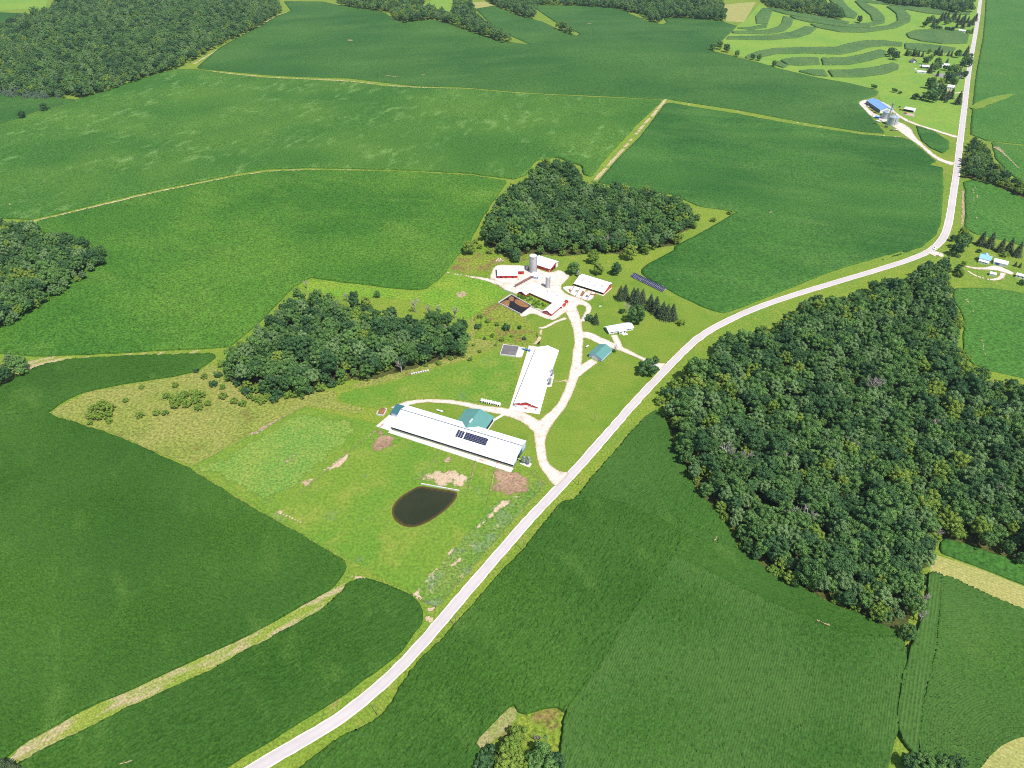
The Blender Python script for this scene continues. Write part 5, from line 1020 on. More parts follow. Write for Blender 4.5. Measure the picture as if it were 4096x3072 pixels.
def building(name, label, cat, x, y, ang, L, D, ef, wallm, roofm, ridge=None, er=None, eb=None, yr=.5, axis='x', oh=.45, th=.14, open_front=None, z=None, group=None, cap=None, foot=True, gable=None, wain=None, oh_end=None):
    """local frame: x along the front wall, y away from it. axis: direction of the ridge"""
    z0 = float(H(x, y)) if z is None else z
    o = thing(name, label, cat, (x, y, z0), ang, group)
    eb = ef if eb is None else eb; oe = oh if oh_end is None else oh_end
    w_ = MB(); r = MB(); g = None
    if axis == 'x':
        Y = yr * D
        prof = [(0, ef), (Y, er), (D, eb)] if er else [(0, ef), (D, eb)]
        if open_front is None: w_.add([(0, 0, -.3), (L, 0, -.3), (L, 0, ef), (0, 0, ef)], [(0, 1, 2, 3)])
        w_.add([(0, D, -.3), (L, D, -.3), (L, D, eb), (0, D, eb)], [(3, 2, 1, 0)])
        for X, fl in ((0, 1), (L, 0)):
            if gable:
                ml = min(ef, eb)
                w_.add([(X, 0, -.3), (X, D, -.3), (X, D, ml), (X, 0, ml)], [(0, 1, 2, 3) if not fl else (3, 2, 1, 0)])
                gm = MB(); vs = [(X, a, b) for a, b in prof] + [(X, D, ml), (X, 0, ml)]
                gm.add(vs, [tuple(range(len(vs)))]); gm.build('gable', M[gable], o)
            else:
                vs = [(X, 0, -.3)] + [(X, a, b) for a, b in prof] + [(X, D, -.3)]
                f = tuple(range(len(vs))); w_.add(vs, [f if fl else f[::-1]])
        for (a, za), (b, zb) in zip(prof[:-1], prof[1:]):
            s = (zb - za) / (b - a); a2 = a - oh if a == 0 else a; b2 = b + oh if b == D else b
            za2 = za + (a2 - a) * s + th; zb2 = zb + (b2 - b) * s + th
            r.slab([(-oe, a2, za2), (L + oe, a2, za2), (L + oe, b2, zb2), (-oe, b2, zb2)], th)
    else:
        X = yr * L
        prof = [(0, ef), (X, er), (L, eb)]
        for q, fl in ((0, 0), (D, 1)):
            if gable:
                ml = min(ef, eb)
                w_.add([(0, q, -.3), (L, q, -.3), (L, q, ml), (0, q, ml)], [(0, 1, 2, 3)])
                gm = MB(); vs = [(a, q, b) for a, b in prof] + [(L, q, ml), (0, q, ml)]
                gm.add(vs, [tuple(range(len(vs)))]); gm.build('gable', M[gable], o)
            else:
                vs = [(0, q, -.3)] + [(a, q, b) for a, b in prof] + [(L, q, -.3)]
                f = tuple(range(len(vs))); w_.add(vs, [f[::-1] if not fl else f])
        w_.add([(0, 0, -.3), (0, D, -.3), (0, D, ef), (0, 0, ef)], [(0, 1, 2, 3)]); w_.add([(L, 0, -.3), (L, D, -.3), (L, D, eb), (L, 0, eb)], [(3, 2, 1, 0)])
        for (a, za), (b, zb) in zip(prof[:-1], prof[1:]):
            s = (zb - za) / (b - a); a2 = a - oh if a == 0 else a; b2 = b + oh if b == L else b
            za2 = za + (a2 - a) * s + th; zb2 = zb + (b2 - b) * s + th
            r.slab([(a2, -oe, za2), (b2, -oe, zb2), (b2, D + oe, zb2), (a2, D + oe, za2)], th)
    wo_ = w_.build('wall', M[wallm], o)
    ro = r.build('roof', M[roofm], o)
    if cap and er:
        c = MB()
        if axis == 'x': c.box(-oe, L + oe, yr * D - .3, yr * D + .3, er + th - .06, er + th + .14)
        else: c.box(yr * L - .3, yr * L + .3, -oe, D + oe, er + th - .06, er + th + .14)
        c.build('ridge_cap', M[cap], ro)
    return o

def rot(o, x, y):
    a = o.rotation_euler[2]; return (o.location.x + x * math.cos(a) - y * math.sin(a), o.location.y + x * math.sin(a) + y * math.cos(a))

# ---- the long freestall barn with the solar panels
LA = rad(-23.8)
lb = building('freestall_barn', 'very long white roofed barn with solar panels near the road', 'barn', -85.4 + .5, 369.2 + .3, LA, 93.6, 21.2, 3.0, 'bluesiding', 'white', er=8.3, eb=6.0, yr=.64, oh=.6, open_front=True, cap='slate')
lroof = [c for c in lb.children if c.name.startswith('roof')][0]
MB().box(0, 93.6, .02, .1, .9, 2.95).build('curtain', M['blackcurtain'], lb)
MB().box(0, 93.6, -.05, .12, 0, .9).build('kerb_wall', M['concrete'], lb)
MB().box(-.65, 94.2, -.72, -.6, 2.75, 3.0).build('gutter', M['steel'], lb)
for k in range(25): MB().box(k * 3.9 - .1 if k else 0, k * 3.9 + .1, -.12, -.04, .9, 2.8).build('post', M['steel'], lb)
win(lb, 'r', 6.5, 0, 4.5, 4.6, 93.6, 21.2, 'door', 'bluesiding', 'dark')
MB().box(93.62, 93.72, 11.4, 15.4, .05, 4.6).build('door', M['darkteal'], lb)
win(lb, 'r', 1.4, 1., 1.6, 1.4, 93.6, 21.2)
MB().box(93.6, 93.68, .2, 21., -.05, .5).build('trim', M['darkteal'], lb)
for k in range(9): MB().lathe([(.28, 8.4), (.28, 8.95), (.42, 9.0), (.1, 9.2)], 8, 6 + k * 10.2, 13.57).build('vent', M['galv'], lroof)
# teal milking parlour annexe crossing the rear slope
an = thing('parlour_annexe', 'teal roofed wing crossing the rear of the long barn', 'building', (-85.4, 369.2, 0), LA)
a0, a1, yb = 40.6, 62.2, 37.4
xm = (a0 + a1) / 2
am = MB()
am.add([(a0, 21.3, -.3), (a0, yb, -.3), (a0, yb, 4.4), (a0, 21.3, 4.4)], [(0, 1, 2, 3)]); am.add([(a1, 21.3, -.3), (a1, yb, -.3), (a1, yb, 4.4), (a1, 21.3, 4.4)], [(3, 2, 1, 0)])
am.add([(a0, yb, -.3), (a0, yb, 4.4), (xm, yb, 7.9), (a1, yb, 4.4), (a1, yb, -.3)], [(0, 1, 2, 3, 4)])
am.build('wall', M['bluesiding'], an)
rm = MB()
yv = 14.6
def rs(y): return 8.3 + .16 - (y - 13.57) * (8.3 - 6.0) / (21.2 - 13.57) # long barn rear slope
for sgn, xe in ((-1, a0 - .5), (1, a1 + .5)):
    ze = 4.4 - .5 * 3.5 / 10.8 + .14
    q = [(xm, yv, 8.06), (xm, yb + .5, 8.06), (xe, yb + .5, ze), (xe, 21.9, ze)]
    if sgn > 0: q = q[::-1]
    rm.add(q + [(x, y, z - .14) for x, y, z in q], [(0, 1, 2, 3), (7, 6, 5, 4), (0, 4, 5, 1), (1, 5, 6, 2), (2, 6, 7, 3), (3, 7, 4, 0)])
aroof = rm.build('roof', M['teal'], an)
MB().box(xm - .45, xm + .45, 21.5, 25.6, 7.95, 8.35).build('skylight', M['plasticwhite'], aroof)
MB().box(a1 + .02, a1 + .1, 22.5, 37, 1., 3.9).build('opening', M['dark'], an)
MB().box(a1 + .02, a1 + .5, 22.3, 37.2, -.1, .5).build('kerb_wall', M['concrete'], an)
# small dark teal room on the left end
st = building('utility_room', 'small dark teal roofed room at the left end of the long barn', 'building', -87.6, 384.2, rad(-21), 5.9, 8.6, 3.8, 'bluesiding', 'darkteal', eb=4.6)
# walkway and apron
def pad(name, label, pts, z=.16, mat='concrete_ground', cell=2.5):
    P = np.array(pts); n = len(P); V = [(x, y, float(H(x, y)) + z) for x, y in P] + [(x, y, float(H(x, y)) - .2) for x, y in P]
    m = MB().add(V, [tuple(range(n))] + [((i + 1) % n, i, n + i, n + (i + 1) % n) for i in range(n)])
    return tag(m.build(name, M[mat], None), label, kind='structure')
def lpts(o_x, o_y, ang, q): return [(o_x + x * math.cos(ang) - y * math.sin(ang), o_y + x * math.sin(ang) + y * math.cos(ang)) for x, y in q]
pad('apron', 'pale concrete apron along the front of the long barn', lpts(-85.4, 369.2, LA, [(-1, -3.6), (94.5, -4.6), (94.6, -.2), (-1, -.2)]), .3)
pad('apron', 'pale concrete pad at the left end of the long barn', lpts(-85.4, 369.2, LA, [(-12.5, -1.2), (-.2, -1.6), (-.2, 21.5), (-4, 25), (-9, 22)]), .32)
pad('path', 'narrow concrete walk from drive to the teal wing', [G('L2', 680, 650), G('L2', 1195, 345), G('L2', 1235, 375), G('L2', 720, 680)], .28)
# solar panels on the front roof slope
sa = thing('solar_array', 'dark solar array on the front roof of the long barn', 'solar panels', (lb.location.x, lb.location.y, 0), LA)
pitch = math.atan2(8.3 - 3.0, .64 * 21.2)
pm = MB().box(-.8, .8, -.48, .48, 0, .05).mesh('solar_panel'); pm.materials.append(M['panel'])
fm_ = MB().box(-.84, .84, -.52, .52, -.04, .02).mesh('frame'); fm_.materials.append(M['alu'])
def slope_xy(c, x, y):
    z = 6.
    for _ in range(30):
        p = G(c, x, y, z); dx, dy = p[0] - lb.location.x, p[1] - lb.location.y
        lx = dx * math.cos(LA) + dy * math.sin(LA); ly = -dx * math.sin(LA) + dy * math.cos(LA); z = .5 * z + .5 * (3.0 + ly * math.tan(pitch) + .2)
    return lx, ly
tl = slope_xy('L2', 200, 735); tr = slope_xy('L2', 850, 930)
bl_ = slope_xy('L2', 155, 860)
nrow = 5; dyv = (tl[1] - bl_[1]) / (nrow - 1)
cols = [tl[0] + 1.85 * k for k in range(3)] + [tl[0] + 1.85 * 2 + 2.5 + 1.72 * k for k in range(10)]
for cx_ in cols:
    for r_ in range(nrow):
        ly = tl[1] - r_ * dyv
        p = bpy.data.objects.new('solar_panel', pm); p.location = (cx_, ly, 3.0 + ly * math.tan(pitch) + .28); p.rotation_euler = (pitch, 0, 0); link(p, sa)
        f = bpy.data.objects.new('frame', fm_); link(f, p)

# ---- the long white barn seen end-on
WA = rad(-14.5)
wb = building('cattle_barn', 'long white roofed barn with red gable facing the viewer', 'barn', 1.9, 395.2, WA, 17.8, 74, 3.3, 'whitewall', 'white', er=6.3, axis='y', oh=.5, gable='red', cap='white')
for u in (4.2, 12.4): win(wb, 'f', u, 3.5, .9, .9, 17.8, 74, 'fan', 'plasticwhite', 'plasticwhite')
MB().box(7.3, 10.5, -.1, -.03, 0, 3.2).build('door', M['plasticwhite'], wb)
MB().box(.05, 17.75, -.06, -.01, 2.2, 3.32).build('trim', M['red'], wb)
for u in (6.1, 11.2): win(wb, 'f', u, 1.9, 1., 1.1, 17.8, 74, 'window', 'redpaint', 'plasticwhite')
for k in range(11): MB().box(-.12, -.03, 3 + k * 6.4, 7 + k * 6.4, .9, 2.9).build('curtain', M['plasticwhite'], wb)
for k in range(11): MB().box(17.83, 17.92, 3 + k * 6.4, 7 + k * 6.4, .9, 2.9).build('curtain', M['plasticwhite'], wb)
for k in (9, 14, 21, 30, 41): MB().box(17.83, 17.95, k, k + .8, .5, 2.4).build('door', M['dark'], wb)
for k in (1.2, 16.2): MB().lathe([(.35, 0), (.35, 1.1), (.2, 1.3)], 10, k, -.5).build('fan_housing', M['galvdark'], wb)
pad('apron', 'wide pale concrete pad around the white barn', [G('W', *q) for q in ((305, 1555), (985, 1645), (1150, 1035), (1250, 1035), (1310, 780), (1262, 690), (1350, 320), (1300, 200), (830, 140), (750, 125), (700, 300))], .24)
MB_b = MB().box(-1., 1., -.35, .35, .35, .5)
b_ = thing('feed_trough', 'small red trough on the pad before the red gable', 'trough', G('W', 675, 1520) + (.24,), WA)
MB_b.build('basin', M['redpaint'], b_)
for sx in (-.8, .8): MB().box(sx - .08, sx + .08, -.3, .3, 0, .35).build('leg', M['steel'], b_)
# slurry tank beside it
tk = thing('slurry_tank', 'square concrete slurry tank with grey crust beside the white barn', 'tank', (-2.0, 466.3, 0), rad(-11))
MB().box(-6.4, 6.4, -6.8, 6.8, -.2, .75).build('crust', M['greycover'], tk)
for q in ((-6.8, -6.4, -7.2, 7.2), (6.4, 6.8, -7.2, 7.2)): MB().box(*q, -.3, 1.15).build('wall', M['concrete'], tk)
for q in ((-6.4, 6.4, -7.2, -6.8), (-6.4, 6.4, 6.8, 7.2)): MB().box(*q, -.3, 1.15).build('wall', M['concrete'], tk)
pad('apron', 'pale concrete pad between slurry tank and white barn', lpts(-2.0, 466.3, rad(-11), [(6.9, -7.6), (11.6, -7.2), (11.8, 6.6), (6.9, 7.2)]), .4)
# blue skid loader with forks / conveyor
lo = thing('conveyor', 'blue slurry conveyor between grey tank and white barn', 'conveyor', G('W', 690, 240) + (.3,), rad(-24))
MB().box(-3.2, 3.2, -.45, .45, .9, 1.3).build('chute', M['blue'], lo)
for sy in (-.3, .35): MB().tube((-3.2, sy, 1.2), (-5.6, sy * 3, 1.9), .14).build('arm', M['blue'], lo)
for sx in (-2.2, 2.4): MB().box(sx - .1, sx + .1, -.5, .5, 0, .9).build('leg', M['steel'], lo)
MB().box(2.2, 3.6, -.7, .7, .6, 1.7).build('hopper', M['blue'], lo)

# ---- garage and house
ga = building('garage', 'pale blue garage with teal roof between the drives', 'garage', 62.3, 458.0, rad(-35.8), 12., 16.3, 3.3, 'bluesiding', 'teal', er=5.6, axis='y', oh=.5, cap='teal')
gd = MB().box(3.1, 8.8, -.12, -.02, 0, 2.9).build('garage_door', M['plasticwhite'], ga)
for k in range(4): MB().box(3.6 + k * 1.35, 4.4 + k * 1.35, -.15, -.11, 1.75, 2.1).build('pane', M['glass'], gd)
for q in ((.0, 3.1), (8.8, 12.)): MB().box(q[0], q[1], -.06, .02, 0, .45).build('trim', M['darkteal'], ga)
MB().box(11.98, 12.07, 0, 16.3, 0, .45).build('trim', M['darkteal'], ga)
for zq in range(2): MB().box(-.05, 12.05, -.53, -.44, 3.05, 3.1).build('fascia', M['darkteal'], ga) if zq == 0 else None
MB().lathe([(.25, 5.4), (.25, 6.1), (.4, 6.2)], 8, 6.2, 8.).build('vent', M['galv'], ga)
ho = building('ranch_house', 'long low white ranch house with white roof', 'house', 82.3, 490.8, rad(17.3), 22.4, 8.6, 2.5, 'whitewall', 'white', er=4.1, oh=.6, cap='white')
MB().box(0, .02, 0, 8.6, 0, 2.4).build('end_wall', M['bluesiding'], ho)  # bluish shade of the left end wall, put into its colour
for u, w_ in ((1.5, 2.2), (4.6, 1.6), (16.6, 2.4), (19.6, 1.6)): win(ho, 'f', u, 1., w_, 1.1, 22.4, 8.6)
win(ho, 'r', 3., 1., 1.6, 1.1, 22.4, 8.6)
po = thing('entrance_wing', 'small gabled entrance wing on the front of the ranch house', 'porch', (82.3, 490.8, 0), rad(17.3))
m = MB(); x0, x1, y0 = 8.6, 14.6, -2.6
m.add([(x0, y0, -.2), (x1, y0, -.2), (x1, y0, 2.4), ((x0 + x1) / 2, y0, 3.5), (x0, y0, 2.4)], [(0, 1, 2, 3, 4)])
m.add([(x0, y0, -.2), (x0, -.02, -.2), (x0, -.02, 2.4), (x0, y0, 2.4)], [(3, 2, 1, 0)]); m.add([(x1, y0, -.2), (x1, -.02, -.2), (x1, -.02, 2.4), (x1, y0, 2.4)], [(0, 1, 2, 3)])
m.build('wall', M['whitewall'], po)
r = MB(); xm2 = (x0 + x1) / 2
r.slab([(x0 - .4, y0 - .5, 2.3), (xm2, y0 - .5, 3.66), (xm2, 3.0, 3.66), (x0 - .4, -.1, 2.3)], .12); r.slab([(xm2, y0 - .5, 3.66), (x1 + .4, y0 - .5, 2.3), (x1 + .4, -.1, 2.3), (xm2, 3.0, 3.66)], .12)
r.build('roof', M['white'], po)
for u in (9.2, 12.6): MB().box(u, u + 1.3, y0 - .08, y0 - .01, .9, 2.1).build('window', M['glass'], po)
MB().box(11.1, 12.1, y0 - .08, y0 - .01, 0, 2.1).build('door', M['whitewall'], po)
pad('patio', 'pale patio at the ranch house door', lpts(82.3, 490.8, rad(17.3), [(11, -5.2), (15.5, -5.2), (15.5, -2.8), (11, -2.8)]), .14)

# ---- red open-front cattle shed, calf pens and ground solar array
sh = building('cattle_shed', 'open fronted red cattle shed with white roof above calf pens', 'shed', 58.6, 572.3, rad(-33.1), 30.6, 16., 2.9, 'red', 'white', er=6.0, eb=5.0, yr=.66, oh=.6, open_front=True)
MB().box(.1, 30.5, 7.5, 7.6, 0, 3.8).build('partition', M['darkred'], sh)
for k in range(6): MB().box(k * 6. + .1, k * 6. + .35, .0, .25, 0, 2.85).build('post', M['wood'], sh)
MB().box(0, 30.6, -.02, .18, 2.3, 2.95).build('fascia', M['darkred'], sh)
sroof = [c for c in sh.children if c.name.startswith('roof')][0]
for k in range(4):
    sx = 5.2 + k * 6.7; y0_, y1_ = 2.2, 8.4; s_ = (6. - 2.9) / (.66 * 16)
    MB().slab([(sx, y0_, 2.9 + y0_ * s_ + .2), (sx + .45, y0_, 2.9 + y0_ * s_ + .2), (sx + .45, y1_, 2.9 + y1_ * s_ + .2), (sx, y1_, 2.9 + y1_ * s_ + .2)], .05).build('skylight', M['glass'], sroof)
win(sh, 'r', 5, 0, 4, 3.2, 30.6, 16, 'door', 'plasticwhite', 'red'); win(sh, 'r', 11, 1.2, 1.6, 1.2, 30.6, 16)
pad('apron', 'pale concrete rim under the open cattle shed', lpts(58.6, 572.3, rad(-33.1), [(-.5, -1.2), (31.5, -1.6), (31.5, 16), (30.7, 16), (30.7, 0), (-.5, 0)]), .35)
penp = [G('S', *q) for q in ((160, 500), (270, 475), (385, 490), (820, 610), (770, 715), (690, 770), (620, 765), (410, 690), (290, 630), (165, 540))]
pad('yard', 'pale concrete yard of the calf pens', penp, .3)
def rail_fence(name, label, pts, mat='wood', step=2.6, hgt=1.2, rails=3, group=None, r=.06):
    o = thing(name, label, 'fence', (pts[0][0], pts[0][1], float(H(*pts[0]))), 0, group); bx, by = pts[0]; bz = float(H(bx, by))
    for (ax, ay), (cx_, cy_) in zip(pts[:-1], pts[1:]):
        L = math.hypot(cx_ - ax, cy_ - ay); n = max(1, round(L / step))
        for k in range(n + 1):
            x = ax + (cx_ - ax) * k / n; y = ay + (cy_ - ay) * k / n; z = float(H(x, y)) - bz
            MB().box(x - bx - r, x - bx + r, y - by - r, y - by + r, z - .3, z + hgt + .1).build('post', M[mat], o)
        for j in range(rails):
            hz = hgt * (j + 1) / rails
            MB().tube((ax - bx, ay - by, float(H(ax, ay)) - bz + hz), (cx_ - bx, cy_ - by, float(H(cx_, cy_)) - bz + hz), r * .6, n=4).build('rail', M[mat], o)
    return o
rail_fence('pen_fence', 'brown rail fence round the calf pens', penp[3:] + penp[:1], 'rust', 2.5)
for i, (a, b) in enumerate([((510, 520), (405, 690)), ((640, 555), (520, 735)), ((750, 585), (640, 765)), ((385, 495), (300, 630))]):
    rail_fence('pen_divider', ['second', 'third', 'rightmost', 'leftmost'][i] + ' rusty rail divider between the calf pens', [G('S', *a), G('S', *b)], 'rust', 2.5, 1.2, 4, 'dividers of the calf pens', .08)
for i, (x, y, mt, lb_) in enumerate([(440, 590, 'galv', 'grey steel hay feeder in the left calf pen'), (640, 580, 'yellow', 'yellow hay feeder in the middle calf pen'), (645, 690, 'blue', 'dark hay feeder in the right calf pen')]):
    o = thing('hay_feeder', lb_, 'feeder', G('S', x, y) + (.3,), 0)
    MB().lathe([(1.2, .0), (1.25, .9), (1.1, .9), (1.1, .05)], 14, caps=False).build('ring', M[mt], o); MB().lathe([(.9, .0), (.7, .7), (.1, .9)], 10).build('hay', M['straw'], o)
for i, pts in enumerate([[(300, 530), (330, 580), (290, 600), (270, 545)], [(560, 560), (600, 600), (540, 690), (500, 670)], [(730, 630), (820, 640), (790, 670), (700, 660)]]):
    pad('bedding', ['left', 'middle', 'right'][i] + ' patch of brown bedding on the pen yard', [G('S', *q) for q in pts], .31 + .004 * i, 'manure')
gsa = thing('solar_array', 'long ground mounted solar array at the field edge', 'solar panels', (113.8, 589.6, 0), math.atan2(560.2 - 589.6, 139.9 - 113.8))
GL = math.hypot(139.9 - 113.8, 560.2 - 589.6); gp = rad(26)
ng_ = 26; pw = GL / ng_
gm_ = MB().box(.1, pw - .1, .05, 1.24, 0, .05).mesh('solar_panel'); gm_.materials.append(M['panel'])
for r_ in range(4):
    for k in range(ng_):
        p = bpy.data.objects.new('solar_panel', gm_); yy = r_ * 1.32 + (.22 if r_ > 1 else 0); p.location = (k * pw, yy * math.cos(gp), .8 + yy * math.sin(gp)); p.rotation_euler = (gp, 0, 0); link(p, gsa)
m = MB()
for yy in (.5, 2., 3.6, 5.): m.box(0, GL, yy * math.cos(gp) - .06, yy * math.cos(gp) + .06, .62 + yy * math.sin(gp), .74 + yy * math.sin(gp))
m.build('frame', M['alu'], gsa)
MB().slab([(-.1, -.1, .74), (GL + .1, -.1, .74), (GL + .1, 5.5 * math.cos(gp), .74 + 5.5 * math.sin(gp)), (-.1, 5.5 * math.cos(gp), .74 + 5.5 * math.sin(gp))], .03).build('backing', M['alu'], gsa)
for k in range(8): MB().box(k * 5.4 + .4, k * 5.4 + .6, 2.3, 2.5, -.3, 1.75).build('post', M['steel'], gsa)

# ---- red barns and silos
ms = building('machine_shed', 'red machine shed with white roof behind the tall silo', 'shed', 37.0 - 22 * math.cos(rad(-34.1)), 599.0 - 22 * math.sin(rad(-34.1)), rad(-34.1), 22, 15., 3.6, 'red', 'white', er=6.2, eb=4.9, yr=.55, oh=.4)
for u in (14.5, 17.): win(ms, 'f', u, 1.4, 1.1, .9, 22, 15)
MB().box(20.6, 21.5, -.08, -.01, 0, 2.2).build('door', M['whitewall'], ms)
win(ms, 'r', 2.2, .1, 3.2, 2.8, 22, 15, 'door', 'red', 'dark'); win(ms, 'r', 6.4, .1, 3.6, 3.2, 22, 15, 'door', 'red', 'dark')
MB().box(22.02, 22.1, 10.4, 14.8, .1, 4.2).build('door', M['whitewall'], ms)
ls = building('heifer_shed', 'red shed with wide white sloping roof left of the tall silo', 'shed', -13.5, 586.2, rad(2), 18.6, 14.5, 3.3, 'red', 'white', eb=5.2, oh=.5)
for u in (2.0, 6.4, 13.2): win(ls, 'f', u, .7, 1.9, 1.3, 18.6, 14.5, 'window', 'red', 'dark')
MB().box(0, 18.6, -.07, -.01, 0, .4).build('plinth', M['concrete'], ls)
ls2 = building('heifer_shed_annexe', 'short red annexe on the right of the wide white roof', 'shed', 5.2, 594.2, rad(2), 6.4, 6.7, 3.9, 'red', 'white', eb=5.15, oh=.4)
win(ls2, 'f', 2., .9, 2.1, 1.2, 6.4, 6.7, 'window', 'red', 'dark')
def silo(label, x, y, r_, h_, rust=False, n=28, dome=.2):
    o = thing('silo', label, 'silo', (x, y, 0))
    MB().lathe([(r_, -.3), (r_, h_)], n, caps=False).build('shell', M['stave'], o, True)
    hp = MB()
    for k in range(int(h_ / 1.1)):
        z = .8 + k * 1.1; hp.lathe([(r_ + .01, z - .05), (r_ + .06, z - .05), (r_ + .06, z + .05), (r_ + .01, z + .05)], n, caps=False)
    tag(hp.build('hoops', M['galv'], o), kind='stuff')
    MB().lathe([(r_ + .15, h_ - .02), (r_ + .15, h_ + .12), (r_ * .7, h_ + r_ * dome * .7), (r_ * .3, h_ + r_ * dome), (.05, h_ + r_ * dome * 1.05)], n).build('roof', M['white'], o, True)
    c = MB().box(-.5, .5, -r_ - .8, -r_ + .1, 1., h_ + .6).build('chute', M['galv'], o); c.rotation_euler = (0, 0, rad(70))
    return o
ts = silo('tall grey concrete stave silo with white cap', 20.2, 600., 3.45, 17.4)
MB().tube((.6, .5, 17.6), (.6, .5, 26.), .05).build('antenna', M['steel'], ts)
mk = MB().box(-.8, .8, -3.56, -3.5, 15.2, 15.9).build('emblem_band', M['redpaint'], ts); mk.scale = (1, 1, 1)
ss_ = silo('short pale silo beside the dairy barn', 33.2, 569.6, 1.85, 11.6)
def feed_bin(label, x, y, s=1., z=0., group=None, rz=0.):
    o = thing('feed_bin', label, 'feed bin', (x, y, float(H(x, y)) + z), rz, group); o.scale = (s, s, s)
    MB().lathe([(1.35, 2.4), (1.35, 5.6)], 20, caps=False).build('body', M['galv'], o, True)
    MB().lathe([(1.42, 5.55), (.35, 6.5), (.35, 6.75), (.02, 6.8)], 20).build('roof', M['galv'], o, True)
    MB().lathe([(.22, .75), (1.35, 2.4)], 20).build('hopper', M['galvdark'], o, True)
    for k in range(4):
        a = rad(45 + 90 * k); MB().tube((1.3 * math.cos(a), 1.3 * math.sin(a), -.1), (1.3 * math.cos(a), 1.3 * math.sin(a), 3.), .07).build('leg', M['galvdark'], o)
    m = MB()
    for sx in (-.2, .2): m.tube((sx, -1.45, .3), (sx, -1.45, 5.8), .03, n=4)
    for k in range(12): m.tube((-.2, -1.45, .6 + k * .42), (.2, -1.45, .6 + k * .42), .02, n=4)
    m.build('ladder', M['steel'], o)
    return o
fb1 = feed_bin('left steel feed bin at the right end of the long barn', 8.0, 335.6, .95, .25); feed_bin('right larger steel feed bin at the right end of the long barn', 11.1, 334.4, 1.05, .25)
au = MB().tube((0, 0, 1.2), (-4.4, 1.6, 3.4), .13).build('auger', M['plasticwhite'], fb1)
pad('slab', 'concrete slab under the two feed bins', [(5.4, 335.0), (11.6, 331.6), (13.4, 334.9), (7.0, 338.2)], .25)
feed_bin('upper steel feed bin beside the white barn', 31.3, 432.6, 1., .24); feed_bin('lower steel feed bin beside the white barn', 28.9, 421.4, 1.05, .24)
feed_bin('lone steel feed bin behind the open cattle shed', 63.4, 590.4, .95); feed_bin('small steel feed bin left of the tall silo', 14.9, 602.5, .9)
# feed room, conveyor
fr = building('feed_room', 'small white roofed feed room at the foot of the tall silo', 'shed', 17.9, 587.6, rad(-31), 6.6, 5.6, 3.0, 'bluesiding', 'white', eb=3.7, oh=.4)
win(fr, 'r', 1., .1, 1.6, 2.2, 6.6, 5.6, 'door', 'whitewall', 'dark')
cv = thing('feed_bunk', 'long covered feed conveyor between the sheds', 'feeder', (19.2, 586.8, 0), math.atan2(569.4 - 586.8, 2.8 - 19.2))
CL = math.hypot(16.4, 17.4)
MB().box(0, CL, -1., 1., .5, .7).build('trough', M['concrete'], cv)
MB().slab([(-.2, -1.2, 2.4), (CL, -1.2, 2.4), (CL, .1, 2.9), (-.2, .1, 2.9)], .08).build('cover', M['galvdark'], cv); MB().slab([(-.2, .1, 2.9), (CL, .1, 2.9), (CL, 1.2, 2.4), (-.2, 1.2, 2.4)], .08).build('cover', M['rust'], cv)
for k in range(7):
    for sy in (-.9, .9): MB().box(k * 3.8 + .2, k * 3.8 + .35, sy - .07, sy + .07, 0, 2.4).build('post', M['rust'], cv)
# dairy barn: gambrel
da = thing('dairy_barn', 'red dairy barn with long white gambrel roof', 'barn', (15.6, 556.7, 0), rad(-41.3))
L_, D_ = 38., 10.
prof = [(0, 3.0), (1.6, 5.6), (5., 7.9), (8.4, 5.6), (10., 3.0)]
m = MB(); m.add([(0, 0, -.3), (L_, 0, -.3), (L_, 0, 3.), (0, 0, 3.)], [(0, 1, 2, 3)]); m.add([(0, D_, -.3), (L_, D_, -.3), (L_, D_, 3.), (0, D_, 3.)], [(3, 2, 1, 0)])
m.build('wall', M['red'], da)
for X in (0, L_):
    vs = [(X, 0, -.3)] + [(X, a, b) for a, b in prof] + [(X, D_, -.3)]
    MB().add(vs, [tuple(range(len(vs)))]).build('gable', M['red'], da)
r = MB()
ext = [(-.5, 2.5)] + prof[1:-1] + [(10.5, 2.5)]
for (a, za), (b, zb) in zip(ext[:-1], ext[1:]): r.slab([(-.3, a, za + .12), (L_ + .5, a, za + .12), (L_ + .5, b, zb + .12), (-.3, b, zb + .12)], .12)
droof = r.build('roof', M['white'], da)
for k in range(9): win(da, 'f', 1. + k * 2.7, 1.1, 1.4, 1.0, L_, D_, 'window', 'whitewall', 'glass')
win(da, 'r', 2.6, 4.2, 2.2, .9, L_, D_, 'window', 'whitewall', 'plasticwhite'); win(da, 'r', 1.2, .2, 1.3, 2.1, L_, D_, 'door', 'whitewall', 'whitewall'); win(da, 'r', 6.6, .2, 2.2, 2.1, L_, D_, 'door', 'whitewall', 'plasticwhite')
for k in range(3): MB().lathe([(.4, 7.9), (.4, 8.7), (.55, 8.75), (.1, 9.2)], 10, 7 + k * 11, 5.).build('cupola', M['galv'], droof)
wl = building('barn_wing', 'white roofed cross wing at the left end of the dairy barn', 'barn', 5.9, 556.7, rad(-39.5), 8.4, 19., 3.0, 'red', 'white', er=4.8, axis='y', oh=.4)
wr = building('milk_house', 'red and white wing at the near end of the dairy barn', 'barn', 27.5, 524.0, rad(-34), 8.6, 15., 2.7, 'red', 'white', er=4.6, axis='y', oh=.4)
MB().box(.2, 3.8, -.07, -.01, .1, 1.2).build('wainscot', M['red'], wr)
for u in (1., 3.4, 5.8): win(wr, 'f', u, 1.2, 1.3, .9, 8.6, 15)
for u in range(5): win(wr, 'r', 1.2 + u * 2.6, 1.1, 1.5, .9, 8.6, 15)
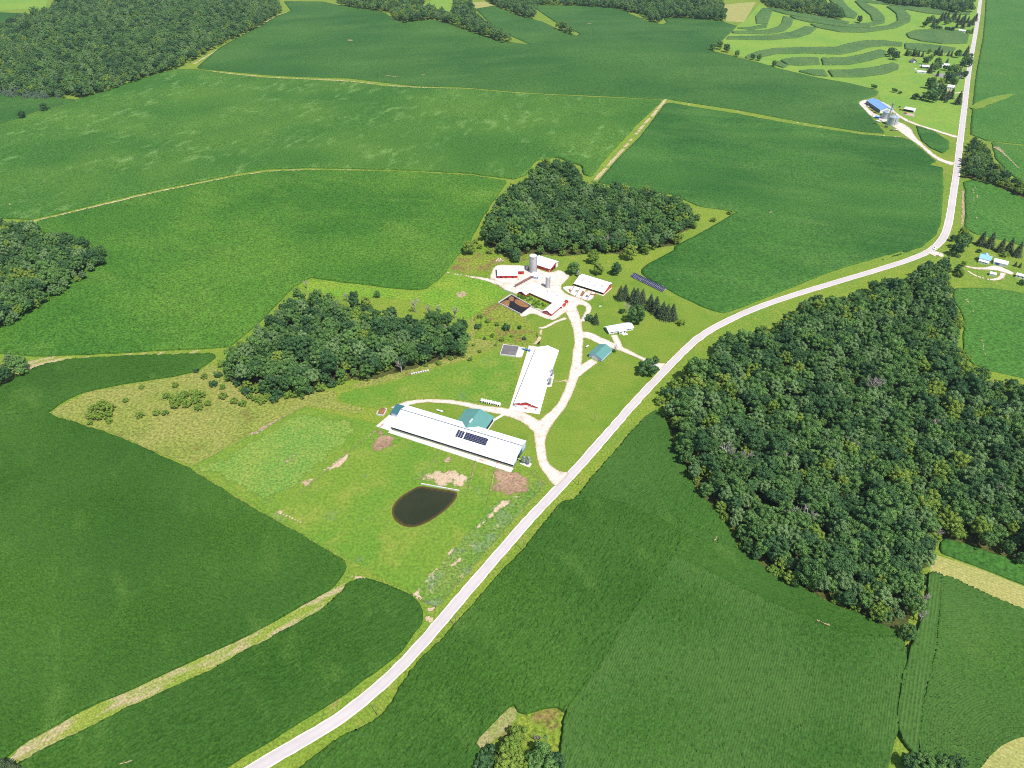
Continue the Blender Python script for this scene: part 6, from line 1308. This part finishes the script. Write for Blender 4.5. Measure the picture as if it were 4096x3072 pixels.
li = building('milk_room', 'low white lean-to behind the dairy barn', 'shed', *rot(da, 15, 10.2), rad(-41.3), 9., 3.4, 2.5, 'whitewall', 'greyroof', eb=2.1, oh=.2)
# manure pit
mp = thing('manure_pit', 'concrete walled manure pit with brown crust and black slurry', 'manure pit', (0, 0, 0))
pc_ = [Vector(G('K', *q)) for q in ((405, 1180), (690, 1000), (1130, 1245), (895, 1430))]
def wallseg(parent, a, b, h_, t_, name='wall', mat='concrete', z=-.2):
    d = (b - a); L = d.length; d.normalize(); n = Vector((-d.y, d.x)) * t_ / 2
    q = [a + n, b + n, b - n, a - n]
    return MB().add([(p.x, p.y, z) for p in q] + [(p.x, p.y, h_) for p in q], [(3, 2, 1, 0), (4, 5, 6, 7), (0, 1, 5, 4), (1, 2, 6, 5), (2, 3, 7, 6), (3, 0, 4, 7)]).build(name, M[mat], parent)
for a, b in zip(pc_, pc_[1:] + pc_[:1]):
    if (a, b) != (pc_[2], pc_[3]): wallseg(mp, a, b, 1.3, .5)
def flat(name, pts, z, mat, parent): return MB().add([(p[0], p[1], z) for p in pts], [tuple(range(len(pts)))]).build(name, M[mat], parent)
flat('slurry', [tuple(p) for p in pc_], .4, 'slurry', mp)
def heap(name, pts, h_, mat, parent):
    P = smooth_poly(np.array(pts), rounds=2); X, Y, Fc, B, E_, _ = grid_in(P, .7, .7)
    d, _, _ = nearest(P, X, Y); Z = .42 + np.minimum(d, 2.2) * h_ / 2.2 + rng.normal(0, .09, len(X)) * (d > .3)
    return mobj(name, npmesh(name, np.stack([X, Y, Z], 1), Fc), M[mat], parent, True)
heap('crust', [G('K', *q) for q in ((430, 1175), (600, 1110), (665, 1130), (640, 1240), (600, 1290))], .5, 'manure', mp)
heap('crust', [G('K', *q) for q in ((620, 1090), (690, 1015), (770, 1080), (730, 1150), (660, 1130))], .55, 'manure', mp)
heap('crust', [G('K', *q) for q in ((750, 1150), (790, 1090), (900, 1120), (1100, 1240), (1050, 1280), (930, 1270), (800, 1200))], .6, 'manure', mp)
sheet('weeds', np.array([G('K', *q) for q in ((820, 990), (1010, 1000), (1080, 960), (1500, 1180), (1470, 1230), (1290, 1290), (1150, 1280), (1000, 1130), (800, 1030))]), 'lush', 9, 1.8, 1.2, 'weedy green courtyard between pit and dairy barn', .3)
row([('K', q[0], q[1], 's', random.uniform(.5, .75)) for q in ([(870, 1010), (940, 1040), (1000, 1060), (1080, 1020), (1130, 1080), (1200, 1120), (1250, 1170), (1310, 1200), (1380, 1190), (1180, 1200), (1240, 1250), (1060, 1110), (1420, 1220), (1300, 1130)])], 'leafy weed bush in the dairy barn courtyard', 'weed bushes in the dairy barn courtyard')
for a, b, lb_ in (((500, 880), (740, 960), 'pale low wall left of the dairy barn'), ((1100, 1260), (1400, 1390), 'grey low wall between the pit and the red milk house')):
    o = thing('low_wall', lb_, 'wall', (0, 0, 0)); wallseg(o, Vector(G('K', *a)), Vector(G('K', *b)), 1.1, .25, 'panel'); wallseg(o, Vector(G('K', *a)), Vector(G('K', *b)), 1.18, .32, 'coping', z=1.1)
rail_fence('yard_fence', 'rusty rail fence left of the heifer shed', [G('K', 200, 660), G('K', 330, 660), G('K', 330, 730), G('K', 520, 860)], 'rust')
rail_fence('yard_fence', 'rusty rail fence between the two red sheds', [G('K', 835, 570), G('K', 845, 670)], 'rust')
# scrap / brush heap
bh = thing('brush_pile', 'pale heap of stones and brush above the heifer shed', 'heap', G('K', 420, 225) + (0,))
g_ = random.Random(5)
for k in range(16):
    x, y, s_ = g_.gauss(0, 2.2), g_.gauss(0, 1.4), g_.uniform(.4, .9)
    MB().lathe([(s_ * .8, -.1), (s_, s_ * .3), (s_ * .5, s_ * .7)], 6, x, y).build('stone', M['stone' if k % 3 else 'concrete'], bh)
# manure stacking bay at the far left of the long barn
by_ = thing('stacking_bay', 'u shaped concrete bay holding brown manure at the barn end', 'bunker', (0, 0, 0))
q_ = [Vector(G('L1', *q)) for q in ((80, 300), (35, 390), (190, 410), (265, 265), (215, 255))]
for a, b in zip(q_[:-1], q_[1:]): wallseg(by_, a, b, 1.2, .35)
heap('manure', [G('L1', *q) for q in ((60, 370), (120, 240), (230, 225), (245, 290), (180, 395))], .8, 'manure', by_)
# calf hutches
hm = MB()
hm.add([(-.7, -1.1, 0), (.7, -1.1, 0), (.7, 1.1, 0), (-.7, 1.1, 0), (-.62, -1., 1.), (.62, -1., 1.), (.62, 1., 1.), (-.62, 1., 1.), (-.3, -.95, 1.4), (.3, -.95, 1.4), (.3, .95, 1.4), (-.3, .95, 1.4)],
       [(0, 1, 5, 4), (4, 5, 9, 8), (1, 2, 6, 5), (5, 6, 10, 9), (2, 3, 7, 6), (6, 7, 11, 10), (3, 0, 4, 7), (7, 4, 8, 11), (8, 9, 10, 11)])
hme = hm.mesh('shell'); hme.materials.append(M['plasticwhite']); dm = MB().box(-.4, .4, -1.16, -1.02, .02, .95).mesh('opening'); dm.materials.append(M['dark'])
h0, h1 = Vector(G('L2', 700, 80)), Vector(G('L2', 1090, 165))
HP = ['leftmost', 'second', 'third', 'fourth', 'fifth', 'sixth', 'seventh', 'eighth', 'rightmost']
for k in range(9):
    p = h0.lerp(h1, k / 8) + Vector((0, random.uniform(-.25, .25)))
    o = thing('calf_hutch', HP[k] + ' white calf hutch in the row above the teal wing', 'calf hutch', (p.x, p.y, 0), rad(-20 + random.uniform(-6, 6)), 'white calf hutches in a row'); o.scale = (1.25, 1.3, 1.2)
    link(bpy.data.objects.new('shell', hme), o); link(bpy.data.objects.new('opening', dm), o)
# row of stone blocks by the wood
for k in range(8):
    p = Vector(G('M5', 545, 408)).lerp(Vector(G('M5', 725, 372)), k / 7)
    o = thing('stone_block', ORD[k] + ' pinkish block from the left at the edge of the middle wood', 'block', (p.x, p.y, 0), rad(20), 'row of pinkish blocks'); MB().box(-.65, .65, -.7, .7, -.05, .9).build('core', M['stone'], o); MB().box(-.7, .7, -.75, .75, .9, 1.).build('top', M['concrete'], o)
def prop_tank(label, c, x, y, rz, L=4.4, r_=.6):
    o = thing('gas_tank', label, 'tank', G(c, x, y) + (0,), rz)
    t = MB().lathe([(.05, -L / 2), (r_ * .7, -L / 2 + .15), (r_, -L / 2 + .45), (r_, L / 2 - .45), (r_ * .7, L / 2 - .15), (.05, L / 2)], 14).build('vessel', M['plasticwhite'], o, True)
    t.rotation_euler = (0, rad(90), 0); t.location = (0, 0, r_ + .35)
    for sx in (-L / 4, L / 4): MB().box(sx - .12, sx + .12, -.45, .45, -.1, .5).build('cradle', M['concrete'], o)
prop_tank('white gas tank on the grass behind the long barn', 'L1', 1430, 312, rad(-22), 5.4); prop_tank('white gas tank on the lawn left of the garage', 'G', 175, 915, rad(50), 3.4, .7)
for c, x, y, lb_ in (('L2', 2090, 1345, 'small white sign board beside the main drive'), ('S', 910, 895, 'small white well cap on the lawn below the cattle shed')):
    o = thing('sign_board', lb_, 'sign', G(c, x, y) + (0,), rad(10)); MB().box(-1.1, 1.1, -.12, .12, .35, 1.3).build('board', M['plasticwhite'], o)
    for sx in (-.8, .8): MB().box(sx - .06, sx + .06, -.06, .06, -.2, .4).build('post', M['wood'], o)
# pond wall
pw_ = thing('pond_wall', 'pale concrete wall along the top of the pond', 'wall', (0, 0, 0))
a, b = Vector(G('B2', 528, 1480)), Vector(G('B2', 770, 1524)); wallseg(pw_, a, b, .75, .5, 'panel'); wallseg(pw_, a, b, .86, .62, 'coping', z=.75)
# pasture fences
rail_fence('pasture_fence', 'wire fence along the left pasture border', [G('B1', 1195, 1376), G('B1', 1560, 1190), G('B1', 1930, 988)], 'wood', 7., 1.15, 2, None, .07)
rail_fence('pasture_fence', 'fence dividing the pasture left of the pond', [G('B2', 280, 1110), G('B2', 60, 1290), G('B1', 1900, 1540)], 'wood', 7., 1.15, 2, None, .07)
rail_fence('pasture_fence', 'fence from the long barn down to the pond', [G('B2', 660, 1255), G('B2', 560, 1410), G('B2', 512, 1455)], 'wood', 6., 1.15, 2, None, .07)
rail_fence('pasture_fence', 'fence between pond and roadside paddock', [G('B2', 875, 1330), G('B2', 830, 1500), G('B2', 810, 1560)], 'wood', 6., 1.15, 2, None, .07)
rail_fence('pasture_fence', 'fence along the mud below the feed bins', [G('B2', 1000, 1370), G('B2', 960, 1530), G('B2', 935, 1655)], 'wood', 6., 1.15, 2, None, .07)
rail_fence('pasture_fence', 'roadside fence of the cow paddock', [G('B2', 1225, 1405), G('B2', 1313, 1483), G('C2', 1180, 20), G('C2', 930, 300), G('C2', 620, 645), G('C2', 470, 562)], 'wood', 8., 1.15, 2, None, .07)
rail_fence('gate', 'red gate at the left end of the long barn', [G('L1', 190, 600), G('L1', 130, 665)], 'redpaint', 3., 1.3, 5, None, .08)
rail_fence('gate', 'red gate in the middle of the long barn apron', [G('L2', 660, 1380), G('L2', 720, 1410)], 'redpaint', 3., 1.3, 5, None, .08)
rail_fence('gate', 'red gate at the right end of the long barn apron', [G('L2', 1040, 1480), G('L2', 1075, 1430)], 'redpaint', 3., 1.3, 5, None, .08)
# utility poles
def pole(label, c, x, y, h_=10.5, ang=ROADANG):
    X, Y = G(c, x, y); o = thing('utility_pole', label, 'pole', (X, Y, float(H(X, Y))), ang + math.pi / 2)
    MB().tube((0, 0, -.3), (0, 0, h_), .17, .11, 8).build('mast', M['wood'], o); MB().box(-1.1, 1.1, -.07, .07, h_ - .8, h_ - .65).build('crossarm', M['wood'], o)
    for sx in (-1., 0, 1.): MB().lathe([(.06, h_ - .65), (.07, h_ - .45), (.02, h_ - .4)], 6, sx, 0).build('insulator', M['galv'], o)
    return o
pole('utility pole beside the road below the pond', 'C2', 1174, 288); pole('utility pole beside the road at the field entrance', 'C2', 750, 772); pole('utility pole in the roadside ditch near the bottom', 'C2', 252, 1328)
pole('utility pole on the lawn between drive and road', 'M6', 1178, 1205, 8.5); pole('utility pole on the lawn near the cattle shed', 'S', 940, 850, 9.); pole('utility pole at the corn edge opposite the barn drive', 'B2', 1522, 1488)
pole('utility pole beside the steel grain bins', 'FB', 1560, 880, 10.); pole('utility pole left of the small blue shed', 'FB', 610, 610, 9.); pole('utility pole by the road bend at the white van', 'RH', 290, 970, 10.)

# ---- far farm: blue-roofed shed, grain bins, elevator
bs = building('machine_shed', 'large grey shed with bright blue roof at the far farm', 'shed', 560.2, 1139.8, rad(-88.7), 49., 19.3, 5.2, 'slate', 'blueroof', er=8.8, oh=.5, cap='blueroof')
MB().box(49.02, 49.1, .1, 19.2, 0, 5.1).build('end_wall', M['whitewall'], bs)
vs = [(49.02, 0.1, 5.1), (49.02, 9.65, 8.6), (49.02, 19.2, 5.1)]
MB().add(vs, [(0, 1, 2)]).build('gable', M['whitewall'], bs)
MB().box(49.1, 49.2, 5., 12.5, 0, 4.3).build('door', M['plasticwhite'], bs); MB().box(-.02, 49, -.07, -.01, 4.7, 5.2).build('trim', M['steel'], bs)
for k in range(5): win(bs, 'f', 4 + k * 9, 1.2, 1.6, 1.2, 49, 19.3)
def grain_bin(label, x, y, r_, h_, hr):
    o = thing('grain_bin', label, 'grain bin', (x, y, float(H(x, y))))
    prof_ = [(r_, -.2)]
    for k in range(int(h_ / .55)): prof_ += [(r_ + (.07 if k % 2 else 0.), .2 + k * .55)]
    prof_ += [(r_, h_)]
    MB().lathe(prof_, 32, caps=False).build('shell', M['galv'], o)
    rf = MB().lathe([(r_ + .25, h_ - .05), (.6, h_ + hr), (.6, h_ + hr + .5), (.02, h_ + hr + .6)], 24).build('roof', M['galv'], o)
    m = MB()
    for k in range(24): a = 2 * math.pi * k / 24; m.tube((r_ * math.cos(a), r_ * math.sin(a), h_ + .06), (.7 * math.cos(a), .7 * math.sin(a), h_ + hr + .02), .06, n=4)
    m.build('ribs', M['galvdark'], rf)
    MB().box(-.5, .5, -r_ - .12, -r_ + .1, .3, 2.2).build('door', M['galvdark'], o)
    MB().box(-.25, .25, -r_ - .2, -r_ - .05, 2.4, h_).build('ladder', M['steel'], o)
    return o
grain_bin('large corrugated steel grain bin at the far farm', 556.9, 1037., 7.4, 10.5, 3.6); grain_bin('smaller corrugated steel grain bin behind the large one', 558.9, 1064., 5.6, 9.5, 2.8)
gl = thing('grain_elevator', 'tall slim grain elevator leg between the two bins', 'elevator', G('FB', 985, 890) + (float(H(545, 1040)),))
for sx in (-.9, .9):
    for sy in (-.9, .9): MB().tube((sx, sy, -.2), (sx * .6, sy * .6, 31.), .12, n=4).build('leg', M['galvdark'], gl)
for k in range(13):
    m = MB(); z = 1.5 + k * 2.3; s_ = .88 - .28 * z / 31
    for (ax, ay), (bx, by2) in (((-s_, -s_), (s_, -s_)), ((s_, -s_), (s_, s_)), ((s_, s_), (-s_, s_)), ((-s_, s_), (-s_, -s_))): m.tube((ax, ay, z), (bx, by2, z + 1.1), .06, n=4)
    m.build('brace', M['galvdark'], gl)
MB().box(-.3, .3, -.3, .3, 0, 32).build('casing', M['galvdark'], gl); MB().box(-1.2, 1.2, -.9, .9, 31, 33.2).build('head', M['galvdark'], gl)
MB().tube((0, 0, 31), (10, -3, 14.5), .22).build('spout', M['galv'], gl); MB().tube((0, 0, 31), (12, 24, 13), .22).build('spout', M['galv'], gl)
MB().box(-2, 2, -2.2, -1., -.2, 2.4).build('boot', M['steel'], gl)
sb = building('pump_shed', 'small bright blue shed beside the grain bins', 'shed', *G('FB', 680, 645), rad(-40), 6, 5, 2.8, 'blue', 'blueroof', er=3.8, oh=.3)
for k in range(4):
    o = thing('fuel_tank', HP[k] + ' white tank in the row by the grain bins', 'tank', G('FB', 735 + 28 * k, 728 + 8 * k) + (float(H(545, 1060)),), rad(60), 'white tanks by the grain bins'); t = MB().lathe([(.1, -2), (.8, -1.8), (.8, 1.8), (.1, 2)], 12).build('vessel', M['plasticwhite'], o, True); t.rotation_euler = (0, rad(90), 0); t.location = (0, 0, 1.); MB().box(-1.4, 1.4, -.6, .6, -.1, .35).build('cradle', M['steel'], o)
oc = building('open_cart_shed', 'small open cart shed with pale roof right of the blue roofed shed', 'shed', *G('FB', 1470, 445), rad(-40), 14.5, 9.5, 3.4, 'whitewall', 'greyroof', eb=4.4, oh=.4, open_front=True)
MB().box(.2, 14.3, 3.9, 4., 0, 3.4).build('partition', M['dark'], oc)  # near-black panel painting the unlit depth of the open shed
for k in range(4): MB().box(k * 4.7, k * 4.7 + .25, 0, .25, 0, 3.3).build('post', M['steel'], oc)
pad('yard', 'reddish dirt yard before the open cart shed', [G('FB', *q) for q in ((1450, 520), (1500, 480), (1780, 530), (1770, 610), (1600, 570))], .3, 'stone')
def implement(label, c, x, y, rz, col1, L=5.):
    X, Y = G(c, x, y); o = thing('farm_implement', label, 'implement', (X, Y, float(H(X, Y)) + .25), rz)
    MB().box(-L / 2, L / 2, -.7, .7, .6, .85).build('frame', M[col1], o); MB().box(-L / 4, L / 5, -.9, .9, .85, 1.7).build('hopper', M[col1], o); MB().tube((L / 2, 0, .7), (L / 2 + 1.8, 0, .4), .08).build('drawbar', M['steel'], o)
    for sx in (-L / 4, L / 4):
        for sy in (-1., 1.):
            wv_ = MB().lathe([(.5, -.14), (.5, .14)], 12).build('wheel', M['tyre'], o); wv_.rotation_euler = (rad(90), 0, 0); wv_.location = (sx, sy, .5)
for i, (x, y, rz, cm, lb_) in enumerate([(1370, 340, 1., 'steel', 'dark farm implement parked left of the open cart shed'), (1390, 420, .3, 'redpaint', 'red farm implement parked left of the open cart shed'), (1520, 520, -.6, 'rust', 'rusty farm implement before the open cart shed'), (490, 340, -.8, 'plasticwhite', 'pale implement along the grey wall of the blue roofed shed'), (610, 440, -.8, 'wood', 'brown implement along the grey wall of the blue roofed shed'), (690, 500, -.8, 'rust', 'rusty implement at the near end of the grey wall'), (1150, 985, .2, 'wood', 'brown implement in the scrap row before the large bin'), (1270, 985, .1, 'plasticwhite', 'pale implement in the scrap row before the large bin'), (1220, 570, .4, 'plasticwhite', 'white wagon right of the blue roofed shed'), (860, 560, .3, 'steel', 'dark implement before the white shed end')]):
    implement(lb_, 'FB', x, y, rz, cm)
# far farmhouses
fa = building('cottage', 'small cottage with steep brown roof at the far farm', 'house', *G('FH', 290, 495), rad(-9), 10.5, 9., 3., 'slate', 'shingle', er=7.6, axis='y', oh=.4); MB().box(5., 8.6, -.1, -.02, 0, 3.4).build('door', M['whitewall'], fa); win(fa, 'f', 5.9, 3.8, 1.5, 1.3, 10.5, 9.)
fb = building('house', 'grey roofed house beside a white car at the far farm', 'house', *G('FH', 600, 645), rad(-17), 12., 9.5, 3.2, 'slate', 'greyroof', er=5.4, oh=.4); win(fb, 'f', 2, 1., 1.6, 1.2, 12, 9.5); win(fb, 'f', 7, .1, 3.4, 2.4, 12, 9.5, 'door', 'whitewall', 'dark')
fc_ = building('shed', 'long white shed with white roof among the far houses', 'shed', *G('FH', 455, 775), rad(-28), 15., 7., 3., 'whitewall', 'white', er=4.2, oh=.3); win(fc_, 'f', 9.5, 1., 1.8, .8, 15, 7)
fsm = building('shed', 'tiny white shed left of the long white shed', 'shed', *G('FH', 395, 700), rad(-28), 3., 3., 2.2, 'whitewall', 'white', er=2.8, oh=.2)
fd = building('house', 'grey roofed farmhouse half hidden by trees', 'house', *G('FH', 1150, 640), rad(-12), 12., 10., 4.6, 'whitewall', 'greyroof', er=7.4, oh=.4); win(fd, 'f', 2, 1.2, 1.3, 1.4, 12, 10); win(fd, 'f', 8, 1.2, 1.3, 1.4, 12, 10); win(fd, 'f', 5, .1, 1.1, 2.1, 12, 10, 'door', 'wood', 'wood')
fe = building('house', 'white house with pale grey roof nearest the upper road', 'house', *G('FH', 1295, 1215), rad(-25), 10.5, 9., 3.4, 'whitewall', 'greyroof', er=6., oh=.4); win(fe, 'f', 1.5, 1., 1.4, 1.3, 10.5, 9.); win(fe, 'f', 7., 1., 1.4, 1.3, 10.5, 9.); win(fe, 'f', 4.5, .1, 1.1, 2.1, 10.5, 9., 'door', 'wood', 'wood')
pad('patio', 'pinkish patio before the pale grey roofed house', [G('FH', *q) for q in ((1300, 1230), (1440, 1250), (1420, 1290), (1300, 1270))], .3, 'stone')
ff = building('shed', 'white roofed shed at the edge of the oval corn plot', 'shed', *G('FT', 885, 440), rad(-33), 14., 7., 3.4, 'whitewall', 'white', er=4.6, oh=.3); win(ff, 'f', 3, .1, 3, 2.5, 14, 7, 'door', 'whitewall', 'wood')
# houses at right
ra = building('house', 'light blue roofed house by the road bend', 'house', 465.2, 622.0, rad(-36.9), 9.8, 8.2, 4., 'whitewall', 'skyroof', er=6.6, oh=.4); win(ra, 'f', 1., 1.1, 1.2, 1.3, 9.8, 8.2); win(ra, 'f', 6.8, 1.1, 1.2, 1.3, 9.8, 8.2); win(ra, 'f', 4.2, .1, 1.1, 2.1, 9.8, 8.2, 'door', 'whitewall', 'wood'); win(ra, 'l', 3., 1.2, 1.2, 1.3, 9.8, 8.2)
rx = building('house_wing', 'small white wing behind the light blue roofed house', 'house', *lpts(465.2, 622, rad(-36.9), [(1., 8.4)])[0], rad(-36.9), 6, 4.5, 3., 'whitewall', 'skyroof', er=5.6, axis='y', oh=.3)
rpo = building('sun_porch', 'white flat porch on the front of the light blue roofed house', 'porch', *lpts(465.2, 622, rad(-36.9), [(.6, -3.1)])[0], rad(-36.9), 8.4, 3., 2.2, 'whitewall', 'white', eb=2.6, oh=.25)
for u in (1., 3.4, 6.): win(rpo, 'f', u, .9, 1.2, .9, 8.4, 3.)
rg = building('garage', 'white roofed garage right of the light blue house', 'garage', 477., 616.2, rad(-35), 11.6, 8., 3., 'whitewall', 'white', er=4.6, oh=.4); win(rg, 'f', 1.6, .1, 3.6, 2.3, 11.6, 8, 'door', 'whitewall', 'blue'); MB().box(6.4, 10., -.08, -.01, 0, 2.2).build('garage_door', M['plasticwhite'], rg)
rd = thing('deck', 'brown wooden deck behind the white roofed garage', 'deck', lpts(477, 616.2, rad(-35), [(2.5, 9.)])[0] + (0,), rad(-35))
for k in range(10): MB().box(0, 5., k * .4, k * .4 + .36, .5, .56).build('plank', M['wood'], rd)
for q in ((.1, .1), (4.8, .1), (.1, 3.7), (4.8, 3.7)): MB().box(q[0], q[0] + .15, q[1], q[1] + .15, -.2, .5).build('post', M['wood'], rd)
rs_ = building('shed', 'small white shed inside the narrow gravel loop', 'shed', 460.8, 593., rad(-32), 5., 4.2, 2.4, 'whitewall', 'white', er=3.4, oh=.3); win(rs_, 'f', 1.5, .1, 2., 1.9, 5, 4.2, 'door', 'whitewall', 'greyroof')
rt = building('mobile_home', 'white mobile home at the right edge', 'house', 484., 589.5, rad(-35), 14., 5., 2.8, 'whitewall', 'white', er=3.4, oh=.25)
for u in (1.5, 5., 9.): win(rt, 'f', u, 1., 1.3, 1., 14, 5.)
# ---- vehicles
def car(label, x, y, rz, paint='carwhite', van=False, z=None):
    o = thing('van' if van else 'car', label, 'van' if van else 'car', (x, y, (float(H(x, y)) if z is None else z) + .02), rz); o.scale = (1.15,) * 3
    hz = 1.9 if van else 1.45
    pr = [(-2.2, .35), (-2.2, .95), (-2.05, 1.02), (-1.75 if not van else -2.0, hz), (.3 if not van else .9, hz), (1.15 if not van else 1.6, 1.02), (2.15, .85), (2.25, .4)]
    m = MB(); n = len(pr); w0 = .88
    vs = [(a, -w0 * (.82 if b > 1.1 else 1), b) for a, b in pr] + [(a, w0 * (.82 if b > 1.1 else 1), b) for a, b in pr]
    m.add(vs, [tuple(range(n)), tuple(range(2 * n - 1, n - 1, -1))] + [((i + 1) % n, i, n + i, n + (i + 1) % n) for i in range(n)])
    m.build('body', M[paint], o)
    MB().add([(.33, -.68, hz + .005), (.33, .68, hz + .005), (1.17, .78, 1.06), (1.17, -.78, 1.06)] if not van else [(.93, -.68, hz + .005), (.93, .68, hz + .005), (1.62, .78, 1.06), (1.62, -.78, 1.06)], [(0, 3, 2, 1)]).build('windscreen', M['glass'], o).location.z = .03
    for sy in (-1, 1): MB().box(-1.5, .2, sy * .8 - .02, sy * .8 + .02, 1.08, hz - .12).build('window', M['glass'], o)
    for sx in (-1.35, 1.4):
        for sy in (-.82, .82):
            wv_ = MB().lathe([(.33, -.11), (.33, .11)], 14).build('wheel', M['tyre'], o); wv_.rotation_euler = (rad(90), 0, 0); wv_.location = (sx, sy, .33)
            h_ = MB().lathe([(.18, -.12), (.18, .12)], 10).build('rim', M['alu'], wv_)
    for sy in (-.65, .65): MB().box(2.18, 2.27, sy - .16, sy + .16, .62, .78).build('headlight', M['alu'], o)
    return o
cx1 = G('RH', 210, 808); car('white car driving on the road bend', cx1[0], cx1[1], pxang('D', (1990, 551), (1969, 560)), z=float(H(*cx1)) + .22)
cx2 = G('FH', 565, 580); car('white van parked left of the far grey roofed house', cx2[0], cx2[1], rad(-10), van=True)
o = thing('mailbox', 'white mailbox beside the road at the house drive', 'mailbox', G('G', 2140, 1305) + (0,), 0); MB().box(-.06, .06, -.06, .06, -.2, 1.).build('post', M['wood'], o); MB().lathe([(.2, -.4), (.2, .4)], 10).build('box', M['plasticwhite'], o).location.z = 1.15

# ------------------------------------------------------------------ thin summer haze
hz = MB().box(-9800, 9800, -9800, 9800, -40, 420).mesh('haze')
hm_ = bpy.data.materials.new('summer_haze'); hm_.use_nodes = True; t = hm_.node_tree; t.nodes.clear()
pv = t.nodes.new('ShaderNodeVolumePrincipled'); pv.inputs['Color'].default_value = (.72, .87, 1., 1); pv.inputs['Density'].default_value = 4e-5; pv.inputs['Anisotropy'].default_value = .2
t.links.new(pv.outputs[0], t.nodes.new('ShaderNodeOutputMaterial').inputs['Volume'])
tag(mobj('haze', hz, hm_), 'thin blue summer haze over the far fields', 'haze', kind='stuff')
